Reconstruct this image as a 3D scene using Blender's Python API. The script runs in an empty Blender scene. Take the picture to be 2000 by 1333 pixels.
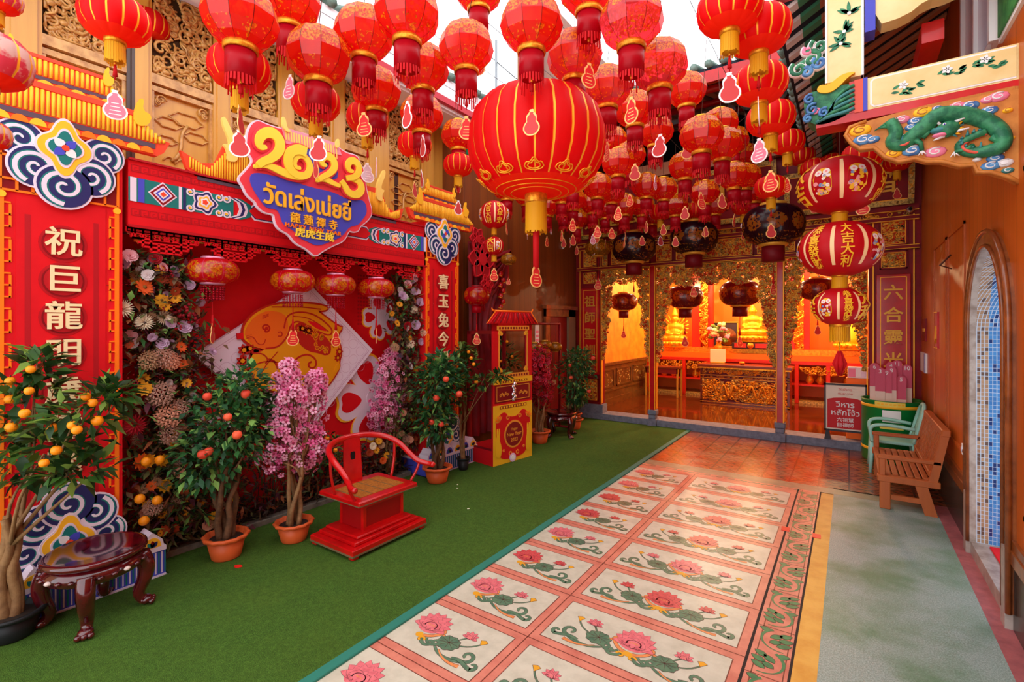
import bpy, math, random
from mathutils import Vector, Matrix
from mathutils import noise as mnoise

sc = bpy.context.scene
COL = sc.collection
PI = math.pi
# ---------------------------------------------------------------- camera, sky, exposure
TH = math.radians(34.7); SN, CS = math.sin(TH), math.cos(TH)
FPX, EYE = 951.0, 1.9
cam_d = bpy.data.cameras.new('camera'); cam = bpy.data.objects.new('camera', cam_d); COL.objects.link(cam)
cam.location = (0, 0, EYE); cam.rotation_euler = (PI/2, 0, TH)
cam_d.sensor_width = 36; cam_d.lens = FPX/2000*36; cam_d.shift_y = -31.5/2000
cam_d.clip_start = .05; cam_d.clip_end = 200
sc.camera = cam
w = bpy.data.worlds.new('overcast_sky'); sc.world = w; w.use_nodes = True
bgn = w.node_tree.nodes['Background']
bgn.inputs[0].default_value = (.93, .96, 1, 1); bgn.inputs[1].default_value = 2.9
sc.view_settings.view_transform = 'Standard'; sc.view_settings.look = 'None'
sc.view_settings.exposure = 0.0; sc.view_settings.gamma = 1; sc.view_settings.use_curve_mapping = False
sc.cycles.max_bounces = 10; sc.cycles.transparent_max_bounces = 16; sc.cycles.diffuse_bounces = 5
sc.cycles.sample_clamp_indirect = 6

# ---------------------------------------------------------------- pixel -> place
def ray(u, v):
    a = (u-1000)/FPX
    return (-SN+CS*a, CS+SN*a, (635-v)/FPX)
def atd(u, v, d): r = ray(u, v); return Vector((r[0]*d, r[1]*d, EYE+r[2]*d))
def onx(u, v, X): return atd(u, v, X/ray(u, v)[0])
def ony(u, v, Y): return atd(u, v, Y/ray(u, v)[1])
def onz(u, v, Z=0.): return atd(u, v, (Z-EYE)/ray(u, v)[2])
def plx(X, pts, o=(0, 0, 1)):
    "points of a zoomed crop (u0, v0, scale) -> (Y, Z) on the plane x = X"
    r = []
    for (x, y) in pts:
        p = onx(o[0]+x/o[2], o[1]+y/o[2], X); r.append((p.y, p.z))
    return r
def ply(Y, pts, o=(0, 0, 1)):
    r = []
    for (x, y) in pts:
        p = ony(o[0]+x/o[2], o[1]+y/o[2], Y); r.append((p.x, p.z))
    return r

def frm(ax, o=(0, 0, 0)):
    "local frames: L faces +x (set on the left), F faces -y (shrine front), R faces -x (right wall), U lies on the floor"
    c = {'L': ((0,1,0),(0,0,1),(1,0,0)), 'F': ((1,0,0),(0,0,1),(0,-1,0)), 'R': ((0,-1,0),(0,0,1),(-1,0,0)), 'U': ((1,0,0),(0,1,0),(0,0,1))}[ax]
    m = Matrix.Identity(4)
    for j in range(3):
        for i in range(3): m[i][j] = c[j][i]
    m.translation = o
    return m

# ---------------------------------------------------------------- mesh builder
class MB:
    def __init__(s): s.v = []; s.f = []; s.m = []; s.s = []
    def add(s, vs, fs, m=0, sm=False, M=None):
        b = len(s.v)
        if M is not None: vs = [M @ Vector(p) for p in vs]
        s.v.extend(vs)
        for i, f in enumerate(fs):
            s.f.append(tuple(b+j for j in f)); s.m.append(m[i] if isinstance(m, (list, tuple)) else m); s.s.append(sm)
        return s
    def box(s, x0, x1, y0, y1, z0, z1, m=0, M=None):
        vs = [(x0,y0,z0),(x1,y0,z0),(x1,y1,z0),(x0,y1,z0),(x0,y0,z1),(x1,y0,z1),(x1,y1,z1),(x0,y1,z1)]
        return s.add(vs, [(0,3,2,1),(4,5,6,7),(0,1,5,4),(1,2,6,5),(2,3,7,6),(3,0,4,7)], m, False, M)
    def bbox(s, x0, x1, y0, y1, z0, z1, b=.006, m=0, M=None):
        "box with chamfered vertical and top edges"
        p = [(x0+b,y0),(x1-b,y0),(x1,y0+b),(x1,y1-b),(x1-b,y1),(x0+b,y1),(x0,y1-b),(x0,y0+b)]
        cx, cy = (x0+x1)/2, (y0+y1)/2
        fx, fy = 1-2*b/max(1e-6, x1-x0), 1-2*b/max(1e-6, y1-y0)
        q = [(cx+(x-cx)*fx, cy+(y-cy)*fy) for x, y in p]
        vs = [(x,y,z0+b) for x,y in p]+[(x,y,z1-b) for x,y in p]+[(x,y,z1) for x,y in q]+[(x,y,z0) for x,y in q]
        fs = [(i,(i+1)%8,8+(i+1)%8,8+i) for i in range(8)]+[(8+i,8+(i+1)%8,16+(i+1)%8,16+i) for i in range(8)]
        fs += [(24+i,24+(i+1)%8,(i+1)%8,i) for i in range(8)]+[tuple(range(16,24)), tuple(range(31,23,-1))]
        return s.add(vs, fs, m, False, M)
    def tube(s, pts, r, n=6, m=0, M=None, caps=True, sm=True, closed=False):
        pts = [Vector(p) for p in pts]; k = len(pts)
        rs = r if isinstance(r, (list, tuple)) else [r]*k
        vs, fs = [], []; up = None
        for i, p in enumerate(pts):
            a = pts[(i-1) % k] if (i > 0 or closed) else p; b = pts[(i+1) % k] if (i < k-1 or closed) else p
            t = (b-a)
            t = t.normalized() if t.length > 1e-9 else Vector((0,0,1))
            if up is None:
                up = Vector((0,0,1)) if abs(t.z) < .9 else Vector((1,0,0))
            x = t.cross(up)
            if x.length < 1e-5: x = t.cross(Vector((0,1,0)))
            x.normalize(); y = x.cross(t).normalized(); up = y
            for j in range(n):
                an = 2*PI*j/n
                vs.append(p+(x*math.cos(an)+y*math.sin(an))*rs[i])
        for i in range(k if closed else k-1):
            i2 = (i+1) % k
            for j in range(n): fs.append((i*n+j, i*n+(j+1)%n, i2*n+(j+1)%n, i2*n+j))
        if caps and not closed:
            fs.append(tuple(range(n-1,-1,-1))); fs.append(tuple((k-1)*n+j for j in range(n)))
        return s.add(vs, fs, m, sm, M)
    def lathe(s, prof, n=24, m=0, M=None, sm=True, mod=None, ms=None, a0=0.):
        "prof: (r, z) rows; mod(angle) scales the radius; ms(row, col) picks the material"
        vs, fs, mm = [], [], []
        for (r, z) in prof:
            for j in range(n):
                a = a0+2*PI*j/n; q = r*(mod(a) if mod else 1)
                vs.append((q*math.cos(a), q*math.sin(a), z))
        for i in range(len(prof)-1):
            for j in range(n):
                fs.append((i*n+j, i*n+(j+1)%n, (i+1)*n+(j+1)%n, (i+1)*n+j)); mm.append(ms(i, j) if ms else m)
        if prof[0][0] > 1e-4: fs.append(tuple(range(n-1,-1,-1))); mm.append(ms(0, 0) if ms else m)
        if prof[-1][0] > 1e-4: fs.append(tuple((len(prof)-1)*n+j for j in range(n))); mm.append(ms(len(prof)-2, 0) if ms else m)
        return s.add(vs, fs, mm, sm, M)
    def ball(s, c, r, n=10, k=6, m=0, M=None, sm=True):
        if not isinstance(r, (tuple, list)): r = (r, r, r)
        vs, fs = [(c[0],c[1],c[2]-r[2])], []
        for i in range(1, k):
            a = -PI/2+PI*i/k
            for j in range(n):
                b = 2*PI*j/n
                vs.append((c[0]+r[0]*math.cos(a)*math.cos(b), c[1]+r[1]*math.cos(a)*math.sin(b), c[2]+r[2]*math.sin(a)))
        vs.append((c[0],c[1],c[2]+r[2]))
        for j in range(n):
            fs.append((0, 1+(j+1)%n, 1+j)); fs.append((len(vs)-1, 1+(k-2)*n+j, 1+(k-2)*n+(j+1)%n))
            for i in range(k-2): fs.append((1+i*n+j, 1+i*n+(j+1)%n, 1+(i+1)*n+(j+1)%n, 1+(i+1)*n+j))
        return s.add(vs, fs, m, sm, M)
    def prism(s, pts, z0, z1, m=0, M=None, side=None):
        n = len(pts)
        A = sum(pts[i][0]*pts[(i+1)%n][1]-pts[(i+1)%n][0]*pts[i][1] for i in range(n))
        if A < 0: pts = pts[::-1]
        vs = [(x,y,z0) for x,y in pts]+[(x,y,z1) for x,y in pts]
        fs = [tuple(range(n-1,-1,-1)), tuple(range(n,2*n))]+[(i,(i+1)%n,n+(i+1)%n,n+i) for i in range(n)]
        return s.add(vs, fs, [m, m]+[m if side is None else side]*n, False, M)
    def fill(s, pts, z, m=0, M=None):
        n = len(pts)
        A = sum(pts[i][0]*pts[(i+1)%n][1]-pts[(i+1)%n][0]*pts[i][1] for i in range(n))
        if A < 0: pts = pts[::-1]
        return s.add([(x,y,z) for x,y in pts], [tuple(range(n))], m, False, M)
    def stroke(s, pts, w, z0, z1, m=0, M=None, closed=False, dz=0.):
        "flat ribbon of width w along 2-D points, from height z0 to z1 (z0 None: top face only)"
        k = len(pts); ws = w if isinstance(w, (list, tuple)) else [w]*k
        L, R = [], []
        for i, p in enumerate(pts):
            a = pts[(i-1)%k] if (i > 0 or closed) else p; b = pts[(i+1)%k] if (i < k-1 or closed) else p
            dx, dy = b[0]-a[0], b[1]-a[1]; d = math.hypot(dx, dy) or 1
            nx, ny = -dy/d*ws[i]/2, dx/d*ws[i]/2
            L.append((p[0]+nx, p[1]+ny)); R.append((p[0]-nx, p[1]-ny))
        vs = [(x,y,z1+dz*i) for i,(x,y) in enumerate(L)]+[(x,y,z1+dz*i) for i,(x,y) in enumerate(R)]
        rng_ = range(k if closed else k-1)
        fs = [(i, k+i, k+(i+1)%k, (i+1)%k) for i in rng_]
        if z0 is not None:
            vs += [(x,y,z0) for x,y in L]+[(x,y,z0) for x,y in R]
            fs += [(2*k+i, i, (i+1)%k, 2*k+(i+1)%k) for i in rng_]+[(k+i, 3*k+i, 3*k+(i+1)%k, k+(i+1)%k) for i in rng_]
            if not closed: fs += [(0,2*k,3*k,k),(k-1,2*k-1,4*k-1,3*k-1)]
        return s.add(vs, fs, m, False, M)
    def disc(s, c, r, z0, z1, m=0, M=None, n=24, side=None):
        return s.prism([(c[0]+r*math.cos(2*PI*i/n), c[1]+r*math.sin(2*PI*i/n)) for i in range(n)], z0, z1, m, M, side)
    def text(s, body, size, x=0, y=0, z=0, h=.004, m=0, M=None, bold=0., sx=1., al='CENTER', warp=None, sp=1.0):
        cu = bpy.data.curves.new('t', 'FONT'); cu.body = body; cu.size = size; cu.align_x = al; cu.align_y = 'CENTER'
        cu.extrude = h/2; cu.offset = bold*size; cu.resolution_u = 3; cu.space_character = sp
        o = bpy.data.objects.new('t', cu); COL.objects.link(o)
        dg = bpy.context.evaluated_depsgraph_get(); me = o.evaluated_get(dg).to_mesh()
        vs = [(v.co.x*sx+x, v.co.y+y, v.co.z+h/2+z) for v in me.vertices]; fs = [tuple(p.vertices) for p in me.polygons]
        o.evaluated_get(dg).to_mesh_clear(); bpy.data.objects.remove(o); bpy.data.curves.remove(cu)
        if warp: vs = [warp(*p) for p in vs]
        return s.add(vs, fs, m, False, M)
    def mesh(s, name, mats):
        me = bpy.data.meshes.new(name); me.from_pydata([tuple(p) for p in s.v], [], s.f)
        for m in (mats if isinstance(mats, (list, tuple)) else [mats]): me.materials.append(m)
        me.polygons.foreach_set('material_index', s.m); me.polygons.foreach_set('use_smooth', s.s)
        me.update(); return me
    def build(s, name, mats, parent=None, loc=(0,0,0), rz=0.):
        o = bpy.data.objects.new(name, s.mesh(name, mats)); COL.objects.link(o)
        o.location = loc; o.rotation_euler[2] = rz
        if parent: o.parent = parent
        return o

def tag(o, label=None, cat=None, group=None, kind=None):
    for k, v in (('label', label), ('category', cat), ('group', group), ('kind', kind)):
        if v: o[k] = v
    return o
def thing(name, label, cat, loc=(0,0,0), rz=0., group=None):
    o = bpy.data.objects.new(name, None); COL.objects.link(o); o.empty_display_size = .1
    o.location = loc; o.rotation_euler[2] = rz
    return tag(o, label, cat, group)
def dup(root, loc=None, rz=None, label=None, group=None, sc_=None):
    def cp(o, par):
        c = o.copy(); COL.objects.link(c); c.parent = par
        for ch in o.children: cp(ch, c)
        return c
    r = cp(root, root.parent)
    if loc is not None: r.location = loc
    if rz is not None: r.rotation_euler[2] = rz
    if sc_ is not None: r.scale = (sc_,)*3
    if label: r['label'] = label
    if group: r['group'] = group
    return r
def struct(o): o['kind'] = 'structure'; return o

# ---------------------------------------------------------------- materials
def lin(c): return tuple((x/255/12.92 if x/255 <= .04045 else ((x/255+.055)/1.055)**2.4) for x in c)+(1,)
def nmat(name):
    m = bpy.data.materials.new(name); m.use_nodes = True; nt = m.node_tree; nt.nodes.clear()
    out = nt.nodes.new('ShaderNodeOutputMaterial'); return m, nt, out
def nd(nt, t, **k):
    n = nt.nodes.new('ShaderNode'+t)
    for a, b in k.items():
        if a.startswith('i_'):
            key = a[2:]; key = int(key) if key.isdigit() else key
            if hasattr(b, 'is_output'): nt.links.new(b, n.inputs[key])
            else: n.inputs[key].default_value = b
        else: setattr(n, a, b)
    return n
def mth(nt, op, a, b=None):
    n = nt.nodes.new('ShaderNodeMath'); n.operation = op
    for i, x in enumerate((a, b)):
        if x is None: continue
        if hasattr(x, 'is_output'): nt.links.new(x, n.inputs[i])
        else: n.inputs[i].default_value = x
    return n.outputs[0]
def mixc(nt, f, a, b):
    n = nt.nodes.new('ShaderNodeMix'); n.data_type = 'RGBA'
    for i, x in ((0, f), (6, a), (7, b)):
        if hasattr(x, 'is_output'): nt.links.new(x, n.inputs[i])
        else: n.inputs[i].default_value = x
    return n.outputs[2]
def nz(nt, scale, detail=3, rough=.55, co=None, vec=None):
    if vec is None:
        tc = nt.nodes.new('ShaderNodeTexCoord'); vec = tc.outputs['Object']
    n = nt.nodes.new('ShaderNodeTexNoise'); n.inputs['Scale'].default_value = scale; n.inputs['Detail'].default_value = detail
    n.inputs['Roughness'].default_value = rough; nt.links.new(vec, n.inputs['Vector']); return n.outputs[0]
def ramp(nt, f, a, b): 
    n = nt.nodes.new('ShaderNodeMapRange'); n.inputs[1].default_value = a; n.inputs[2].default_value = b; nt.links.new(f, n.inputs[0]); return n.outputs[0]
def svec(nt, s):
    tc = nt.nodes.new('ShaderNodeTexCoord'); mp = nt.nodes.new('ShaderNodeMapping'); mp.inputs['Scale'].default_value = s
    nt.links.new(tc.outputs['Object'], mp.inputs[0]); return mp.outputs[0]
def pm(name, col, rough=.5, metal=0., var=None, bump=None, coat=0., stretch=None, spec=.3, emit=None, trl=0.):
    "var = (scale, other colour, low, high); bump = (scale, strength); stretch squeezes the noise along an axis"
    m, nt, out = nmat(name)
    b = nd(nt, 'BsdfPrincipled'); b.inputs['Roughness'].default_value = rough; b.inputs['Metallic'].default_value = metal
    b.inputs['Specular IOR Level'].default_value = spec
    if coat: b.inputs['Coat Weight'].default_value = coat; b.inputs['Coat Roughness'].default_value = .08
    vec = svec(nt, stretch) if stretch else None
    if var:
        f = ramp(nt, nz(nt, var[0], 4, .6, vec=vec), var[2], var[3])
        nt.links.new(mixc(nt, f, lin(col), lin(var[1])), b.inputs['Base Color'])
    else: b.inputs['Base Color'].default_value = lin(col)
    if bump:
        bp = nd(nt, 'Bump'); bp.inputs['Strength'].default_value = bump[1]; bp.inputs['Distance'].default_value = .01
        nt.links.new(nz(nt, bump[0], 4, .6, vec=vec), bp.inputs['Height']); nt.links.new(bp.outputs[0], b.inputs['Normal'])
    if emit: b.inputs['Emission Color'].default_value = lin(emit[0]); b.inputs['Emission Strength'].default_value = emit[1]
    o = b.outputs[0]
    if trl:
        t = nd(nt, 'BsdfTranslucent'); t.inputs[0].default_value = lin(col)
        x = nd(nt, 'MixShader'); x.inputs[0].default_value = trl; nt.links.new(o, x.inputs[1]); nt.links.new(t.outputs[0], x.inputs[2]); o = x.outputs[0]
    nt.links.new(o, out.inputs[0]); return m

RED = pm('printed_red', (226, 18, 28), .6, var=(3, (208, 12, 24), .3, .7), spec=.2)
RED2 = pm('dark_red_print', (178, 8, 22), .55)  # darker red of the printed keys, medallions and edge strips
DRED = pm('deep_red_lacquer', (150, 8, 18), .5, var=(4, (120, 6, 16), .3, .7), spec=.25)
LACQ = pm('red_lacquer', (205, 14, 16), .3, var=(6, (170, 8, 12), .3, .75), coat=.4)
ORG = pm('orange_print', (255, 120, 16), .5)
YEL = pm('yellow_print', (255, 188, 40), .5)
YELL = pm('pale_yellow_print', (255, 216, 110), .5)
ROOFR = pm('roof_red_print', (240, 72, 40), .5)
DGREY = pm('grey_print', (92, 70, 84), .6)
NAVY = pm('navy_print', (40, 40, 96), .5)
BLUE = pm('blue_print', (72, 76, 190), .5)
TEAL = pm('teal_print', (24, 118, 112), .5)
PALE = pm('pale_lilac_print', (232, 214, 228), .5)
WHITE = pm('white_paint', (236, 232, 230), .5)
PINK = pm('pink_print', (238, 130, 160), .5)
GOLD = pm('gold_leaf', (244, 170, 46), .34, .65, var=(30, (190, 110, 24), .35, .7), bump=(60, .25))
GOLDP = pm('gold_paint', (222, 160, 52), .4, .35)
GOLDL = pm('gold_line', (255, 176, 40), .4, .3)
CREAMG = pm('cream_gold_letter', (250, 226, 172), .4, .1)
BLACK = pm('black', (16, 14, 16), .5)
DARKW = pm('dark_wood', (58, 30, 22), .5)
GREYST = pm('grey_stone', (128, 128, 140), .7, var=(14, (98, 98, 112), .35, .7), bump=(40, .3))
SILV = pm('silver_foil', (235, 235, 245), .2, .9)
CORD = pm('hemp_cord', (96, 60, 50), .8)
REDT = pm('red_thread', (214, 16, 26), .7, trl=.3)
YELT = pm('yellow_thread', (240, 176, 20), .6, trl=.3)

def wood(name, a, b, rough=.3, plank=.2, ax=1, coat=.5, seam=(70, 34, 12)):
    "upright boards of width plank along object axis ax"
    m, nt, out = nmat(name); bs = nd(nt, 'BsdfPrincipled'); bs.inputs['Roughness'].default_value = rough
    bs.inputs['Coat Weight'].default_value = coat; bs.inputs['Coat Roughness'].default_value = .15
    tc = nd(nt, 'TexCoord'); sp = nd(nt, 'SeparateXYZ'); nt.links.new(tc.outputs['Object'], sp.inputs[0])
    q = mth(nt, 'ADD', mth(nt, 'DIVIDE', sp.outputs[ax], plank), .5); fl = mth(nt, 'FLOOR', q); fr = mth(nt, 'FRACT', q)
    wn = nd(nt, 'TexWhiteNoise'); wn.noise_dimensions = '1D'; nt.links.new(fl, wn.inputs['W'])
    st = [9., 9., 9.]; st[2] = .6
    g = nz(nt, 1.6, 5, .65, vec=svec(nt, tuple(st)))
    f = mth(nt, 'ADD', mth(nt, 'MULTIPLY', g, .8), mth(nt, 'MULTIPLY', wn.outputs[0], .35))
    c = mixc(nt, ramp(nt, f, .3, .9), lin(a), lin(b))
    ed = mth(nt, 'LESS_THAN', fr, .025)
    nt.links.new(mixc(nt, ed, c, lin(seam)), bs.inputs['Base Color'])
    bp = nd(nt, 'Bump'); bp.inputs['Strength'].default_value = .3; bp.inputs['Distance'].default_value = .004
    nt.links.new(mth(nt, 'SUBTRACT', 1., ed), bp.inputs['Height']); nt.links.new(bp.outputs[0], bs.inputs['Normal'])
    nt.links.new(bs.outputs[0], out.inputs[0]); return m
WOODR = wood('varnished_teak', (204, 96, 14), (168, 70, 5), .42, .16, 1, .08)
WOODL = wood('varnished_teak_dark', (142, 70, 18), (106, 46, 10), .5, .18, 1, .03)
WOODY = wood('golden_teak', (226, 168, 66), (200, 136, 44), .35, 3.0, 1, .3)
BENCH = wood('bench_teak', (190, 96, 34), (152, 70, 22), .5, 9., 0, .05)

# printed plastic film of the small lanterns: red translucent panels, gold medallions and ribs
def film(name, red, n=10, print_=(255, 165, 20), clear=.3, zc=.07, r=.2, dark=(90, 4, 10), med_=.3):
    m, nt, out = nmat(name)
    tc = nd(nt, 'TexCoord'); sp = nd(nt, 'SeparateXYZ'); nt.links.new(tc.outputs['Object'], sp.inputs[0])
    an = mth(nt, 'MULTIPLY', mth(nt, 'ADD', mth(nt, 'DIVIDE', mth(nt, 'ARCTAN2', sp.outputs[1], sp.outputs[0]), 2*PI), .5), float(n))
    fr = mth(nt, 'FRACT', an); x = mth(nt, 'MULTIPLY', mth(nt, 'SUBTRACT', fr, .5), 2*PI*r/n)
    dz = mth(nt, 'SUBTRACT', sp.outputs[2], zc)
    d = mth(nt, 'SQRT', mth(nt, 'ADD', mth(nt, 'MULTIPLY', x, x), mth(nt, 'MULTIPLY', dz, dz)))
    no = nz(nt, 26*.2/r, 3, .6)
    d2 = mth(nt, 'ADD', d, mth(nt, 'MULTIPLY', mth(nt, 'SUBTRACT', no, .5), .25*r))
    med = mth(nt, 'LESS_THAN', d2, med_*r)
    med = mth(nt, 'MULTIPLY', med, mth(nt, 'GREATER_THAN', nz(nt, 48*.2/r, 2), .44))
    low = mth(nt, 'MULTIPLY', mth(nt, 'LESS_THAN', sp.outputs[2], -.35*r), mth(nt, 'GREATER_THAN', nz(nt, 34, 2), .6))
    gold = mth(nt, 'MAXIMUM', med, low)
    rib = mth(nt, 'LESS_THAN', mth(nt, 'ABSOLUTE', mth(nt, 'SUBTRACT', fr, .5)), .485)
    rib = mth(nt, 'SUBTRACT', 1., rib)
    base = mixc(nt, gold, lin(red), mixc(nt, ramp(nt, nz(nt, 60, 2), .4, .62), lin(print_), lin((200, 84, 10))))
    base = mixc(nt, rib, base, lin(dark))
    df = nd(nt, 'BsdfDiffuse'); nt.links.new(base, df.inputs[0]); tl = nd(nt, 'BsdfTranslucent'); nt.links.new(base, tl.inputs[0])
    m1 = nd(nt, 'MixShader'); m1.inputs[0].default_value = .55; nt.links.new(df.outputs[0], m1.inputs[1]); nt.links.new(tl.outputs[0], m1.inputs[2])
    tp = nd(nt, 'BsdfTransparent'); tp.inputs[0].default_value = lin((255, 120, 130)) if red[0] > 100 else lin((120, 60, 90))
    m2 = nd(nt, 'MixShader'); nt.links.new(mth(nt, 'MULTIPLY', mth(nt, 'SUBTRACT', 1., mth(nt, 'MAXIMUM', gold, rib)), clear), m2.inputs[0])
    nt.links.new(m1.outputs[0], m2.inputs[1]); nt.links.new(tp.outputs[0], m2.inputs[2])
    gl = nd(nt, 'BsdfGlossy'); gl.inputs[0].default_value = (1, .95, .9, 1); gl.inputs['Roughness'].default_value = .22
    lw = nd(nt, 'LayerWeight'); lw.inputs[0].default_value = .5
    fs = mth(nt, 'ADD', mth(nt, 'MULTIPLY', mth(nt, 'POWER', lw.outputs[1], 4.), .22), .035)
    m3 = nd(nt, 'MixShader'); nt.links.new(fs, m3.inputs[0]); nt.links.new(m2.outputs[0], m3.inputs[1]); nt.links.new(gl.outputs[0], m3.inputs[2])
    nt.links.new(m3.outputs[0], out.inputs[0]); return m
FILM = film('red_film', (240, 24, 24), med_=.4, zc=.085)
FILMSKY = film('sky_glow_film', (232, 60, 84), clear=.55, med_=.4, zc=.1)  # pinker, clearer copy of the red film; sky glow from behind painted in
FILMD = film('dark_plum_film', (52, 12, 30), 8, (170, 110, 30), .0, .0, .36, (30, 4, 14))
FILMM = film('maroon_film', (112, 8, 22), 8, (150, 80, 20), .0, .0, .3, (60, 4, 12))
FILMG = film('gold_film', (170, 112, 22), 12, (240, 180, 40), .0, .0, .2, (80, 50, 10))
FILMV = film('red_gold_medallion_film', (222, 16, 30), 8, (244, 150, 20), .0, .0, .2, (235, 70, 120), .36)
FABR = pm('red_fabric', (242, 10, 16), .55, trl=.5, bump=(120, .15))
FABO = pm('orange_red_fabric', (250, 50, 14), .6, trl=.5)
FABR2 = pm('crimson_fabric', (214, 10, 26), .5, trl=.35)
SKIRT = pm('red_skirt', (206, 8, 34), .35, trl=.5)
# ================================================================ drawing helpers
def spiral(cx, cy, r0, r1, a0, turns, n=20, sq=1.):
    return [(cx+(r0+(r1-r0)*i/n)*math.cos(a0+2*PI*turns*i/n), cy+sq*(r0+(r1-r0)*i/n)*math.sin(a0+2*PI*turns*i/n)) for i in range(n+1)]
def bez(p0, p1, p2, p3, n=10):
    r = []
    for i in range(n+1):
        t = i/n; a, b, c, d = (1-t)**3, 3*t*(1-t)**2, 3*t*t*(1-t), t**3
        r.append((a*p0[0]+b*p1[0]+c*p2[0]+d*p3[0], a*p0[1]+b*p1[1]+c*p2[1]+d*p3[1]))
    return r
def smooth(pts, k=2, closed=True):
    "Chaikin corner cutting"
    for _ in range(k):
        r = []; n = len(pts)
        for i in range(n if closed else n-1):
            a, b = pts[i], pts[(i+1) % n]
            r += [(a[0]*.75+b[0]*.25, a[1]*.75+b[1]*.25), (a[0]*.25+b[0]*.75, a[1]*.25+b[1]*.75)]
        pts = r if closed else [pts[0]]+r+[pts[-1]]
    return pts
def grow(pts, d):
    "offset a closed outline outwards by d"
    n = len(pts); A = sum(pts[i][0]*pts[(i+1)%n][1]-pts[(i+1)%n][0]*pts[i][1] for i in range(n)); s = 1 if A > 0 else -1
    r = []
    for i in range(n):
        a, b = pts[i-1], pts[(i+1) % n]; dx, dy = b[0]-a[0], b[1]-a[1]; l = math.hypot(dx, dy) or 1
        r.append((pts[i][0]+s*dy/l*d, pts[i][1]-s*dx/l*d))
    return r
def petal(cx, cy, a, l, wd, n=6):
    "pointed petal rooted at (cx, cy) leaning along angle a"
    pts = []
    for i in range(n+1):
        t = i/n; pts.append((t*l, wd/2*math.sin(PI*min(1, t*1.0))**.8*(1.15-.3*t)))
    pts = pts+[(x, -y) for x, y in pts[-2:0:-1]]
    c, s = math.cos(a), math.sin(a)
    return [(cx+x*c-y*s, cy+x*s+y*c) for x, y in pts]

# ================================================================ floor
rng = random.Random(7)
F_CON = pm('worn_green_floor', (146, 164, 142), .75, var=(2.2, (100, 132, 100), .42, .68), bump=(160, .6), stretch=(1, 1, 1))
def speckle():
    m, nt, out = nmat('speckled_green_floor'); b = nd(nt, 'BsdfPrincipled'); b.inputs['Roughness'].default_value = .42
    a = ramp(nt, nz(nt, 1.7, 5, .6), .44, .64); c = mixc(nt, a, lin((160, 176, 168)), lin((104, 140, 108)))
    s = ramp(nt, nz(nt, 120, 2), .40, .62); c = mixc(nt, s, mixc(nt, .5, c, lin((74, 96, 74))), c)
    nt.links.new(c, b.inputs['Base Color'])
    bp = nd(nt, 'Bump'); bp.inputs['Strength'].default_value = .5; bp.inputs['Distance'].default_value = .003
    nt.links.new(nz(nt, 150, 3), bp.inputs['Height']); nt.links.new(bp.outputs[0], b.inputs['Normal'])
    nt.links.new(b.outputs[0], out.inputs[0]); return m
def gloss(name, a, b_, sc_=6, lo=.4, hi=.7, rough=.33, bump=0.):
    return pm(name, a, rough, var=(sc_, b_, lo, hi), bump=(30, bump) if bump else None, spec=.35)
def tilemat():
    "small terracotta tiles with a dark figure, worn glaze"
    m, nt, out = nmat('terracotta_tiles'); b = nd(nt, 'BsdfPrincipled')
    tc = nd(nt, 'TexCoord'); sp = nd(nt, 'SeparateXYZ'); nt.links.new(tc.outputs['Object'], sp.inputs[0])
    P = .3
    fx = mth(nt, 'SUBTRACT', mth(nt, 'FRACT', mth(nt, 'DIVIDE', sp.outputs[0], P)), .5); fy = mth(nt, 'SUBTRACT', mth(nt, 'FRACT', mth(nt, 'DIVIDE', sp.outputs[1], P)), .5)
    ax, ay = mth(nt, 'ABSOLUTE', fx), mth(nt, 'ABSOLUTE', fy)
    edge = mth(nt, 'GREATER_THAN', mth(nt, 'MAXIMUM', ax, ay), .465)
    r = mth(nt, 'ADD', ax, ay)
    ring = mth(nt, 'LESS_THAN', mth(nt, 'ABSOLUTE', mth(nt, 'SUBTRACT', mth(nt, 'FRACT', mth(nt, 'MULTIPLY', r, 2.4)), .5)), .16)
    no = nz(nt, 3, 4); c = mixc(nt, ramp(nt, no, .35, .65), lin((160, 74, 40)), lin((136, 90, 62)))
    c = mixc(nt, mth(nt, 'MULTIPLY', ring, .85), c, lin((92, 48, 34))); c = mixc(nt, edge, c, lin((60, 42, 34)))
    nt.links.new(c, b.inputs['Base Color']); nt.links.new(mth(nt, 'ADD', mth(nt, 'MULTIPLY', no, .25), .1), b.inputs['Roughness'])
    b.inputs['Specular IOR Level'].default_value = .7
    nt.links.new(b.outputs[0], out.inputs[0]); return m
FM = [speckle(), gloss('cream_terrazzo', (206, 200, 178), (188, 182, 160), 9), gloss('salmon_terrazzo', (214, 132, 110), (192, 108, 90), 8),
      pm('brown_inlay_line', (120, 58, 44), .4), gloss('lotus_pink', (228, 122, 126), (204, 92, 102), 30), gloss('lotus_rose', (212, 84, 84), (190, 66, 72), 30),
      gloss('inlay_green', (96, 128, 98), (70, 104, 82), 24), pm('inlay_outline', (84, 52, 46), .4), gloss('inlay_orange', (226, 142, 84), (206, 120, 66), 20),
      pm('inlay_yellow', (222, 158, 40), .4), gloss('yellow_strip', (224, 170, 76), (206, 144, 52), 6, rough=.45, bump=.3), gloss('pink_strip', (176, 96, 96), (142, 76, 78), 9, rough=.5, bump=.4),
      tilemat(), gloss('grey_green_band', (150, 142, 112), (126, 122, 98), 8), pm('gap_dark', (40, 30, 28), .7), gloss('inlay_leaf_green', (70, 132, 84), (54, 104, 70), 20)]
fl = MB()
fl.box(-5.6, 1.6, -2.2, 9.4, -.3, 0, 0)
def strip(x0, x1, y0, y1, m, z=.0006): fl.fill([(x0,y0),(x1,y0),(x1,y1),(x0,y1)], z, m)
strip(-2.75, -.484, -1.1, 6.41, 2)                     # salmon rails
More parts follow.
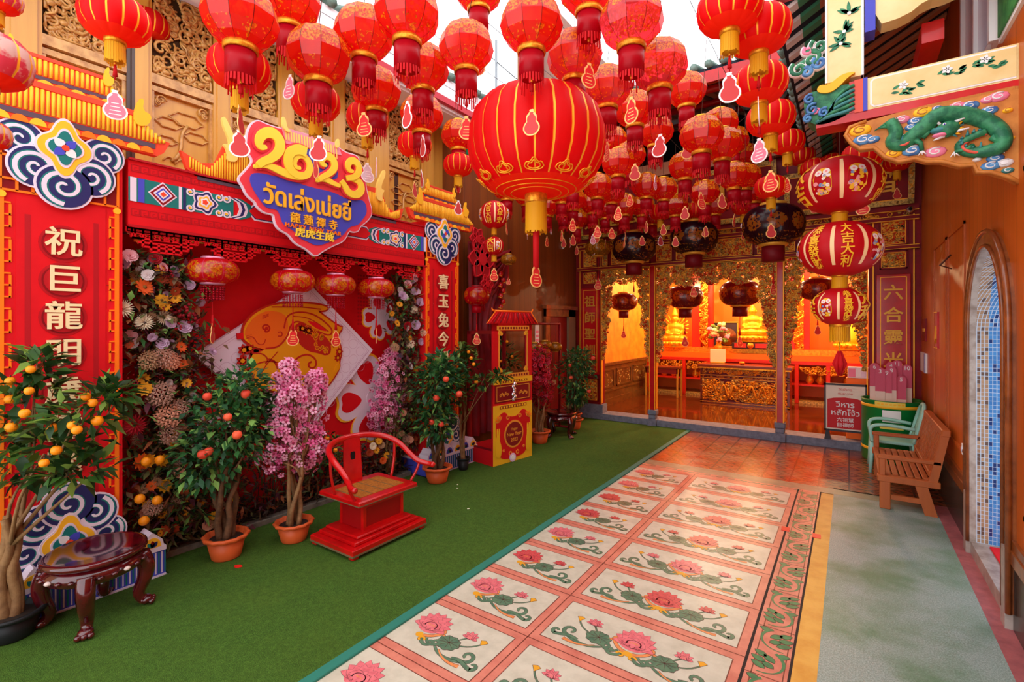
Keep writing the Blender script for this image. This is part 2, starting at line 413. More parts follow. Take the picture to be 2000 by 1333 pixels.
strip(-2.75, -.15, 6.52, 6.75, 13); strip(-.15, .73, 6.55, 6.78, 13)
strip(-2.75, .85, 6.75, 9.2, 12)
strip(-.262, -.142, -1.1, 6.54, 10); strip(.73, .85, -1.1, 6.75, 11)
strip(-.272, -.258, -1.1, 6.54, 14, .0012); strip(-.49, -.474, -1.1, 6.5, 14, .0012)
strip(-.474, -.272, -1.1, 6.52, 2); strip(-2.75, -.484, 6.41, 6.52, 2)
for X in (-.445, -.295): strip(X, X+.006, -1.1, 6.5, 3, .0012)
strip(-1.613, -1.606, -1.1, 6.41, 3, .0012)
ROW0, DY = 2.493, .553
def motif(ox, oy, red, sides=(1, -1)):
    rg = random.Random(int(ox*100+oy*1000))
    def fp(pts, m, z, ol=.0035):
        if ol: fl.fill(grow([(ox+x, oy+y) for x, y in pts], ol), z, 7)
        fl.fill([(ox+x, oy+y) for x, y in pts], z+.0002, m)
    def st(pts, wd, m, z, ol=.005):
        ws = wd if isinstance(wd, list) else [wd]*len(pts)
        P = [(ox+x, oy+y) for x, y in pts]
        fl.stroke(P, [q+ol for q in ws], None, z, 7); fl.stroke(P, ws, None, z+.0002, m)
    def tap(n, a, b): return [a+(b-a)*i/(n-1) for i in range(n)]
    def lotus(cx, cy, r, m, z, k=9):
        for ring, (q, kk, off) in enumerate(((1., k, 0), (.8, k-2, .3), (.58, k-4, 0), (.36, 3, .2))):
            for i in range(kk):
                a = -.25+(PI+.5)*(i+.5)/kk if ring else -.5+(PI+1.)*(i+.5)/kk
                fp(petal(cx, cy-.1*r*ring, a, r*q, r*.5*(1-.1*ring)), m, z+ring*.0006+.00002*i, .0016)
        for i in range(5):
            a = PI+.3+(PI-.6)*(i+.5)/5; fp(petal(cx, cy+.15*r, a, r*.62, r*.42), m, z+.0026, .0016)
        fl.fill([(ox+cx+.3*r*math.cos(2*PI*i/14), oy+cy-.1*r+.22*r*math.sin(2*PI*i/14)) for i in range(14)], z+.0032, m)
        for i in range(5): fl.fill([(ox+cx+(i-2)*.09*r+.03*r*math.cos(2*PI*q/6), oy+cy-.08*r+.03*r*math.sin(2*PI*q/6)) for q in range(6)], z+.0034, 9)
    red = 5 if red else 4
    Z_ = .0027
    for s in sides:
        f = lambda pts: [(s*x, y) for x, y in pts]
        sp = spiral(.37, -.075, .05, .012, -PI*.5, .95, 14)
        st(f(bez((.14, -.1), (.2, -.16), (.28, -.17), (.37, -.125), 8)+sp), tap(9, .012, .026)+tap(15, .026, .014), 6, .0016)
        st(f(bez((.3, -.135), (.36, -.1), (.4, -.15), (.45, -.15), 8)+spiral(.445, -.12, .03, .01, -PI*.5, .7, 8)), tap(9, .02, .026)+tap(9, .026, .012), 6, .0018)
        st(f(bez((.19, -.12), (.26, -.18), (.33, -.175), (.38, -.165), 8)), tap(9, .006, .024), 8, .0017)
        st(f(bez((.2, -.03), (.23, .0), (.25, .03), (.27, .06), 6)), .008, 6, .0015); st(f(bez((.22, -.04), (.3, -.03), (.34, .0), (.37, .05), 6)), .008, 6, .0015)
        fp(f([(.37, .045), (.35, .085), (.375, .095), (.4, .083)]), 9, .0018); lotus(s*.275, .07, .055, red, .002, 6)
        leaf = [(.2+.075*math.cos(a)*(1+.07*math.cos(9*a)), -.045+.06*math.sin(a)*(1+.07*math.cos(9*a))) for a in [2*PI*i/36 for i in range(36)]]
        fp(f(leaf), 6, .002)
        for i in range(9):
            a = 2*PI*i/9; st(f([(.2, -.04), (.2+.065*math.cos(a), -.04+.05*math.sin(a))]), .0025, 7, .0026, 0)
        st(f(bez((.02, -.075), (.07, -.07), (.1, -.03), (.115, .0), 8)+spiral(.1, .012, .02, .008, -.2, .8, 8)), tap(9, .022, .02)+tap(9, .02, .008), 8, .0022)
        st(f(bez((.03, -.1), (.06, -.14), (.1, -.15), (.12, -.11), 8)+spiral(.1, -.105, .022, .008, 0, .7, 8)), tap(9, .02, .02)+tap(9, .02, .008), 6, .0021)
        st(f(spiral(.035, -.11, .025, .008, 0, .8, 9)), .014, 9, .0023)
        st(f(bez((.06, -.08), (.08, -.12), (.13, -.13), (.15, -.09), 8)+spiral(.13, -.085, .025, .008, 0, .8, 8)), tap(9, .012, .02)+tap(9, .02, .01), 6, .00205)
        st(f(bez((.09, -.01), (.13, .01), (.15, -.02), (.14, -.045), 8)), tap(9, .014, .02), 8, .0019)
    fl.fill([(ox+.028*math.cos(i*PI/8), oy-.085+.022*math.sin(i*PI/8)) for i in range(16)], .003, 9)
    fl.fill([(ox+.085*math.cos(i*PI/10), oy+.005+.055*math.sin(i*PI/10)) for i in range(20)], .00275, red); lotus(0, .03, .13, red, .0028, 9)
for k in range(-6, 7):
    y0, y1 = ROW0+DY*k+.06, ROW0+DY*(k+1)-.06
    if y1 > 6.42: continue
    strip(-2.75, -.484, ROW0+DY*k-.003, ROW0+DY*k+.003, 3, .0012)
    for (x0, x1, sides) in ((-1.555, -.545, (1, -1)), (-2.665, -1.665, (1,))):
        fl.fill([(x0-.006,y0-.006),(x1+.006,y0-.006),(x1+.006,y1+.006),(x0-.006,y1+.006)], .001, 3); strip(x0, x1, y0, y1, 1, .0013)
        if y1 > .4: motif((x0+x1)/2, (y0+y1)/2, k in (1, 3, 4), sides)
# green scroll relief strip beside the slabs
for k in range(-2, 12):
    yb = ROW0-.55+k*.5
    if yb > 6.1: continue
    strip(-.474, -.272, yb-.012, yb-.006, 3, .0012)
    for j, sg in ((0, 1), (1, -1)):
        cy = yb+.14+.24*j; cx = -.368
        C = bez((cx-sg*.055, cy-.12), (cx+sg*.09, cy-.13), (cx+sg*.1, cy+.04), (cx+sg*.02, cy+.09), 12)
        fl.stroke(C, [.006+.016*i/12 for i in range(13)], None, .0016, 15)
        for (dx, dy, a, l) in ((-.045, -.06, 2.6, .06), (-.05, -.005, 2.7, .06), (-.045, .05, 2.6, .055), (.0, .02, 2.4, .06), (.0, -.04, 2.6, .05), (.055, .08, .3, .045)):
            px_, py_ = cx+sg*dx, cy+dy; aa = a if sg > 0 else PI-a
            P = petal(px_-.55*l*math.cos(aa), py_-.55*l*math.sin(aa), aa, l*1.4, .042); fl.fill(grow(P, .004), .0014, 7); fl.fill(P, .0017, 15)
for k in range(14):                                    # little scrolls in the far border
    x = -2.4+k*.14; P = bez((x, 6.44), (x+.05, 6.52), (x+.07, 6.42), (x+.12, 6.49), 8); fl.stroke(P, .022, None, .0012, 6)
struct(fl.build('floor', FM))
tp = pm('red_tape', (228, 34, 26), .4)
for i, (u, v, lab) in enumerate(((1534, 1034, 'red tape square on the slab rail beside the scroll strip'), (1595, 1048, 'red tape square on the edge of the yellow floor strip'))):
    p = onz(u, v); m = MB(); m.box(-.032, .032, -.05, .05, 0, .003)
    o = m.build('floor_tape', tp, None, (p.x, p.y, .001), .05); tag(o, lab, 'tape')

# artificial turf with its teal binding, two lengths side by side
def turfmat():
    m, nt, out = nmat('artificial_turf'); b = nd(nt, 'BsdfPrincipled'); b.inputs['Roughness'].default_value = .9; b.inputs['Specular IOR Level'].default_value = .15
    c = mixc(nt, ramp(nt, nz(nt, 240, 2), .35, .65), lin((34, 66, 14)), lin((96, 136, 50)))
    c = mixc(nt, ramp(nt, nz(nt, 2.5, 3), .3, .7), c, mixc(nt, .5, c, lin((84, 112, 36)))); c = mixc(nt, ramp(nt, nz(nt, 40, 3, .7), .35, .7), mixc(nt, .35, c, lin((20, 44, 10))), c); nt.links.new(c, b.inputs['Base Color'])
    bp = nd(nt, 'Bump'); bp.inputs['Strength'].default_value = 1.; bp.inputs['Distance'].default_value = .008
    nt.links.new(nz(nt, 200, 3), bp.inputs['Height']); nt.links.new(bp.outputs[0], b.inputs['Normal']); nt.links.new(b.outputs[0], out.inputs[0]); return m
TURF = turfmat(); TEALB = pm('teal_binding', (44, 122, 104), .6)
t = thing('artificial_turf', 'green artificial turf carpet with a teal edge beside the lotus slabs', 'carpet')
m = MB(); m.prism([(-4.52,-1.5),(-2.39,-1.5),(-2.39,8.98),(-4.6,8.98),(-4.6,5.32),(-4.24,5.32),(-4.24,4.33),(-4.52,4.33),(-4.52,1.56),(-4.24,1.56),(-4.24,.57),(-4.52,.57)], 0, .016); m.build('turf', TURF, t)
m = MB(); m.bbox(-2.392, -2.325, -1.5, 8.98, .0, .018, .004); m.build('binding', TEALB, t)
m = MB()
rg = random.Random(5)
for (u, v) in ((1047, 905), (1062, 908), (1075, 900), (1088, 912), (1030, 918)):
    pass
pv = pm('fallen_petal', (232, 226, 196), .6)
for i, (u, v) in enumerate(((891, 954), (912, 995), (893, 948))):
    p = onz(u, v, .018); m = MB(); m.prism(petal(0, 0, i, .03, .016), 0, .004); o = m.build('fallen_petal', pv, None, p); 
    tag(o, ('small pale petal fallen on the turf, larger of a pair', 'pale petal lying alone on open green turf', 'pale petal beside another petal on the turf')[i], 'petal')
m = MB(); m.prism(petal(0, 0, .5, .07, .04), 0, .006); p = onz(457, 1107, .018)
tag(m.build('red_paper_scrap', tp, None, p), 'scrap of red paper on the turf in front of a peach tree pot', 'paper')

# ================================================================ side walls
XL, XW, XR = -5.05, -4.65, .85
wl = MB()
wl.box(XL-.2, XL, -1.6, 5.5, 0, 5.1, 0)                                     # carved wall behind the set
w0 = struct(wl.build('wall_left', WOODY))
m = MB(); m.box(XW-.15, XW, 5.45, 9.05, 0, 5.4, 0); m.box(XW-.15, XW, 7.1, 14, 5.4, 8, 0); m.box(XW-.15, XW, 9.05, 14, 3.8, 5.4, 0); m.box(XL, XW-.15, 5.45, 5.5, 0, 5.1, 0)
struct(m.build('wall_left', WOODL))
# carved panels: rails, posts, openwork, pine reliefs
def scrollwork(mb, inside, x0, x1, y0, y1, n, r, M, m, rg, zr=.03, leaf=.5, seg=14):
    k = 0; tries = 0
    while k < n and tries < n*8:
        tries += 1
        cx, cy = rg.uniform(x0, x1), rg.uniform(y0, y1)
        if inside and not inside(cx, cy): continue
        k += 1; R = rg.uniform(.6, 1.4)*r*4.5; a = rg.uniform(0, 6.3); d = rg.choice((-1, 1)); z = rg.uniform(.2, 1)*zr
        P = spiral(cx, cy, R, R*.15, a, d*rg.uniform(.8, 1.4), seg)
        tail = (P[0][0]+R*.9*math.cos(a-d*1.9), P[0][1]+R*.9*math.sin(a-d*1.9)); P = [tail]+P
        mm = m if not isinstance(m, (list, tuple)) else rg.choice(m)
        mb.tube([(min(max(x, x0), x1), min(max(y, y0), y1), z*(1-.4*i/len(P))) for i, (x, y) in enumerate(P)], [r*(.55+.6*math.sin(PI*min(1, (i+1)/len(P)))) for i in range(len(P))], 5, mm, M)
        if rg.random() < leaf:
            q = rg.uniform(1.2, 2.4)*r; mb.ball((min(max(cx+rg.uniform(-1, 1)*R, x0+q), x1-q), min(max(cy+rg.uniform(-1, 1)*R, y0+q), y1-q), z), (q*1.3, q, q*.8), 6, 4, mm, M)
CARV = pm('carved_golden_teak', (226, 174, 98), .3, var=(14, (176, 116, 48), .35, .7), coat=.5)
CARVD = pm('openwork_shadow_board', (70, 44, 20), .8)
LF = frm('L', (XL, 0, 0))
posts = [(.80, 1.0), (1.52, 1.70), (2.20, 2.36), (2.84, 3.02), (3.48, 3.68), (4.0, 4.36), (4.95, 5.2)]
pp = [-.05]+[None]
edges = [(-.3, .80)]+[(posts[i][1], posts[i+1][0]) for i in range(len(posts)-1)]
PST = MB()
for a, b in posts: PST.bbox(a, b, 0, .0001, 0, 0, .0, 0) if False else PST.box(a, b, 2.0, 5.1, 0, .06, 0, LF); 
for a, b in posts:
    PST.box(a+.03, b-.03, 2.0, 5.1, .06, .075, 0, LF)
struct(PST.build('trim_posts', WOODY, w0)); bpy.data.objects['trim_posts'].name = 'wall_posts'
rg = random.Random(11)
for i, (a, b) in enumerate(edges):
    M2 = frm('L', (XL+.005, 0, 0)); wd = b-a
    p = MB()
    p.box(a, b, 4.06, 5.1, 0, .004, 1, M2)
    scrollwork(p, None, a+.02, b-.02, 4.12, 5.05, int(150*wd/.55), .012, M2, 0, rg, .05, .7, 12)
    for (y0, y1, z) in ((4.02, 4.10, .055), (3.955, 4.0, .04), (3.28, 3.33, .04), (3.12, 3.26, .03), (3.02, 3.08, .05), (2.3, 2.4, .04)): p.box(a, b, y0, y1, 0, z, 0, M2)
    for x in (a, b-.025): p.box(x, x+.025, 3.33, 3.955, 0, .035, 0, M2)
    for sx, cx in ((1, a+.03), (-1, b-.03)):
        p.tube([(x, y, .02) for x, y in spiral(cx+sx*.05, 3.9, .045, .008, 0, 1.3, 12)], .009, 5, 0, M2)
        p.tube([(x, y, .02) for x, y in spiral(cx+sx*.03, 3.87, .03, .006, 2, 1.3, 10)], .008, 5, 0, M2)
    cx = (a+b)/2; s = min(1., wd/.5)                                          # pine tree in low relief
    def rl(pts, w_=.012): p.tube([(cx+x*s, 3.62+y*s, .008) for x, y in pts], w_, 5, 0, M2)
    rl(bez((-.08, -.24), (.06, -.1), (-.06, .0), (.05, .12), 10), .016)
    for (x, y, q) in ((.04, .17, .13), (-.1, .1, .1), (.12, .03, .1), (-.12, -.06, .08)):
        rl([(x+q*math.cos(t)*(1+.12*math.cos(6*t)), y+.45*q*math.sin(t)*(1+.12*math.cos(6*t))) for t in [2*PI*j/18 for j in range(19)]], .007)
    for j in range(3): rl(bez((-.15+.1*j, -.25), (-.1+.1*j, -.16), (-.06+.1*j, -.22), (-.05+.1*j, -.26), 6), .008)
    for j in range(int(wd/.07)): p.tube([(x, y, .03) for x, y in spiral(a+.05+j*.07, 3.19, .026, .006, 0, 1.4, 8)], .007, 4, 0, M2)
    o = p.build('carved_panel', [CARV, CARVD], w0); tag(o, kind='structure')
# eave of the wall behind: white soffit, red fascia, tiles
PNKR = pm('eave_fascia_red', (196, 40, 58), .5); SOFF = pm('white_soffit', (236, 228, 230), .5); TILEG = pm('grey_green_tile', (120, 140, 130), .5, var=(8, (90, 112, 100), .4, .6))
m = MB(); m.box(XL-.2, -4.32, -1.6, 6.6, 5.08, 5.12, 1); m.box(-4.36, -4.3, -1.6, 6.6, 4.78, 4.86, 0); m.box(-4.36, -4.31, -1.6, 6.6, 4.86, 5.08, 1); m.box(-4.4, -4.36, -1.6, 6.6, 4.74, 4.8, 1)
m.box(-4.7, -4.4, -1.6, 6.6, 4.72, 4.76, 1); m.box(-5.2, -4.7, -1.6, 6.6, 4.86, 4.92, 1)
for k in range(44): m.tube([(-4.26, -1.5+k*.18, 5.14), (-5.2, -1.5+k*.18, 5.6)], .05, 6, 2)
struct(m.build('roof_left_eave', [PNKR, SOFF, TILEG])); bpy.data.objects['roof_left_eave'].name = 'roof_eave'

# ---------------------------------------------------------------- wall on the bench side, with the arched doorway
RF = frm('R', (XR, 0, 0))      # local x = -y
def RX(y): return -y
D0, D1, ZS = 4.36, 5.50, 1.86
arch = [(RX(D1), .1)]+[(RX(D1), ZS)]+[(RX((D0+D1)/2+(D1-D0)/2*math.cos(a)), ZS+.62*math.sin(a)) for a in [PI*i/24 for i in range(1, 24)]]+[(RX(D0), ZS), (RX(D0), .1)]
m = MB()
top = [(RX(14.), 3.9), (RX(14.), 7.9), (RX(6.), 6.2), (RX(4.4), 5.6), (RX(4.4), 5.2), (RX(-1.6), 5.2), (RX(-1.6), 0), (RX(D0), 0)]+arch[::-1]+[(RX(D1), 0), (RX(9.1), 0), (RX(9.1), 3.9)]
m.prism(top, -.05, 0, 0, RF)
w1 = struct(m.build('wall_right', WOODR))
MOS1 = None
def mosaic(name, a, b, c_, s=.024):
    m, nt, out = nmat(name); bs = nd(nt, 'BsdfPrincipled'); bs.inputs['Roughness'].default_value = .2
    tc = nd(nt, 'TexCoord'); sp = nd(nt, 'SeparateXYZ'); nt.links.new(tc.outputs['Object'], sp.inputs[0])
    qx = mth(nt, 'DIVIDE', mth(nt, 'ADD', sp.outputs[0], sp.outputs[1]), s); qz = mth(nt, 'DIVIDE', sp.outputs[2], s*1.4)
    cb = nd(nt, 'CombineXYZ'); nt.links.new(mth(nt, 'FLOOR', qx), cb.inputs[0]); nt.links.new(mth(nt, 'FLOOR', qz), cb.inputs[1])
    wn = nd(nt, 'TexWhiteNoise'); nt.links.new(cb.outputs[0], wn.inputs['Vector'])
    c = mixc(nt, mth(nt, 'GREATER_THAN', wn.outputs[0], .78), mixc(nt, wn.outputs[0], lin(a), lin(b)), lin(c_))
    g = mth(nt, 'MAXIMUM', mth(nt, 'LESS_THAN', mth(nt, 'FRACT', qx), .2), mth(nt, 'LESS_THAN', mth(nt, 'FRACT', qz), .1))
    nt.links.new(mixc(nt, g, c, lin((184, 198, 214))), bs.inputs['Base Color']); nt.links.new(bs.outputs[0], out.inputs[0]); return m
MOSB = mosaic('blue_mosaic', (76, 136, 194), (52, 104, 168), (30, 50, 104)); MOSW = mosaic('brown_mosaic', (176, 142, 112), (150, 114, 84), (104, 78, 62))
MARB = pm('veined_marble', (176, 160, 150), .3, var=(10, (140, 120, 108), .4, .65))
FRAMEW = pm('door_frame_wood', (150, 78, 34), .3, var=(10, (110, 52, 20), .35, .7), coat=.5)
AJ = [(RX((D0+D1)/2)+(x-RX((D0+D1)/2))*.992, y if y < ZS else ZS+(y-ZS)*.992) for x, y in arch]
d = MB()                                                                    # doorway lining and frame
def band(mb, y_pts_in, z0, z1, m, M): pass
A = arch
for i in range(len(A)-1):
    (xa, ya), (xb, yb) = AJ[i], AJ[i+1]
    for (z0, z1, mm) in ((.03, -.015, 2), (-.015, -.09, 1), (-.09, -.5, 0)):
        d.add([(xa,ya,z0),(xb,yb,z0),(xb,yb,z1),(xa,ya,z1)], [(0,3,2,1)], mm, False, RF)
O = [(RX((D0+D1)/2)+(x-RX((D0+D1)/2))*1.19, y if y < ZS else ZS+(y-ZS)*1.17) for x, y in A]
I = A
for i in range(len(A)-1):
    vs = [(I[i][0],I[i][1],0),(I[i+1][0],I[i+1][1],0),(O[i+1][0],O[i+1][1],0),(O[i][0],O[i][1],0)]; vs += [(x,y,.035) for x,y,_ in vs]
    d.add(vs, [(4,5,6,7),(0,1,5,4),(2,3,7,6)], 3, False, RF)
d.tube([(x, y, .035) for x, y in O], .018, 6, 3, RF); d.tube([(x, y, .04) for x, y in I], .014, 6, 3, RF)
d.box(RX(D1), RX(D0), 0, .1, -.5, .02, 2, RF)
d.box(RX(D1)-.1, RX(D1), 0, .5, 0, .05, 2, RF); d.box(RX(D0), RX(D0)+.1, 0, .5, 0, .05, 2, RF)
d.box(RX(D1)-.3, RX(D0)+.3, 0, 3., -1.6, -1.55, 0, RF)
d1 = struct(d.build('door_1', [MOSB, MOSW, MARB, FRAMEW]))
m = MB(); m.bbox(XR+.08, XR+.4, 4.45, 5.42, .1, .115, .004); tag(m.build('door_mat', pm('red_mat', (222, 24, 34), .8)), 'bright red mat on the raised step of the arched doorway', 'mat')
GRAN = pm('dark_granite', (52, 46, 44), .25, var=(30, (84, 74, 68), .45, .7))
m = MB()
for (a, b) in ((D1+.1, 9.05), (-1.5, D0-.1)): m.box(XR-.012, XR, a, b, 0, .42, 0); m.box(XR-.03, XR, a, b, .42, .5, 1); m.box(XR-.022, XR, a, b, .5, .56, 1)
struct(m.build('baseboard_right', [GRAN, FRAMEW]))
m = MB()                                                                    # raised panels on the wall
for (a, b) in ((5.85, 6.75), (6.85, 7.75), (-.5, 1.), (1.2, 2.6), (2.7, 4.05)):
    for (y0, y1) in ((.75, .78), (2.8, 2.83)): m.box(XR-.012, XR, a, b, y0, y1)
    for x in (a, b-.03): m.box(XR-.012, XR, x, x+.03, .75, 2.83)
struct(m.build('trim_1', WOODR))
# things on that wall
def wallthing(name, label, cat, y, z, w_, h, mats, fn=None, t_=.02):
    M = frm('R', (XR, y, z)); m = MB(); m.box(-w_/2, w_/2, -h/2, h/2, 0, t_, 0, M)
    if fn: fn(m, M, t_)
    return tag(m.build(name, mats), label, cat)
def q(u, v): p = onx(u, v, XR); return p.y, p.z
y, z = q(1806, 708)
wallthing('paper_notice', 'blank white notice fixed to the teak wall near the shrine corner', 'notice', y, z, .55, .26, [WHITE, pm('notice_edge', (150, 150, 190), .5)], lambda m, M, t_: m.box(.2, .275, -.13, .13, t_, t_+.01, 1, M))
y, z = q(1832, 645)
wallthing('red_plaque', 'small glossy red and gold plaque hung on the teak wall above the notice', 'plaque', y, z, .2, .42, [LACQ, GOLDP], lambda m, M, t_: (m.box(-.1, .1, .2, .21, t_, t_+.01, 1, M), m.box(-.1, .1, -.21, -.2, t_, t_+.01, 1, M), m.prism([(-.04, -.1), (0, -.16), (.04, -.1), (0, .05)], t_, t_+.01, 1, M)))
y, z = q(1808, 645)
wallthing('red_plaque', 'dark red plaque hung on the wall next to the shrine pilaster', 'plaque', y, z, .3, .3, [DRED, GOLDP], lambda m, M, t_: m.box(-.1, .1, -.02, .02, t_, t_+.008, 1, M))
y, z = q(1882, 878)
t = thing('light_switch', 'small ivory switch on the wall beside the arched doorway', 'switch', (XR, y, z)); m = MB(); M = frm('R'); m.bbox(-.03, .03, -.05, .05, 0, .012, .004, 0, M); m.build('plate', WHITE, t); m = MB(); m.box(-.012, .012, -.02, .02, .012, .018, 0, M); m.build('rocker', PALE, t)
y, z = q(1868, 517)
m = MB(); M = frm('R', (XR, y, z)); m.tube([(-.25, .12, .01), (0, 0, .12)], .008, 6, 0, M); m.tube([(-.2, -.02, .01), (0, 0, .12)], .006, 6, 0, M)
tag(m.build('wall_hook', CORD), 'thin metal bracket sticking out beside the arch top', 'bracket')
# doorway in the far corner of the other wall
m = MB(); LM = frm('L', (XW, 0, 0))
m.box(7.75, 7.9, 0, 2.2, 0, .05, 0, LM); m.box(8.62, 8.9, 0, 2.2, 0, .06, 1, LM); m.box(7.75, 8.9, 2.06, 2.2, 0, .06, 0, LM); m.box(7.7, 8.95, 2.2, 2.27, 0, .09, 0, LM); m.box(7.9, 8.62, 0, 2.06, 0, .012, 2, LM)
m.box(7.96, 8.24, .2, 1.95, .012, .03, 2, LM); m.box(8.28, 8.56, .2, 1.95, .012, .03, 2, LM)
struct(m.build('door_2', [FRAMEW, pm('pale_door_post', (140, 112, 84), .4), DRED]))
# ================================================================ red photo gateway on the turf's far side
XS = -4.4
SETM = [RED, RED2, ORG, YEL, ROOFR, DGREY, NAVY, TEAL, PALE, CREAMG, BLUE, WHITE, DRED, YELL]
gate = thing('festival_gateway', 'red painted festival gateway with two couplet pillars and pagoda roofs before the carved wall', 'gateway', (XS, 2.9, 0))
def gmat(y, z, x=0.): return frm('L', (x, y-2.9, z))          # gate-local frame at (y, z), x in front of the face
def cloud_swirl(mb, cx, cy, r, z, M, d=1, a=0.):
    mb.disc((cx, cy), r*1.1, z, z+.008, 8, M, 28); mb.disc((cx, cy), r, z+.008, z+.012, 6, M, 28)
    S = spiral(cx, cy, r*.86, r*.08, a, d*1.6, 40); k = len(S)
    mb.stroke(S, [r*.34*(1-.55*i/k) for i in range(k)], z+.012, z+.0135, 7, M); mb.stroke(S, [r*.2*(1-.45*i/k) for i in range(k)], z+.0135, z+.015, 8, M)
def cloud_fan(mb, M, s, up, z0=0.):
    "five cloud curls fanned round a four-lobed centre"
    g = 1 if up else -1
    for i, (x, y, r, a) in enumerate(((-.19, .05, .1, 2.2), (.19, .05, .1, .9), (-.125, .2, .115, 2.), (.125, .2, .115, 1.1), (0, .29, .125, 1.6))):
        cloud_swirl(mb, x*s, g*y*s, r*s, z0+.004*i, M, (1 if x <= 0 else -1)*g, g*a)
    def lobe(q): return [(q*s*.105*(1+.18*math.cos(4*t))*math.cos(t), g*s*.06+q*s*.14*(1+.18*math.cos(4*t))*math.sin(t)) for t in [2*PI*j/40 for j in range(40)]]
    for q_, m_, z_ in ((1.1, 8, .03), (1., 3, .034), (.72, 8, .038), (.62, 7, .041)): mb.prism(lobe(q_), z0, z0+z_, m_, M)
    for j in range(4):
        a = PI/4+j*PI/2; mb.prism([(x, g*s*.06+y) for x, y in petal(0, 0, a, .07*s, .05*s)], z0+.04, z0+.044, 11 if j % 2 else 10, M)
    mb.disc((0, g*s*.06), .018*s, z0+.04, z0+.048, 4, M, 14)
def pagoda_roof(mb, w_, h, M, z=0., tips=True):
    "cut-out board: upturned tiled roof, w_ wide, h high"
    H_ = w_/2
    base = [(-H_, h*.42), (-H_*.93, h*.12), (-H_*.86, 0), (H_*.86, 0), (H_*.93, h*.12), (H_, h*.42), (H_*.8, h*.46), (H_*.68, h*.7), (H_*.64, h), (-H_*.64, h), (-H_*.68, h*.7), (-H_*.8, h*.46)]
    mb.prism(base, z, z+.05, 4, M)
    n = int(w_/.028)
    for i in range(n):
        x = -H_*.95+(i+.5)*H_*1.9/n; t = abs(x)/H_
        y1 = h*.84 if t < .66 else h*.84-(t-.66)/.34*h*.5
        y0 = h*.32+max(0, t-.85)*h*.6
        if y1-y0 > .01: mb.tube([(x, y0, z+.052), (x, y1, z+.052)], .011, 6, 3, M)
    mb.box(-H_*.84, H_*.84, h*.17, h*.29, z+.05, z+.055, 5, M)
    k = int(w_/.1)
    for i in range(k):
        x = -H_*.82+(i+.5)*H_*1.64/k
        mb.prism([(x+.042*math.cos(a), h*.03+.6*h*.25*math.sin(a)) for a in [PI*j/8 for j in range(9)]], z+.05, z+.062, 2 if i % 2 else 3, M)
    mb.box(-H_*.62, H_*.62, h*.86, h*.98, z+.05, z+.06, 4, M)
    if tips:
        for s in (-1, 1):
            mb.prism(smooth([(s*H_*.6, h*.8), (s*H_*.66, h*1.3), (s*H_*.72, h*1.35), (s*H_*.7, h*1.05), (s*H_*.8, h*.98), (s*H_*.76, h*.7), (s*H_*.66, h*.62)], 1), z+.05, z+.07, 3, M)
def meander(mb, x0, x1, y0, y1, z, m, M, t_=.007, n=None):
    h = y1-y0; n = n or max(1, int((x1-x0)/(h*1.15))); p = (x1-x0)/n
    for i in range(n):
        a = x0+i*p; u = h/5; v = p/6
        P = [(a, y0), (a, y1), (a+5*v, y1), (a+5*v, y0+u), (a+2*v, y0+u), (a+2*v, y0+3*u), (a+3.5*v, y0+3*u)]
        mb.stroke(P, t_, None, z, m, M); mb.stroke([(a, y0), (a+p, y0)], t_, None, z, m, M)
def lattice(mb, x0, x1, y0, y1, z, m, M, t_=.014):
    "broken fret lattice in gold bars"
    n = max(2, round((x1-x0)/.075)); k = max(2, round((y1-y0)/.075)); dx, dy = (x1-x0)/n, (y1-y0)/k; r_ = random.Random(n*17+k)
    for i in range(n+1):
        for j in range(k):
            if i in (0, n) or r_.random() < .62: mb.box(x0+i*dx-t_/2, x0+i*dx+t_/2, y0+j*dy, y0+(j+1)*dy, z, z+.01, m, M)
    for j in range(k+1):
        for i in range(n):
            if j in (0, k) or r_.random() < .62: mb.box(x0+i*dx, x0+(i+1)*dx, y0+j*dy-t_/2, y0+j*dy+t_/2, z, z+.01, m, M)
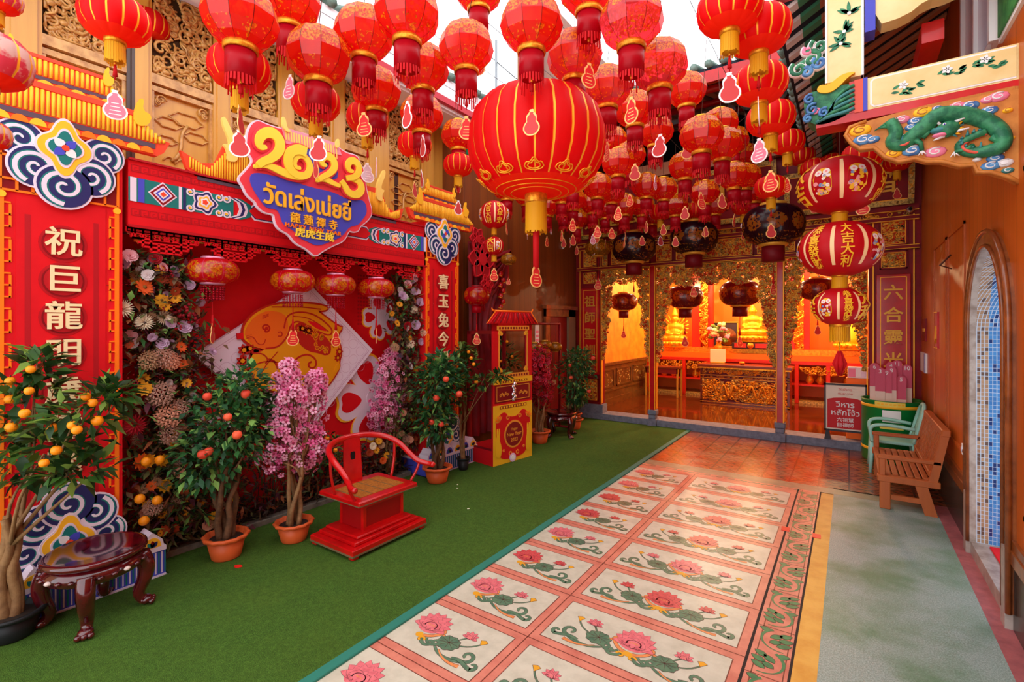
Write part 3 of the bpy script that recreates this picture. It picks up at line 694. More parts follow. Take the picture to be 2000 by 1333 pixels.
def pillar(yc, chars, wd=.66):
    M = gmat(yc, 0)
    p = MB(); p.box(-wd/2, wd/2, 0, 3.22, -.4, 0, 0, M); pl = p.build('pillar', SETM, gate)
    b = MB()                                                              # top lattice with cloud fan, side keys
    b.box(-wd/2+.03, wd/2-.03, 2.76, 3.2, 0, .004, 12, M); lattice(b, -wd/2+.03, wd/2-.03, 2.76, 3.2, .004, 2, M)
    for s in (-1, 1):
        b.box(s*(wd/2-.035)-.012, s*(wd/2-.035)+.012, .45, 2.76, 0, .01, 2, M)
        for k in range(30):
            y0 = .5+k*.075
            if k % 3 < 2: b.box(s*(wd/2-.075)-.006, s*(wd/2-.075)+.006, y0, y0+.07, 0, .008, 2, M)
            b.box(min(s*(wd/2-.04), s*(wd/2-.078)), max(s*(wd/2-.04), s*(wd/2-.078)), y0, y0+.01, 0, .008, 2, M)
        b.disc((s*(wd/2-.035), 2.73), .022, 0, .016, 3, M, 12)
    b.build('fret_border', SETM, pl)
    n = MB(); n.box(-wd/2+.1, wd/2-.1, .5, 2.73, 0, .006, 0, M)
    for s in (-1, 1):
        n.box(s*.175-.014, s*.175+.014, .62, 2.62, .006, .0075, 1, M)
    ban = n.build('banner', SETM, pl)
    for i, ch in enumerate(chars):
        c = MB(); y = 2.45-i*.25
        c.disc((0, y), .125, .006, .010, 1, M, 32); c.disc((0, y), .11, .010, .013, 12, M, 32); c.disc((0, y), .1, .013, .016, 1, M, 32)
        c.text(ch, .2, 0, y, .016, .014, 9, M, bold=.012)
        c.build('character_medallion', SETM, ban)
    f = MB(); cloud_fan(f, gmat(yc, 3.16, .014), 1.12, False); f.build('cloud_ornament', SETM, pl)
    f = MB(); cloud_fan(f, gmat(yc+.02, .36, .02), 1.1, True); f.build('cloud_ornament', SETM, pl)
    k = MB()                                                              # painted base
    for s in (-1, 1):
        lattice(k, -.3, .3, .3, .5, .004, 2, M) if s > 0 else None
    k.box(-.4, .56, 0, .2, -.35, .13, 10, M); k.box(-.4, .56, .2, .23, -.35, .14, 8, M); k.box(-.4, .56, .0, .02, -.35, .135, 8, M)
    for i in range(48): k.box(-.39+i*.02, -.382+i*.02, .03, .19, .13, .133, 7 if i % 2 else 8, M)
    for i in range(6):
        x = -.33+i*.16; k.prism([(x+.075*math.cos(a), .23+.1*math.sin(a)*(1+.2*math.sin(5*a))) for a in [PI*j/12 for j in range(13)]], -.02, .135, 8, M)
        k.prism([(x+.058*math.cos(a), .235+.075*math.sin(a)) for a in [PI*j/12 for j in range(13)]], .135, .139, 3 if i % 2 else 10, M)
        for j in range(3): k.prism(petal(x, .24, PI/2+(j-1)*.7, .05, .03), .139, .142, (6, 12, 7)[j], M)
    k.build('painted_base', SETM, pl)
    r = MB(); pagoda_roof(r, 1.26, .3, gmat(yc, 3.2, 0), -.03); r.build('pagoda_roof', SETM, pl)
    r = MB(); pagoda_roof(r, .72, .2, gmat(yc, 3.5, -.05), -.03); r.build('pagoda_roof', SETM, pl)
    return pl
pillar(.985, '祝巨龍明歲騰飛'); pillar(4.745, '喜玉兔今朝奔躍')
Y0, Y1 = 1.315, 4.415
bm_ = MB(); M = gmat(2.9, 0); h = (Y1-Y0)/2
bm_.box(-h, h, 2.64, 3.14, -.35, 0, 0, M)
bm = bm_.build('lintel_beam', SETM, gate)
k = MB()
meander(k, -h+.02, h-.02, 3.05, 3.1, .002, 1, M, .006); meander(k, -h+.02, h-.02, 2.72, 2.77, .002, 1, M, .006)
k.box(-h, h, 3.13, 3.145, 0, .02, 1, M); k.box(-h, h, 2.63, 2.65, 0, .015, 1, M)
k.build('key_pattern', SETM, bm)
k = MB()                                                                  # painted band
for s in (-1, 1):
    X = lambda a: s*(h-a)
    def bx_(a, b, m_, z, y0=2.825, y1=3.005): k.box(min(X(a), X(b)), max(X(a), X(b)), y0, y1, 0, z, m_, M)
    bx_(0, .75, 7, .004); bx_(.01, .05, 8, .006); bx_(.06, .1, 10, .006)
    for cx_, rr in ((.22, .085), (.52, .08)):
        c = X(cx_)
        for q_, m_, z_ in ((1.15, 8, .006), (1., 12 if cx_ < .3 else 6, .008), (.78, 8, .01), (.6, 10 if cx_ < .3 else 3, .012), (.42, 11, .014), (.25, 4, .016)):
            k.prism([(c+rr*q_, 2.915), (c, 2.915+rr*q_), (c-rr*q_, 2.915), (c, 2.915-rr*q_)] if cx_ < .3 else [(c+rr*q_*(1+.15*math.cos(5*t))*math.cos(t), 2.915+rr*q_*(1+.15*math.cos(5*t))*math.sin(t)) for t in [2*PI*j/30 for j in range(30)]], 0, z_, m_, M)
    bx_(.33, .35, 8, .007); bx_(.36, .38, 6, .007)
    for cy_ in (2.85, 2.98):
        for cx_ in (.41, .63, .69):
            S = spiral(X(cx_), cy_, .035, .006, 1, 1.4*s, 18); k.stroke(S, .012, 0, .009, 8, M); k.disc((X(cx_), cy_), .01, 0, .011, 3, M, 10)
    for j, (d_, m_) in enumerate(((0, 8), (.025, 6), (.05, 8), (.075, 7))):
        k.prism([(X(.7+d_), 2.825), (X(.78+d_), 2.86), (X(.8+d_), 2.915), (X(.78+d_), 2.97), (X(.7+d_), 3.005), (X(.74+d_), 3.005), (X(.82+d_), 2.97), (X(.84+d_), 2.915), (X(.82+d_), 2.86), (X(.74+d_), 2.825)], 0, .005+j*.0005, m_, M)
i_ = h-.86
for q_, m_, z_ in ((0, 8, .004), (.012, 6, .006), (.02, 0, .008)):
    k.prism([(-i_+q_, 2.915), (-i_+.07+q_*.6, 2.84+q_), (i_-.07-q_*.6, 2.84+q_), (i_-q_, 2.915), (i_-.07-q_*.6, 2.99-q_), (-i_+.07+q_*.6, 2.99-q_)], 0, z_, m_, M)
k.build('painted_band', SETM, bm)
v = MB()                                                                  # cut-out valance in stepped scallops
n = 6; p = 2*h/n; t_ = .014
for i in range(n):
    a = -h+i*p
    def hv(x0, x1, y): v.box(a+x0*p, a+x1*p, y-t_/2, y+t_/2, -.05, -.03, 0, M)
    def vv(x, y0, y1): v.box(a+x*p-t_/2, a+x*p+t_/2, y0, y1, -.05, -.03, 0, M)
    hv(0, 1, 2.63); hv(0, 1, 2.6); hv(.06, .94, 2.56); hv(.2, .8, 2.5); hv(.06, .2, 2.56); hv(.3, .7, 2.465); hv(.14, .86, 2.53)
    for x, y in ((0, 2.6), (.06, 2.56), (.2, 2.5), (.3, 2.465)):
        vv(x, y, 2.64); vv(1-x, y, 2.64)
    for j in range(9):
        x = .1+j*.1; vv(x, 2.60 if j % 2 else 2.565, 2.64)
        if .25 < x < .75: vv(x, 2.465 if .35 < x < .65 else 2.5, 2.53)
    for j in range(6):
        x = .2+j*.12; v.stroke([(a+x*p-.022, 2.58), (a+x*p, 2.602), (a+x*p+.022, 2.58), (a+x*p, 2.558)], .01, -.05, -.03, 0, M, True)
v.box(-h, h, 2.6, 2.65, -.06, -.03, 1, M)
v.build('fretwork_valance', SETM, gate)
v = MB()
for s in (-1, 1):
    v.box(s*h-.012 if s > 0 else -h, h if s > 0 else -h+.012, 2.2, 2.62, -.06, -.03, 0, M)
# roof cut-outs on the beam beside the sign
bd = MB(); bd.box(-h, h, .02, 2.64, -.47, -.45, 0, M); bd.box(-h, -h+.02, .02, 2.64, -.45, -.35, 0, M); bd.box(h-.02, h, .02, 2.64, -.45, -.35, 0, M)
bkd = bd.build('backdrop_board', SETM, gate)
r = MB(); Zr = 3.14
def wing(s):
    pts = [(s*.55, 0), (s*1.42, .0), (s*1.5, .05), (s*1.56, .2), (s*1.36, .13), (s*1.22, .16), (s*1.12, .36), (s*.55, .36)]
    Mw = gmat(2.88, Zr-.02, 0) @ Matrix.Diagonal((.76, .9, 1, 1))
    r.prism(pts, -.04, 0, 4, Mw)
    for i in range(34):
        x = .58+i*.027; y1 = .3 if x < 1.1 else max(.1, .3-(x-1.1)*1.1) if x < 1.3 else .1+(x-1.3)*.35
        r.tube([(s*x, .02+max(0, x-1.35)*.35, .004), (s*x, y1, .004)], .0105, 6, 3, Mw)
    r.box(min(s*.55, s*1.1), max(s*.55, s*1.1), .3, .36, 0, .012, 4, Mw); r.box(min(s*.5, s*1.4), max(s*.5, s*1.4), -.03, 0, 0, .006, 5, Mw)
    r.prism(smooth([(s*.98, .22), (s*1.12, .2), (s*1.1, .3), (s*1.16, .36), (s*1.08, .36), (s*1.1, .44), (s*1.15, .52), (s*1.17, .6), (s*1.13, .62), (s*1.07, .52), (s*1.0, .4)], 2), .0, .03, 13, Mw)
wing(-1); r.build('pagoda_roof', SETM, gate); r = MB(); wing(1)
r.build('pagoda_roof', SETM, gate)
# big blossom painted on the backdrop
f = MB(); 
def bigflower(cy, cz, R, z):
    for i in range(5):
        a = PI/2+i*2*PI/5+.35; ca, sa = math.cos(a), math.sin(a)
        base = [(0, 0), (.35, .3), (.72, .42), (.95, .22), (.86, .0), (.95, -.22), (.72, -.42), (.35, -.3)]
        for q_, m_, z_ in ((1.06, 3, .01), (1., 8, .013), (.55, 0, .016)):
            P = [(x*R*(q_ if q_ > .9 else .6)+(.0 if q_ > .9 else .28*R), y*R*q_) for x, y in base]
            f.prism([(x*ca-y*sa, x*sa+y*ca) for x, y in smooth(P, 2)], 0, z_+z+i*.0004, m_, frm('L', (-.45, cy-2.9, cz)))
    f.disc((0, 0), R*.2, 0, .022+z, 8, frm('L', (-.45, cy-2.9, cz)), 20)
bigflower(3.98, 1.0, .56, 0); bigflower(2.0, .8, .36, 0); bigflower(4.1, 2.0, .3, 0)
f.build('painted_blossom', SETM, bkd)
k = MB(); Mk = gmat(2.9, 0, -.45)                                          # dotted lattice at the upper corner of the backdrop
for i in range(16):
    for j in range(14): k.box(.85+i*.04, .872+i*.04, 1.9+j*.045, 1.922+j*.045, 0, .006, 1, Mk)
k.build('dotted_lattice', SETM, bkd)

# ---------------------------------------------------------------- signboard 2023
XG = -4.27; OC = (440, 220, 4.761)
CY, CZ = onx(600, 380, XG).y, onx(600, 380, XG).z
sign = thing('new_year_signboard', 'blue and red scalloped signboard reading 2023 fixed on the gateway beam', 'signboard', (XG, CY, CZ))
def sg(pts): return [(y-CY, z-CZ) for y, z in plx(XG, pts, OC)]
SM = frm('L'); SMAT = [pm('sign_red', (236, 62, 74), .45), BLUE, YEL, pm('sign_yellow', (255, 222, 66), .4), PALE, ORG, pm('sign_pink', (238, 150, 168), .5), WHITE, YELL]
out = [(125,615),(180,560),(260,470),(255,420),(205,360),(205,230),(235,120),(300,70),(380,110),(500,150),(620,170),(840,230),(1010,290),(1120,380),(1230,400),(1255,480),(1310,560),(1300,650),(1330,800),(1370,930),(1330,1000),(1250,1060),(1240,1100),(1190,1110),(1150,1090),(1110,1190),(1000,1235),(900,1290),(838,1340),(770,1270),(650,1210),(600,1130),(500,1080),(465,1010),(460,940),(370,930),(300,870),(290,830),(210,770),(170,680)]
b = MB(); b.prism(grow(sg(smooth(out, 2)), .012), -.03, -.004, 4, SM); b.prism(sg(smooth(out, 2)), -.02, 0, 0, SM); b.build('board', SMAT, sign)
inn = [(215,620),(255,550),(500,600),(800,700),(1000,740),(1110,800),(1180,820),(1290,810),(1320,930),(1270,1000),(1230,1050),(1150,1060),(1090,1150),(980,1200),(900,1230),(840,1240),(760,1200),(690,1170),(640,1100),(530,1040),(510,960),(480,900),(380,890),(340,840),(270,740)]
p = MB(); p.prism(sg(smooth(inn, 2)), 0, .008, 1, SM); p.prism(sg(smooth([(660,330),(760,340),(850,350),(1000,420),(1060,600),(980,640),(820,540),(700,420)], 1)), 0, .006, 1, SM); p.build('blue_panel', SMAT, sign)
p = MB()                                                                   # pink roof at the back
p.prism(sg([(520,130),(1040,290),(1080,400),(860,350),(640,300),(560,290)]), 0, .008, 6, SM)
for i in range(20):
    t = i/19; x0, y0 = 555+470*t, 165+150*t; P = sg([(x0, y0), (x0+6, y0+90+30*t)]); p.stroke(P, .012, .008, .014, 8, SM)
p.prism(sg(smooth([(515,40),(545,60),(560,150),(600,180),(560,190),(520,140)], 1)), .0, .03, 8, SM); p.prism(sg(smooth([(1010,290),(1040,235),(1050,320),(1020,340)], 1)), 0, .03, 8, SM)
p.build('roof_motif', SMAT, sign)
def digit(paths, name='digit'):
    d_ = MB()
    for pts, ws in paths:
        C = smooth(sg(pts), 3, False); n = len(C); f = lambda i: ws[0]+(ws[1]-ws[0])*min(1, i/(n*.45)) if i < n*.45 else ws[1]+(ws[2]-ws[1])*(i-n*.45)/(n*.55)
        W = [f(i) for i in range(n)]
        d_.stroke(C, [q+.034 for q in W], .004, .018, 0, SM, False, .00012)
        d_.stroke(C, W, .01, .036, 3, SM, False, .00015); d_.disc(C[0], W[0]*.62, .01, .0355, 3, SM, 14)
    d_.build(name, SMAT, sign)
digit([([(350,330),(310,330),(290,270),(330,200),(420,190),(490,260),(490,360),(420,430),(330,460),(285,500)], (.035,.1,.05)), ([(270,505),(360,490),(460,530),(580,590),(690,610),(760,580)], (.03,.07,.05))])
digit([([(670,520),(635,515),(620,460),(660,400),(730,420),(775,500),(750,590),(660,600),(580,540),(555,450),(580,370),(660,345),(730,380)], (.03,.06,.1))])
digit([([(915,495),(890,490),(870,450),(910,400),(980,430),(1005,510),(960,570),(890,600),(850,630)], (.028,.08,.035)), ([(845,635),(910,620),(980,660),(1050,690)], (.03,.055,.03))])
digit([([(1165,550),(1135,545),(1115,490),(1160,440),(1225,490),(1225,570),(1175,610),(1110,615)], (.028,.075,.05)), ([(1170,615),(1240,650),(1255,730),(1200,775),(1130,755),(1095,690),(1060,640)], (.06,.08,.05))])
def stx(px_, py_, body, size, m_=3, bold=.0, sx=1., h_=.015, name='lettering', sp=1.):
    q = sg([(px_, py_)])[0]; t_ = MB(); t_.text(body, size, q[0], q[1], .008, h_, m_, SM, bold, sx, sp=sp); t_.build(name, SMAT, sign)
stx(790, 862, 'วัดเล่งเน่ยยี่', .235, 2, .018, .86)
stx(825, 1022, '龍 蓮 禪 寺', .1, 2, .008, 1.05)
stx(820, 1090, 'HAPPY NEW YEAR', .055, 5, .006, 1.1, sp=1.25)
stx(828, 1142, '虎虎生威', .1, 3, .012, 1.05)

# ---------------------------------------------------------------- rabbit panel
XP = -4.74; OR_ = (360, 450, 3.333)
PY, PZ = onx(597, 709, XP).y, onx(597, 709, XP).z
rp = thing('rabbit_panel', 'white diamond panel with a golden rabbit standing on edge before the red backdrop', 'panel', (XP, PY, PZ))
def rg_(pts): return [(y-PY, z-PZ) for y, z in plx(XP, pts, OR_)]
RM = [PALE, pm('rabbit_gold', (240, 158, 18), .35, .2), pm('rabbit_line', (186, 28, 16), .5), pm('panel_line', (196, 150, 178), .5), pm('rabbit_orange', (234, 104, 22), .4), RED]
D = rg_([(65, 815), (812, 345), (1228, 780), (760, 1385)])
m = MB(); m.prism(D, -.05, 0, 0, SM)
for q_, w_ in ((.93, .008), (.9, .004)): m.stroke([(x*q_, y*q_) for x, y in D], w_, None, .001, 3, SM, True)
for i in range(-9, 10):
    for j in range(-9, 10):
        if (i+j) % 2 == 0 and abs(i)+abs(j) < 8.6:
            cx_, cy_ = i*.1, j*.09
            m.stroke([(cx_+.06*math.cos(t), cy_+.055*math.sin(t)) for t in [2*PI*k/10 for k in range(10)]], .003, None, .0012, 3, SM, True)
m.build('diamond_board', RM, rp)
body = [(378,690),(380,640),(405,590),(450,545),(500,515),(560,490),(640,478),(760,476),(870,486),(935,505),(905,525),(850,520),(930,580),(1000,630),(1025,630),(985,690),(1005,740),(1015,800),(1000,860),(1003,890),(985,930),(965,960),(945,990),(915,1020),(915,1055),(860,1065),(800,1050),(720,1085),(650,1075),(600,1050),(540,1040),(500,1040),(460,1075),(420,1060),(440,960),(430,900),(425,850),(440,800),(500,790),(520,770),(460,765),(420,740),(385,715)]
m = MB(); B = smooth(rg_(body), 1); m.prism(grow(B, .02), 0, .014, 2, SM); m.prism(B, .0, .022, 1, SM)
rb = m.build('rabbit_relief', RM, rp)
m = MB()
def ln(pts, w_=.012, cl=False, k_=2): m.stroke(smooth(rg_(pts), k_, cl), w_, .022, .026, 2, SM, cl)
def fl_(pts, mm, z=.025): m.prism(smooth(rg_(pts), 1), .02, z, mm, SM)
fl_([(385,690),(390,640),(450,560),(540,520),(640,540),(670,600),(660,680),(600,760),(520,780),(440,750)], 4)
ln([(640,640),(655,560),(720,530),(820,540),(900,590),(960,650),(940,690),(860,660),(780,610),(720,590),(680,620),(670,680),(610,760),(520,770)], .016)
ln([(700,560),(800,570),(880,620),(930,660)], .01); ln([(560,500),(640,500),(760,500),(880,515)], .012); fl_([(790,585),(870,610),(930,660),(870,650),(810,610)], 5, .0255)
ln([(520,650),(500,640),(505,620),(530,615),(550,635),(540,660),(515,662)], .016, True); fl_([(515,630),(535,628),(538,650),(518,652)], 2, .028)
ln([(400,700),(440,690),(470,745),(510,745),(520,710)], .009); ln([(600,690),(630,690),(625,660),(600,665)], .012)
for a_ in (0, 14, 28): ln([(395,690+a_*.5),(430,680+a_)], .004); ln([(500,560+a_*.6),(540,545+a_*.5)], .006)
ln([(700,860),(740,820),(800,805),(850,840),(850,890),(810,900),(795,870),(820,855)], .018); ln([(700,870),(690,930),(710,1000),(760,1030)], .012); ln([(800,1000),(830,970),(810,960),(790,985)], .016)
ln([(430,800),(500,800),(540,840),(520,870)], .012); ln([(440,880),(520,850),(600,860)], .012); ln([(600,790),(520,880),(480,960)], .008); ln([(540,840),(580,850),(600,900)], .02)
rr = random.Random(4)
def rose(x, y, r_, mm=2):
    c = rg_([(x, y)])[0]
    for i in range(7): m.prism([(c[0]+q0, c[1]+q1) for q0, q1 in petal(0, 0, 2*PI*i/7, r_, r_*.6)], .02, .0275, mm, SM)
    m.disc(c, r_*.35, .02, .029, 1, SM, 10)
for (x, y, r_) in ((380,780,.06),(420,770,.05),(370,850,.06),(385,920,.06),(420,980,.055),(410,940,.05),(970,725,.07),(1000,790,.05),(990,830,.045),(760,640,.05),(800,655,.05),(480,1060,.05)): rose(x, y, r_)
fl_([(720,600),(790,610),(870,660),(940,720),(950,790),(920,820),(860,800),(800,790),(740,740),(700,680)], 2)
for i in range(40):
    x, y = rr.uniform(725, 930), rr.uniform(630, 800)
    if (y-610)/(x-690) > .75+rr.random()*.3 or (y-600) < (x-740)*.55: continue
    c = rg_([(x, y)])[0]; m.stroke(spiral(c[0], c[1], .03, .006, rr.uniform(0, 6), 1.2, 10), .008, .025, .0275, 1, SM)
fl_([(975,880),(1005,860),(1003,900),(980,930),(960,950)], 1, .027); ln([(985,890),(975,925)], .008)
m.build('painted_lines', RM, rb)
m = MB(); m.prism(rg_([(336,672),(378,668),(380,705),(340,712)]), 0, .02, 5, SM); m.build('red_tab', RM, rp)
# ================================================================ shrine front
YF = 9.05
FS = [DRED, GOLDL, GOLD, LACQ, pm('maroon_panel', (96, 10, 22), .45), GREYST, GOLDP, CREAMG]
RGOLD = pm('red_gilt', (206, 60, 20), .4, .4, bump=(50, .3)); DGOLD = pm('old_gilt', (186, 140, 60), .4, .5, var=(40, (96, 70, 36), .4, .65))
FF = frm('F', (0, YF, 0))
m = MB()
m.box(-4.6, XR, YF-.05, YF+.35, -.02, .125, 0); m.box(-4.65, -4.05, YF-.02, YF+.2, 0, .3, 0); m.box(.22, XR, YF-.02, YF+.2, 0, .3, 0)
struct(m.build('shrine_step', [GREYST])); bpy.data.objects['shrine_step'].name = 'trim_2'
m = MB()
# pilasters, lintel, wall above the opening
for (a, b) in ((-4.65, -4.10), (.24, XR)): m.box(a, b, YF, YF+.2, .3, 4.85, 0)
m.box(-4.1, .24, YF, YF+.2, 3.0, 4.85, 0)
for z, t_, mm in ((3.0, .05, 0), (3.42, .05, 0), (3.56, .07, 0)): m.box(-4.6, .82, YF-.06, YF, z, z+t_, mm)
for z in (3.0, 3.05, 3.415, 3.47, 3.55): m.box(-4.6, .82, YF-.068, YF, z, z+.008, 1)
wf = struct(m.build('wall_shrine_front', FS))
rg = random.Random(21)
def gilt(mb, x0, x1, y0, y1, n, r, M, ms=(2,), inside=None, zr=.03): scrollwork(mb, inside, x0, x1, y0, y1, n, r, M, ms, rg, zr, 1.2, 9)
GOLDA = pm('bright_gilt', (255, 190, 66), .4, .25, var=(30, (214, 130, 30), .35, .7)); DGOLD = pm('olive_gilt', (214, 170, 84), .4, .25, var=(40, (120, 90, 40), .4, .65))
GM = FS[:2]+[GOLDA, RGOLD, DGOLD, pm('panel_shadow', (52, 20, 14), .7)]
def framed(x0, x1, z0, z1, dens=260, r=.0085, name='gilded_panel', ms=(2, 2, 3, 4)):
    p = MB(); M = frm('F', (0, YF-.002, 0))
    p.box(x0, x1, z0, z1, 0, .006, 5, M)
    for (a, b, c, d) in ((x0, x1, z0, z0+.018), (x0, x1, z1-.018, z1), (x0, x0+.018, z0, z1), (x1-.018, x1, z0, z1)): p.box(a, b, c, d, 0, .04, 0, M)
    for (a, b, c, d) in ((x0+.018, x1-.018, z0+.018, z0+.026), (x0+.018, x1-.018, z1-.026, z1-.018), (x0+.018, x0+.026, z0+.018, z1-.018), (x1-.026, x1-.018, z0+.018, z1-.018)): p.box(a, b, c, d, 0, .035, 1, M)
    gilt(p, x0+.03, x1-.03, z0+.03, z1-.03, int((x1-x0)*(z1-z0)*dens*4), r, M, ms)
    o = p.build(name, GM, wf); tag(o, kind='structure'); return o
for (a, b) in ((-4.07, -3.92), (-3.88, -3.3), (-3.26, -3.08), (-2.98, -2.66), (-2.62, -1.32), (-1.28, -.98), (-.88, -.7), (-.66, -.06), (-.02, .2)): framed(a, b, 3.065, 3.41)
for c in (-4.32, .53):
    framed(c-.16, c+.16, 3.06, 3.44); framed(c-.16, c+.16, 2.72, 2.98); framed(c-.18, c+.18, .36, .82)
p = MB()                                                                   # row of small gilt scrolls under the boards
gilt(p, -4.55, .78, 3.49, 3.55, 170, .007, FF, (2, 4), zr=.03); o = p.build('gilded_strip', GM, wf)
for s, c in ((1, -4.32), (-1, .53)):
    p = MB()
    for x in (c-.235, c+.235): p.box(x-.008, x+.008, .32, 3.5, 0, .02, 1, FF)
    p.build('gold_beading', FS, wf)
# slim posts on stone bases
for x in (-3.03, -.925):
    t = thing('shrine_post', 'slim red post with gold edges on a stone base, '+('beside the small side table' if x < -2 else 'before the altar table'), 'post', (x, YF-.02, 0))
    p = MB(); p.bbox(-.045, .045, -.045, .045, .3, 3.02, .006); p.build('shaft', LACQ, t)
    p = MB()
    for a in (-.05, .05):
        for b in (-.05, .05): p.box(a-.006, a+.006, b-.006, b+.006, .3, 3.0)
    p.build('gold_edging', GOLDL, t)
    p = MB(); p.bbox(-.085, .085, -.085, .085, 0, .14, .008); p.bbox(-.065, .065, -.065, .065, .14, .22, .008); p.bbox(-.08, .08, -.08, .08, .22, .31, .01); p.build('stone_base', GREYST, t)
# openwork aprons in the three bays
def apron(x0, x1, label, top=.3, side=.25, low=1.2):
    t = thing('carved_apron', label, 'carving', ((x0+x1)/2, YF+.03, 3.0)); M = frm('F', (-(x0+x1)/2, 0, -3.0))
    h = (x1-x0)/2; c = (x0+x1)/2
    def ins(x, y):
        d = min(x-x0, x1-x)
        if y > 3.0-top*(.75+.25*abs(math.cos((x-c)*7))): return True
        sd = side*(.2+.8*min(1, (y-low)/(3.0-low)*1.2))*(1+.12*math.sin(y*14))
        return y > low and d < sd
    p = MB(); p.box(x0, x1, 2.975, 2.995, -.02, .02, 1, M)
    for x in (x0, x1-.015): p.box(x, x+.015, .33, 2.99, -.02, .03, 1, M)
    p.build('gold_frame', GM, t)
    p = MB(); n = int(((x1-x0)*top+1.6*side*1.8)*780)
    gilt(p, x0+.012, x1-.012, low, 2.975, n, .0085, M, (2, 2, 3, 4, 4), ins, .05); p.build('openwork', GM, t)
apron(-4.09, -3.08, 'gilded openwork apron round the bay before the orange curtain')
apron(-2.98, -.975, 'widest gilded openwork apron above the long altar table', .38, .3, 1.2)
apron(-.875, .23, 'gilded openwork apron round the bay behind the hanging crimson lanterns')
# name boards leaning forward
def board(name, label, x0, x1, z0, z1, chars, size, tilt=14, gap=None):
    c = (x0+x1)/2; t = thing(name, label, 'signboard', (c, YF-.08, z0)); t.rotation_euler[0] = math.radians(tilt)
    M = frm('F'); w_ = (x1-x0)/2; h = z1-z0
    p = MB(); p.box(-w_, w_, 0, h, -.05, 0, 0, M); p.build('board', FS, t)
    p = MB()
    for (a, b, c_, d) in ((-w_, w_, 0, .07), (-w_, w_, h-.07, h), (-w_, -w_+.07, 0, h), (w_-.07, w_, 0, h)):
        p.box(a, b, c_, d, 0, .03, 4, M)
    for (a, b, c_, d) in ((-w_+.07, w_-.07, .07, .082), (-w_+.07, w_-.07, h-.082, h-.07)): p.box(a, b, c_, d, 0, .02, 1, M)
    gilt(p, -w_+.01, w_-.01, .01, .06, int(w_*60), .008, M, (2, 4)); gilt(p, w_-.06, w_-.01, .07, h-.07, int(h*40), .008, M, (2, 4)); gilt(p, -w_+.01, -w_+.06, .07, h-.07, int(h*40), .008, M, (2, 4))
    p.build('carved_border', GM, t)
    n = len(chars); st_ = (2*w_-.2)/n
    for i, ch in enumerate(chars):
        p = MB(); p.text(ch, size, -w_+.1+(i+.5)*st_, h/2, .002, .03, 6, M, .012); p.build('character', FS, t)
board('name_board', 'largest dark red name board with three big gold characters over the middle bay', -3.0, -.95, 3.64, 4.56, '殿祖六', .62)
board('name_board', 'dark red board of gold characters over the bay with the orange curtain', -4.5, -3.12, 3.64, 4.3, '光重法', .36)
board('name_board', 'dark red board of gold characters over the bay beside the teak wall', -.85, .76, 3.64, 4.3, '法照普', .36)
# couplet tablets on the pilasters
for c, chars, lab in ((-4.32, '祖師聖訓', 'narrow dark red couplet tablet with gold characters on the pilaster by the far corner door'), (.53, '六合靈光輝', 'narrow dark red couplet tablet with gold characters on the pilaster above the numbered paddles')):
    t = thing('couplet_tablet', lab, 'tablet', (c, YF, 0)); M = frm('F')
    p = MB(); p.bbox(-.2, .2, -.03, 0, .9, 2.64, .006, 3); p.build('board', FS, t)
    p = MB()
    for x in (-.15, .15): p.box(x-.006, x+.006, .95, 2.6, .03, .036, 1, M)
    for z in (.95, 2.6): p.box(-.15, .15, z-.006, z+.006, .03, .036, 1, M)
    p.build('gold_line', FS, t)
    for i, ch in enumerate(chars):
        p = MB(); p.text(ch, .24, 0, 2.36-i*.33, .03, .016, 6, M, .014); p.build('character', FS, t)
# bullet camera
t = thing('security_camera', 'small white round camera at the top of the shrine pilaster', 'camera', (.72, YF-.05, 3.56)); p = MB(); p.lathe([(.0, -.02), (.045, -.02), (.05, .0), (.045, .02), (0, .03)], 16, 0, Matrix.Rotation(PI/2, 4, 'X')); p.build('housing', SILV, t); p = MB(); p.lathe([(.0, .0), (.025, .0), (.02, .012), (0, .014)], 12, 0, Matrix.Translation((0, -.03, 0)) @ Matrix.Rotation(PI/2, 4, 'X')); p.build('lens', BLACK, t)

# ================================================================ hall behind the front
HF = pm('polished_hall_tiles', (112, 56, 22), .08, var=(3, (90, 42, 16), .3, .7), spec=.8)
FLAME = pm('orange_drape', (240, 150, 30), .6, var=(5, (220, 116, 16), .35, .7))
ORW = pm('orange_red_wall', (240, 112, 16), .5)
m = MB(); m.box(-4.6, .8, YF+.3, 13.9, -.02, .12); struct(m.build('floor', HF))
m = MB(); m.box(-4.6, -4.45, YF+.2, 13.9, .12, 3.7); struct(m.build('wall_left', FLAME))
m = MB(); m.box(.6, .8, YF+.2, 13.9, .12, 3.7); struct(m.build('wall_right', FLAME))
m = MB(); m.box(-4.6, .8, 13.8, 13.95, .0, 3.7); struct(m.build('wall_back', ORW))
m = MB(); m.box(-4.6, .8, YF+.2, 13.95, 3.7, 3.8); struct(m.build('ceiling', pm('hall_ceiling', (150, 60, 30), .6)))
WAIN = pm('wainscot_wood', (120, 74, 26), .35, var=(9, (84, 50, 18), .35, .7), coat=.4)
m = MB()
M = frm('L', (-4.45, 0, 0)); m.box(9.3, 12.6, .12, 1.0, 0, .05, 0, M); m.box(9.3, 12.6, 1.0, 1.06, 0, .09, 0, M); m.box(9.3, 12.6, .12, .26, 0, .08, 0, M); m.box(9.3, 12.6, .42, .46, .05, .07, 0, M)
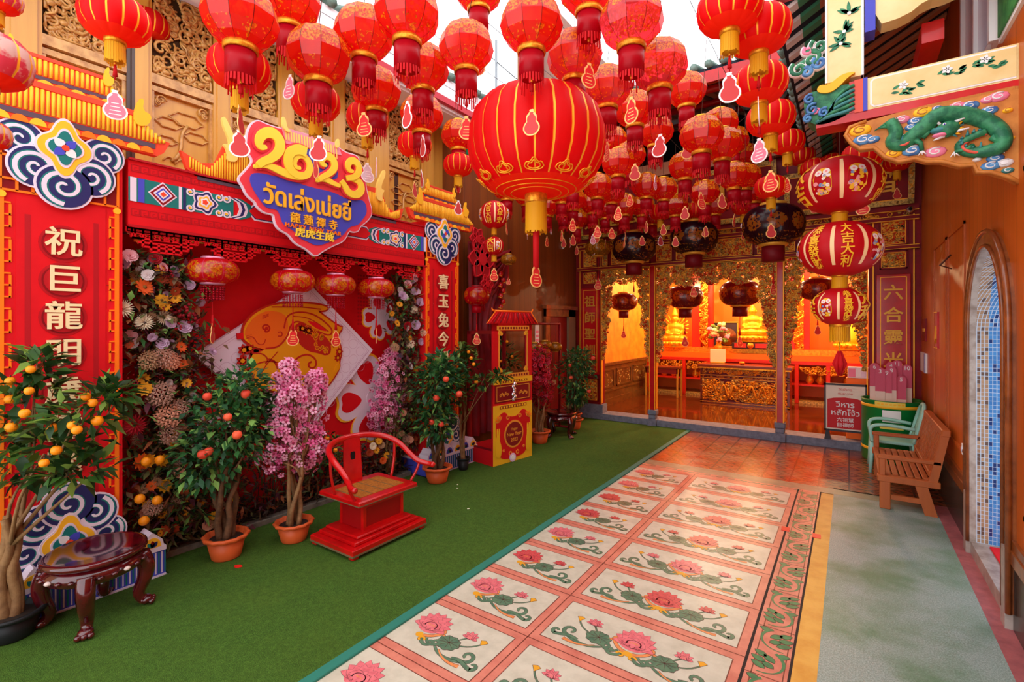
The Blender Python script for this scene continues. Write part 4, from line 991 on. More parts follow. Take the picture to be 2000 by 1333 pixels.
for k in range(3):
    a = 9.5+k*1.05; m.box(a, a+.9, .5, .53, .05, .07, 0, M); m.box(a, a+.9, .88, .91, .05, .07, 0, M); m.box(a, a+.03, .5, .9, .05, .07, 0, M); m.box(a+.87, a+.9, .5, .9, .05, .07, 0, M)
    scrollwork(m, None, a+.04, a+.86, .54, .87, 60, .007, M, 1, rg, .06, .6, 9)
struct(m.build('baseboard_left', [WAIN, DGOLD]))
def part(fn, name, mats, par, **k): p = MB(); fn(p); return p.build(name, mats, par, **k)
# long altar counter along the back
AL = [pm('altar_red', (206, 40, 14), .35), GOLD, pm('altar_orange', (238, 110, 10), .45), DGOLD, LACQ]
t = thing('altar_counter', 'long red altar counter with gilded shelves along the rear hall wall', 'altar', (-1.93, 13.1, .12))
part(lambda p: (p.box(-2.5, 2.5, -.35, .6, .88, .95, 0), p.box(-2.5, 2.5, -.2, .6, .95, 1.08, 2), p.box(-2.5, 2.5, .05, .6, 1.08, 1.2, 1)), 'worktop', AL, t)
part(lambda p: (p.box(-2.5, 2.5, .5, .6, 0, .88, 2), p.box(-2.5, 2.5, -.3, .5, .4, .44, 0), p.box(-2.5, 2.5, -.33, .5, 0, .06, 3)), 'shelf', AL, t)
for x in (-2.46, -1.55, -.95, .95, 1.55, 2.46): part(lambda p: p.bbox(x-.04, x+.04, -.35, -.27, 0, .88, .006, 0), 'leg', AL, t)
for x0 in (-2.4, -1.5, 1.0, 1.6): part(lambda p: gilt(p, x0, x0+.8, .66, .86, 40, .01, frm('F', (0, -.32, 0)), (1,), None, .03), 'gilded_frieze', AL, t)
for i, x in enumerate((-2.1, -1.85, -1.3, -1.15, 1.2, 1.4, 1.9, 2.15)):      # offerings on the lower shelf
    o = thing('offering_jar', ('gold offering jar on the altar shelf, '+('first', 'second', 'third', 'fourth', 'fifth', 'sixth', 'seventh', 'eighth')[i]+' from the orange curtain side'), 'jar', (-1.93+x, 12.92, .56), group='jars on the altar shelf')
    part(lambda p: p.lathe([(.05, 0), (.08, .05), (.085, .12), (.05, .18), (.06, .2)], 14), 'jar', GOLD, o); part(lambda p: p.lathe([(.06, .2), (.04, .23), (.0, .26)], 14), 'lid', AL[0], o)
# red columns with coiling gilt dragons between the niches
for x in (-3.12, -.98):
    o = thing('altar_column', 'red altar column wound with a gilded dragon, '+('beside the many-armed statue' if x < -2 else 'beside the robed statue'), 'column', (x, 13.35, 1.2))
    part(lambda p: p.box(-.3, -.08, -.06, .1, 0, 2.4, 0), 'shaft', AL, o); part(lambda p: p.box(.1, .22, -.04, .1, 0, 2.4, 0), 'shaft', AL, o)
    def drag(p):
        p.tube([(.0+.085*math.cos(k*.55), -.06+.05*math.sin(k*.55), .12+k*.035) for k in range(50)], [.03+.012*math.sin(k*.9) for k in range(50)], 6, 1)
        gilt(p, -.1, .1, .1, 1.9, 70, .012, frm('F', (0, -.06, 0)), (1,), None, .05); p.lathe([(.1, 0), (.12, .05), (.07, .1)], 14, 1)
    part(drag, 'gilded_dragon', AL, o)
# statues
BRG = pm('bright_gold_statue', (250, 186, 40), .38, .5)
def statue(name, label, x, y, z, H, arms=False, robe=False):
    o = thing(name, label, 'statue', (x, y, z))
    def body(p):
        for c, r in (((0,0,.16), (.36,.26,.13)), ((-.24,-.06,.15), (.17,.18,.1)), ((.24,-.06,.15), (.17,.18,.1)), ((0,.03,.34), (.19,.14,.2)), ((0,.03,.52), (.23,.13,.13)), ((-.22,.03,.47), (.075,.08,.14)), ((.22,.03,.47), (.075,.08,.14)),
                     ((-.22,-.06,.33), (.07,.12,.07)), ((.22,-.06,.33), (.07,.12,.07)), ((-.1,-.17,.28), (.12,.06,.05)), ((.1,-.17,.28), (.12,.06,.05)), ((0,.02,.66), (.06,.06,.07)), ((0,0,.78), (.095,.105,.125)), ((0,.02,.9), (.05,.05,.05)), ((0,-.1,.765), (.016,.02,.03)), ((-.1,.01,.76), (.016,.03,.05)), ((.1,.01,.76), (.016,.03,.05))):
            p.ball(tuple(q_*H for q_ in c), tuple(q_*H for q_ in r), 14, 9)
    b = part(body, 'figure', BRG, o); md = b.modifiers.new('one_surface', 'REMESH'); md.mode = 'VOXEL'; md.voxel_size = .014*H; md.use_smooth_shade = True
    def thr(p):
        p.lathe([(.3*H, -.14*H), (.36*H, -.12*H), (.3*H, -.06*H), (.38*H, .0), (.36*H, .05*H)], 28)
        for k in range(16): a = 2*PI*k/16; p.ball((.37*H*math.cos(a), .37*H*math.sin(a), -.01*H), (.06*H, .06*H, .06*H), 6, 4)
    part(thr, 'lotus_throne', BRG, o)
    if arms:
        for k in range(14):
            a = -.5+(PI+1)*k/13; part(lambda p: p.tube([(0, .06*H, .5*H), (.28*H*math.cos(a), .06*H, (.5+.22*math.sin(a))*H), (.44*H*math.cos(a), .0, (.52+.4*math.sin(a))*H)], [.03*H, .025*H, .02*H], 6), 'arm', BRG, o)
        part(lambda p: (p.lathe([(.1*H, .84*H), (.11*H, .9*H), (.05*H, 1.05*H), (0, 1.15*H)], 12)), 'crown', BRG, o)
    if robe: part(lambda p: p.lathe([(.34*H, .04*H), (.3*H, .2*H), (.25*H, .45*H), (.12*H, .64*H)], 20, 0, Matrix.Translation((0, .04*H, 0))), 'robe', pm('yellow_robe', (255, 206, 30), .5), o)
    return o
p = ony(1318, 672, 13.2); statue('guanyin_statue', 'golden many-armed seated statue behind the small side table', p.x, 13.2, 1.42, .84, arms=True)
p = ony(1470, 672, 13.2); statue('buddha_statue', 'golden seated statue with hands in lap above the long altar table', p.x, 13.2, 1.595, .84)
cx = p.x
t = thing('statue_pedestal', 'dark pedestal with red panels under the seated statue in the middle bay', 'pedestal', (cx, 13.2, 1.32)); part(lambda p: p.bbox(-.42, .42, -.3, .3, 0, .15, .01), 'base', DARKW, t)
part(lambda p: p.box(-.36, -.1, -.31, -.3, .03, .13, 0), 'red_panel', AL[0], t); part(lambda p: p.box(.1, .36, -.31, -.3, .03, .13, 0), 'red_panel', AL[0], t); part(lambda p: p.lathe([(0, 0), (.07, 0), (.07, .02), (0, .02)], 18, 0, Matrix.Translation((0, -.3, .08)) @ Matrix.Rotation(PI/2, 4, 'X')), 'gold_medallion', GOLD, t)
p = ony(1662, 690, 13.2); statue('monk_statue', 'golden statue in a yellow robe behind the crimson hanging lanterns', p.x, 13.2, 1.45, .8, robe=True)
# framed portrait-less dark panel, vase, plate, small table, altar table
p = ony(1412, 640, 13.5)
t = thing('framed_panel', 'dark framed panel behind the flower vase on the altar', 'panel', (p.x, 13.6, 1.345)); part(lambda q: q.bbox(-.33, .33, 0, .03, 0, .62, .008), 'panel', pm('dark_panel', (66, 50, 54), .3), t); part(lambda q: [q.box(a, b, -.02, .0, c, d) for a, b, c, d in ((-.35, .35, -.02, .01), (-.35, .35, .61, .64), (-.35, -.32, 0, .62), (.32, .35, 0, .62))], 'frame', GOLDP, t)
part(lambda q: q.lathe([(0, 0), (.2, .01), (.22, .05)], 20, 0, Matrix.Translation((.1, -.005, .25)) @ Matrix.Rotation(PI/2, 4, 'X')), 'medallion', pm('bronze', (150, 96, 60), .35, .7), t)
def flower_head(mb, c, r, m, rg, n=10):
    for k in range(n):
        a = rg.uniform(0, 2*PI); b = rg.uniform(-.3, 1.2); d_ = Vector((math.cos(a)*math.cos(b), math.sin(a)*math.cos(b), math.sin(b)))
        mb.ball(Vector(c)+d_*r*.6, r*.5, 6, 4, m)
p = ony(1403, 668, 12.85); rr = random.Random(3)
t = thing('flower_vase', 'vase of pink and cream flowers on the altar counter', 'vase', (p.x, 12.9, 1.2)); part(lambda q: q.lathe([(.06, 0), (.1, .06), (.1, .16), (.05, .24), (.07, .28)], 18), 'vase', GOLD, t)
VP = [pm('vase_pink', (240, 150, 160), .6), pm('vase_cream', (250, 226, 150), .6), pm('vase_leaf', (120, 140, 50), .6)]
part(lambda q: [flower_head(q, (rr.uniform(-.2, .2), rr.uniform(-.12, .12), .3+rr.uniform(0, .42)*(1)), .075, k % 3 if k % 5 else 2, rr, 9) for k in range(26)], 'bouquet', VP, t)
p = ony(1402, 697, 12.1)
t = thing('name_plate', 'cream upright plate standing on the long altar table', 'plate', (p.x, 12.1, 1.0)); part(lambda q: q.bbox(-.17, .17, -.012, .012, 0.03, .33, .006), 'plate', pm('cream_plate', (244, 224, 170), .4), t); part(lambda q: q.bbox(-.15, .15, -.05, .05, 0, .03, .005), 'foot', GOLDP, t)
t = thing('altar_table', 'long altar table with a gilded carved dragon front in the middle bay', 'table', (-1.93, 12.0, .12))
AT = [pm('altar_table_wood', (112, 44, 18), .35, coat=.3), GOLD, pm('gilt_backing', (112, 20, 12), .5), DGOLD]
part(lambda p: (p.bbox(-.95, .95, -.3, .32, .82, .88, .008, 0), p.box(-.93, .93, -.31, .3, .79, .82, 1)), 'table_top', AT, t)
def front(p):
    M = frm('F', (0, -.24, 0)); p.box(-.9, .9, 0, .8, -.02, 0, 2, M)
    for (a, b, c, d) in ((-.9, .9, 0, .06), (-.9, .9, .55, .59), (-.9, .9, .62, .66), (-.9, -.86, 0, .8), (.86, .9, 0, .8)): p.box(a, b, c, d, 0, .03, 0, M); p.box(a+.0, b-.0, (c+d)/2-.005, (c+d)/2+.005, .03, .036, 1, M)
    gilt(p, -.85, .85, .07, .54, 330, .011, M, (1, 1, 1, 3), None, .04); gilt(p, -.85, .85, .67, .79, 110, .008, M, (1, 3), None, .03); gilt(p, -.85, .85, .59, .62, 50, .006, M, (1,), None, .02)
    for s in (-1, 1): p.tube([(s*(.12+.5*k/24), .3+.13*math.sin(k*.6), .04) for k in range(25)], [.03-.02*k/24 for k in range(25)], 7, 1, M)
    for k in range(60): p.ball((-.88+k*.03, .03, .032), .011, 6, 4, 1, M)
part(front, 'carved_front', AT, t)
part(lambda p: p.box(-.9, -.86, -.235, .28, 0, .8, 0), 'side_panel', AT, t); part(lambda p: p.box(.86, .9, -.235, .28, 0, .8, 0), 'side_panel', AT, t)
p0 = ony(1296, 775, 12.2)
t = thing('side_table', 'small slender gilt side table by the orange curtain', 'table', (p0.x, 12.2, .12)); part(lambda p: p.bbox(-.42, .42, -.2, .2, .7, .75, .006), 'table_top', AT[0], t); part(lambda p: (p.box(-.4, .4, -.19, -.17, .58, .7), ), 'apron', AT[2], t)
for a in (-.39, .39):
    for b in (-.17, .17): part(lambda p: p.bbox(a-.02, a+.02, b-.02, b+.02, 0, .7, .003), 'leg', GOLDP, t)
p = ony(1450, 708, 12.0); t = thing('incense_bowl', 'small gold bowl on the long altar table', 'bowl', (p.x, 11.95, 1.0)); part(lambda q: q.lathe([(.03, 0), (.06, .03), (.055, .07), (.045, .07), (.05, .03)], 16), 'bowl', GOLD, t)
# hall lamps
BULB = pm('lit_lamp', (255, 236, 190), .3, emit=((255, 214, 150), 14))
for i, (x, y, z, e) in enumerate(((-2.45, 11.2, 3.6, 110), (-1.45, 11.2, 3.6, 110), (-3.7, 10.9, 3.6, 95), (.0, 11.0, 3.6, 95))):
    t = thing('hall_lamp', ('lit ceiling lamp in the hall above the side table', 'lit ceiling lamp in the hall above the long altar table', 'lit ceiling lamp over the orange curtain', 'lit ceiling lamp over the robed statue')[i], 'lamp', (x, y, z))
    part(lambda p: p.lathe([(.07, .1), (.07, .0), (.06, -.01)], 16), 'housing', SILV, t); part(lambda p: p.lathe([(.0, -.02), (.055, -.01), (.055, .0)], 14), 'bulb', BULB, t)
    l = bpy.data.lights.new('hall_light', 'POINT'); l.energy = e; l.color = (1, .8, .5); l.shadow_soft_size = .06; lo = bpy.data.objects.new('hall_light', l); COL.objects.link(lo); lo.parent = t; lo.location = (0, 0, -.1)
for i, (x, y, z, e) in enumerate(((-3.4, 12.75, 2.9, 75), (-1.93, 12.75, 3.0, 100), (-.35, 12.75, 2.9, 75))):
    t = thing('niche_lamp', ('warm lamp above the many-armed statue', 'warm lamp above the seated statue in the middle', 'warm lamp above the robed statue')[i], 'lamp', (x, y, z+.12))
    part(lambda p: p.lathe([(.05, .08), (.06, .0), (.04, -.02)], 14), 'shade', GOLDP, t); part(lambda p: p.tube([(0, 0, .08), (0, 0, 3.69-z-.12)], .01, 6), 'rod', GOLDP, t)
    l = bpy.data.lights.new('niche_light', 'POINT'); l.energy = e; l.color = (1, .78, .4); l.shadow_soft_size = .04; lo = bpy.data.objects.new('niche_light', l); COL.objects.link(lo); lo.parent = t; lo.location = (0, 0, -.1)

# ================================================================ roofs and brackets
RFM = [pm('rafter_brown', (200, 128, 92), .6), pm('roof_dark', (30, 38, 52), .7), LACQ, pm('rafter_green', (70, 150, 110), .5), pm('rafter_white', (226, 222, 216), .5), TILEG]
def rz_(y): return 5.26+(y-7)*.3
def gz_(x): return 4.38+(x+.45)*.55
m = MB()
def slab(x0, x1, y0, y1, t0, t1, mm): m.add([(x0,y0,rz_(y0)+t0),(x1,y0,rz_(y0)+t0),(x1,y1,rz_(y1)+t0),(x0,y1,rz_(y1)+t0),(x0,y0,rz_(y0)+t1),(x1,y0,rz_(y0)+t1),(x1,y1,rz_(y1)+t1),(x0,y1,rz_(y1)+t1)], [(0,3,2,1),(4,5,6,7),(0,1,5,4),(1,2,6,5),(2,3,7,6),(3,0,4,7)], mm)
def gslab(x0, x1, y0, y1, t0, t1, mm): m.add([(x0,y0,gz_(x0)+t0),(x1,y0,gz_(x1)+t0),(x1,y1,gz_(x1)+t0),(x0,y1,gz_(x0)+t0),(x0,y0,gz_(x0)+t1),(x1,y0,gz_(x1)+t1),(x1,y1,gz_(x1)+t1),(x0,y1,gz_(x0)+t1)], [(0,3,2,1),(4,5,6,7),(0,1,5,4),(1,2,6,5),(2,3,7,6),(3,0,4,7)], mm)
slab(-4.9, 1.0, 7.0, 14.2, .1, .16, 1); gslab(-.5, .85, 4.5, 9.0, .09, .14, 1)
x = -4.85
while x < .95:
    slab(x, x+.13, 7.37, 14.0, .03, .1, 0); slab(x, x+.13, 7.21, 7.37, .03, .1, 3); slab(x, x+.13, 7.05, 7.21, .03, .1, 4); x += .26
y = 4.52
while y < 8.9:
    gslab(-.2, .84, y, y+.1, .055, .09, 0); gslab(-.34, -.2, y, y+.1, .055, .09, 3); gslab(-.47, -.34, y, y+.1, .055, .09, 4); y += .25
m.box(-4.9, -.45, 6.96, 7.02, 5.2, 5.36, 2); m.box(-.5, .85, 4.4, 4.48, 4.5, 4.68, 2)
for y in (7.7, 9.3, 11.4): m.tube([(-4.9, y, rz_(y)-.03), (1.0, y, rz_(y)-.03)], .06, 10, 2)
m.tube([(-.1, 4.5, gz_(-.1)-.06), (-.1, 9., gz_(-.1)-.06)], .05, 10, 2)
for i in range(24): m.tube([(-4.8+i*.19, 6.93, rz_(7)+.18), (-4.8+i*.19, 9.4, rz_(9.4)+.2)], .055, 7, 5)
for i in range(24): m.tube([(-.55, 4.55+i*.19, gz_(-.55)+.17), (.85, 4.55+i*.19, gz_(.85)+.17)], .055, 7, 5)
m.box(-4.6, .84, 8.82, 8.95, 4.62, 4.85, 0)
m.box(-4.7, XR, 14.0, 14.1, 3.7, 8.2, 1)
struct(m.build('roof', RFM))
m = MB(); m.box(.42, .54, 4.46, 6.2, 3.88, 4.02, 0); struct(m.build('roof_beam', LACQ))
BC = [pm('cream_painted_beam', (240, 218, 160), .45, var=(3, (228, 196, 130), .4, .7)), LACQ, BLUE, pm('beam_green', (58, 138, 92), .45, var=(20, (30, 100, 70), .4, .6)), pm('beam_teal', (60, 130, 130), .45), YEL, pm('beam_blue_cloud', (90, 150, 200), .45, var=(20, (60, 100, 160), .4, .6)), WHITE, pm('bracket_wood', (206, 130, 56), .45, var=(10, (180, 104, 40), .4, .7)), PINK, ORG, pm('salmon', (220, 90, 70), .5)]
YB = 4.2; BF = frm('F', (0, YB, 0))
t = thing('bracket_beam', 'cream painted beam with a carved cloud end jutting from the teak wall', 'beam', (.3, YB+.1, 3.5)); ML = frm('F', (-.3, -.1, -3.5))
part(lambda p: (p.box(.0, .85, 3.4, 3.62, -.18, 0, 0, ML), p.box(-.2, .85, 3.34, 3.4, -.18, -.0, 1, ML), p.box(.03, .08, 3.395, 3.625, -.185, .006, 11, ML), p.box(.08, .105, 3.395, 3.625, -.185, .008, 2, ML), p.box(.0, .03, 3.4, 3.62, -.18, .004, 1, ML)), 'beam', BC, t)
def cend(p):
    p.prism(smooth([(-.28, 3.6), (-.27, 3.43), (-.2, 3.36), (-.1, 3.36), (.0, 3.4), (.03, 3.42), (.03, 3.6), (-.05, 3.62), (-.12, 3.58), (-.2, 3.62)], 2), -.18, .0, 3, ML)
    for i in range(6): p.tube([(x, y, .008) for x, y in bez((-.2+.02*i, 3.38+.012*i), (-.1, 3.42+.02*i), (-.05, 3.4+.035*i), (.03, 3.43+.032*i), 8)], .013, 6, 3 if i % 2 else 4, ML)
    for (x, y, r_) in ((-.24, 3.56, .035), (-.22, 3.48, .045), (-.15, 3.44, .035), (-.25, 3.42, .03)): p.tube([(a, b, .012) for a, b in spiral(x, y, r_, .006, 1, 1.4, 14)], .011, 6, 6, ML)
    p.tube([(a, b, .01) for a, b in spiral(-.2, 3.46, .025, .004, 0, 1.3, 12)], .008, 5, 9, ML)
    p.prism(smooth([(-.2, 3.6), (-.12, 3.57), (-.06, 3.6), (0, 3.66), (.05, 3.68), (-.04, 3.69), (-.12, 3.63), (-.18, 3.65)], 2), -.16, .015, 5, ML)
part(cend, 'carved_end', BC, t)
def flowers(p):
    p.prism([(.12, 3.43), (.14, 3.41), (.84, 3.41), (.84, 3.61), (.14, 3.61), (.12, 3.59)], 0, .004, 7, ML); p.prism([(.13, 3.435), (.145, 3.42), (.84, 3.42), (.84, 3.6), (.145, 3.6), (.13, 3.585)], 0, .006, 0, ML)
    rr = random.Random(2)
    for (cx_, cy_) in ((.3, 3.48), (.52, 3.52), (.7, 3.53)):
        for k in range(12): p.prism(petal(cx_+rr.uniform(-.07, .07), cy_+rr.uniform(-.03, .03), rr.uniform(-.5, .8), .045, .018), .006, .008, 3, ML)
        for k in range(5): a = 2*PI*k/5; p.prism(petal(cx_+.0, cy_+.035, a, .03, .02), .006, .009, 7, ML)
part(flowers, 'painted_flowers', BC, t)
t = thing('roof_post', 'upright cream painted post standing on the bracket beam', 'post', (-.03, YB+.1, 3.62)); ML2 = frm('F', (.03, -.1, -3.62))
part(lambda p: (p.box(-.14, .08, 3.66, 5.0, -.16, -.02, 0, ML2), p.box(-.145, -.13, 3.66, 5.0, -.16, -.015, 7, ML2), p.box(.07, .085, 3.66, 5.0, -.16, -.015, 7, ML2)), 'post', BC, t)
def orchid(p):
    rr = random.Random(8)
    for (cx_, cy_) in ((-.03, 4.0), (.0, 4.12), (-.05, 3.92)):
        for k in range(7): p.prism(petal(cx_, cy_, rr.uniform(0, 6.3), rr.uniform(.05, .09), .024), -.02, -.016, 3, ML2)
        p.disc((cx_, cy_), .012, -.02, -.012, 7, ML2, 10)
part(orchid, 'painted_orchid', BC, t)
t = thing('upper_bracket_beam', 'short cream beam with a blue end above the bracket beam', 'beam', (.46, YB+.1, 4.1)); ML3 = frm('F', (-.46, -.1, -4.1))
part(lambda p: p.prism(smooth([(.14, 3.98), (.32, 3.99), (.42, 4.06), (.55, 4.06), (.7, 4.12), (.85, 4.12), (.85, 4.4), (.14, 4.4)], 1), -.16, -.02, 0, ML3), 'beam', BC, t); part(lambda p: p.box(.09, .15, 3.95, 4.4, -.16, -.01, 2, ML3), 'blue_end', BC, t)
part(lambda p: [p.prism(petal(.3+.05*k, 4.15, k*1.1, .05, .03), -.02, -.016, 3, ML3) for k in range(6)], 'painted_leaves', BC, t)
t = thing('cloud_bracket', 'small carved green and blue cloud bracket beside the cream post', 'bracket', (-.25, YB+.1, 3.9)); ML4 = frm('F', (.25, -.1, -3.9))
def cb(p):
    for (x, y, r_, mm, tt) in ((-.31, 3.82, .05, 3, 1.2), (-.23, 3.87, .06, 3, -1.1), (-.18, 3.95, .055, 3, 1.2), (-.26, 3.78, .03, 6, -1.2), (-.18, 3.83, .04, 6, 1.3), (-.25, 3.94, .025, 9, 1.1)):
        p.tube([(a, b, -.04) for a, b in spiral(x, y, r_+.008, .008, 2.2, tt, 18)], .024, 7, 7, ML4); p.tube([(a, b, -.03) for a, b in spiral(x, y, r_+.008, .008, 2.2, tt, 18)], .017, 7, mm, ML4)
    p.tube([(-.33, 3.83, -.06), (-.2, 3.9, -.06), (-.12, 3.98, -.06)], .035, 7, 3, ML4)
part(cb, 'scrollwork', BC, t)
# dragon bracket under the beam
OD = (1500, 0, 3.332)
t = thing('dragon_bracket', 'wooden bracket carved with a green dragon among clouds under the cream beam', 'bracket', (.42, YB, 3.2)); MLd = frm('F', (-.42, 0, -3.2))
dg = lambda pts: ply(YB, pts, OD)
outl = [(505,880),(530,830),(640,790),(1000,690),(1600,560),(1640,560),(1640,1190),(1560,1150),(1450,1120),(1360,1120),(1340,1070),(1250,1080),(1130,1050),(1030,1050),(960,1030),(850,1050),(760,1020),(690,960),(600,970),(540,930)]
part(lambda p: (p.prism(dg(outl), -.09, 0, 8, MLd), p.tube([(x, y, 0) for x, y in dg(outl[6:]+outl[:3])], .014, 6, 8, MLd)), 'board', BC, t)
def drg(p):
    B_ = smooth(dg([(800,800),(840,880),(800,930),(860,960),(930,900),(1000,850),(1090,760),(1200,750),(1330,760),(1440,800),(1520,870),(1530,960),(1450,990),(1330,1000),(1250,980),(1240,940),(1320,900),(1400,870)]), 2, False); k = len(B_)
    p.tube([(x, y, .015+.012*math.sin(i*.3)) for i, (x, y) in enumerate(B_)], [.022+.03*math.sin(PI*min(1, .12+i/k)) for i in range(k)], 8, 3, MLd)
    for i in range(4, k-2, 2): x, y = B_[i]; p.tube([(x, y+.02, .035), (x+.004, y+.045+.015*math.sin(i), .03)], [.012, .003], 5, 4, MLd)
    p.tube([(x+.012, y-.012, .03+.012*math.sin(i*.3)) for i, (x, y) in enumerate(B_[8:])], .009, 6, 11, MLd)
    for i in range(10):
        a = dg([(780+10*i, 800+14*(i % 5))])[0]; b_ = dg([(690+16*i, 860-10*i)])[0]; p.tube([(a[0], a[1], .01), (b_[0], b_[1], .02)], [.012, .003], 5, 3, MLd)
    H = dg([(1165, 850)])[0]; p.ball((H[0], H[1], .03), (.062, .054, .045), 12, 8, 3, MLd)
    for (a, r_, mm) in (((1110, 862), (.05, .022, .032), 4), ((1115, 893), (.044, .015, .028), 9), ((1072, 858), (.013, .012, .018), 3)): q0 = dg([a])[0]; p.ball((q0[0], q0[1], .04), r_, 10, 6, mm, MLd)
    q0 = dg([(1140, 832)])[0]; p.ball((q0[0], q0[1], .062), (.012, .012, .008), 8, 5, 7, MLd); p.ball((q0[0]-.002, q0[1], .069), (.005, .006, .004), 6, 4, 2, MLd)
    for k in range(5): q0 = dg([(1085+16*k, 880)])[0]; p.tube([(q0[0], q0[1]+.006, .045), (q0[0], q0[1]-.008, .047)], [.005, .001], 4, 7, MLd)
    for k in range(9):
        a_ = -1.1+k*.28; q0 = (H[0]+.04*math.cos(a_), H[1]+.038*math.sin(a_)); p.tube([(q0[0], q0[1], .03), (q0[0]+.04*math.cos(a_+.3), q0[1]+.04*math.sin(a_+.3), .035)], [.012, .002], 5, 5 if k % 2 else 4, MLd)
    for (a, b_) in (((1120,830),(1060,780)), ((1180,820),(1280,780)), ((1140,900),(1070,930)), ((1200,870),(1300,850))):
        q0, q1 = dg([a, b_]); p.tube([(q0[0], q0[1], .04), (q1[0], q1[1], .05)], [.012, .004], 5, 7, MLd)
    for (a, c_) in (((930,900),(1000,990)), ((1450,900),(1500,980)), ((1000,900),(1030,850)), ((1330,960),(1210,1000))):
        q0, q1 = dg([a, c_]); p.tube([(q0[0], q0[1], .02), ((q0[0]+q1[0])/2+.02, (q0[1]+q1[1])/2, .03), (q1[0], q1[1], .03)], [.022, .014, .012], 6, 3, MLd)
        for j in (-1, 0, 1): p.tube([(q1[0], q1[1], .03), (q1[0]+.022*j, q1[1]-.03, .035)], [.007, .002], 4, 7, MLd)
part(drg, 'dragon', BC, t)
for (x, y, r_, mm) in ((600,850,60,5),(620,910,55,6),(680,910,40,6),(870,780,45,9),(960,790,45,6),(1010,730,55,5),(1100,710,35,6),(930,830,35,6),(1230,690,45,9),(1310,690,55,6),(1320,740,45,5),(1440,720,50,6),(1500,630,60,9),(1430,650,40,9),(1560,720,30,5),(940,980,60,6),(1090,990,60,9),(820,1000,45,5),(870,900,40,10),(1580,900,25,5),(1480,1030,50,6),(1540,1060,50,7),(1450,1080,55,6),(1560,1110,35,4),(1360,1040,25,7)):
    def cl(p):
        c = dg([(x, y)])[0]; R = 1.3*abs(dg([(x+r_, y)])[0][0]-c[0]); p.ball((c[0], c[1], 0), (R, R*.62, .02), 10, 6, mm, MLd); p.tube([(a, b_, .016) for a, b_ in spiral(c[0], c[1], R*.7, R*.15, 1, 1.2, 10, .62)], R*.1, 4, 7 if mm != 5 else 8, MLd)
    part(cl, 'cloud', BC, t)
# matching beam end on the opposite wall
t = thing('bracket_beam', 'cream beam end with a green carved bracket at the corner of the carved wall', 'beam', (-4.75, 5.62, 3.9)); p0 = ony(875, 285, 5.55)
MK = frm('F', (4.75, -.12, -3.9))
part(lambda p: p.box(-5.05, -4.5, p0.z-.08, p0.z+.16, -.2, 0, 0, MK), 'beam', BC, t)
def gb(p):
    for k in range(14):
        rr = random.Random(k); x, y = rr.uniform(-4.95, -4.58), p0.z-.13-rr.uniform(0, .3)
        p.tube([(a, b_, .0) for a, b_ in spiral(x, y, .07, .012, k, 1.3, 12)], .018, 6, 3 if k % 3 else 4, MK)
    p.prism([(-5.04, p0.z-.08), (-4.5, p0.z-.08), (-4.6, p0.z-.3), (-4.8, p0.z-.48), (-5.04, p0.z-.5)], -.1, -.02, 3, MK)
part(gb, 'carved_bracket', BC, t)
# window and green panel high on the teak wall
m = MB(); M = frm('R', (XR, 0, 0))
m.box(RX(5.7), RX(4.62), 3.85, 5.2, 0, .03, 0, M); m.box(RX(5.62), RX(4.7), 3.92, 5.2, .03, .034, 1, M)
for x in (5.7, 5.18, 4.67): m.box(RX(x), RX(x)+.05, 3.85, 5.2, .03, .06, 0, M)
struct(m.build('window_1', [WHITE, pm('frosted_pane', (220, 220, 236), .2)]))
m = MB(); m.box(RX(4.58), RX(3.8), 3.8, 4.6, 0, .02, 0, M); m.box(RX(4.55), RX(3.83), 3.83, 4.57, .02, .03, 1, M); struct(m.build('trim_3', [WHITE, pm('green_relief', (70, 140, 70), .5, var=(18, (40, 110, 60), .4, .65))]))
# neighbouring roof ridge seen past the eave
m = MB()
for k in range(6):
    for (dx, r_, tt) in ((0, .3, 1.2), (.5, .22, -1.2)): m.tube([(x, 11.2, z) for x, z in spiral(-6.2+k*.9+dx, 7.2-.12*k, r_, .06, k, tt, 14)], .08, 6, 0)
m.box(-8, -2, 11.1, 11.3, 6.5, 6.9, 1); struct(m.build('roof_ridge', [pm('ridge_grey', (196, 200, 196), .6), SOFF]))
# ================================================================ furniture
CH = [pm('chair_red', (200, 12, 14), .3, var=(7, (168, 6, 10), .35, .7), coat=.5), pm('worn_edge', (112, 92, 62), .6), pm('cane', (176, 108, 34), .6, var=(60, (140, 80, 22), .4, .6)), pm('chair_dark_red', (150, 8, 12), .4), BLACK]
t = thing('throne_chair', 'red lacquered armchair with a horseshoe back on a stepped pedestal', 'chair', (-3.55, 2.87, .016))
part(lambda p: (p.bbox(-.255, .32, -.42, .40, .03, .085, .006, 0), p.box(-.257, .322, -.422, .402, .03, .045, 1)), 'base', CH, t)
part(lambda p: (p.bbox(-.22, .27, -.36, .34, .085, .115, .006, 0), p.bbox(-.2, .235, -.31, .29, .115, .14, .008, 0)), 'step', CH, t)
for sx in (-.22, .28):
    for sy in (-.38, .36): part(lambda p: p.bbox(sx-.03, sx+.03, sy-.03, sy+.03, 0, .032, .006, 0), 'foot', CH, t)
def colm(p):
    p.bbox(-.14, .17, -.2, .24, .14, .36, .004, 3)
    for y0 in (-.203, .213): p.box(-.143, -.11, y0, y0+.03, .14, .355, 0); p.box(.145, .178, y0, y0+.03, .14, .355, 0)
    p.box(.165, .177, -.19, .23, .33, .355, 0); p.box(.165, .177, -.19, .23, .14, .165, 0); p.bbox(-.17, .2, -.24, .28, .355, .375, .004, 3)
part(colm, 'pedestal', CH, t)
s = part(lambda p: (p.bbox(-.31, .245, -.30, .36, .375, .42, .01, 0), p.box(-.312, .247, -.302, .362, .378, .386, 1)), 'seat', CH, t)
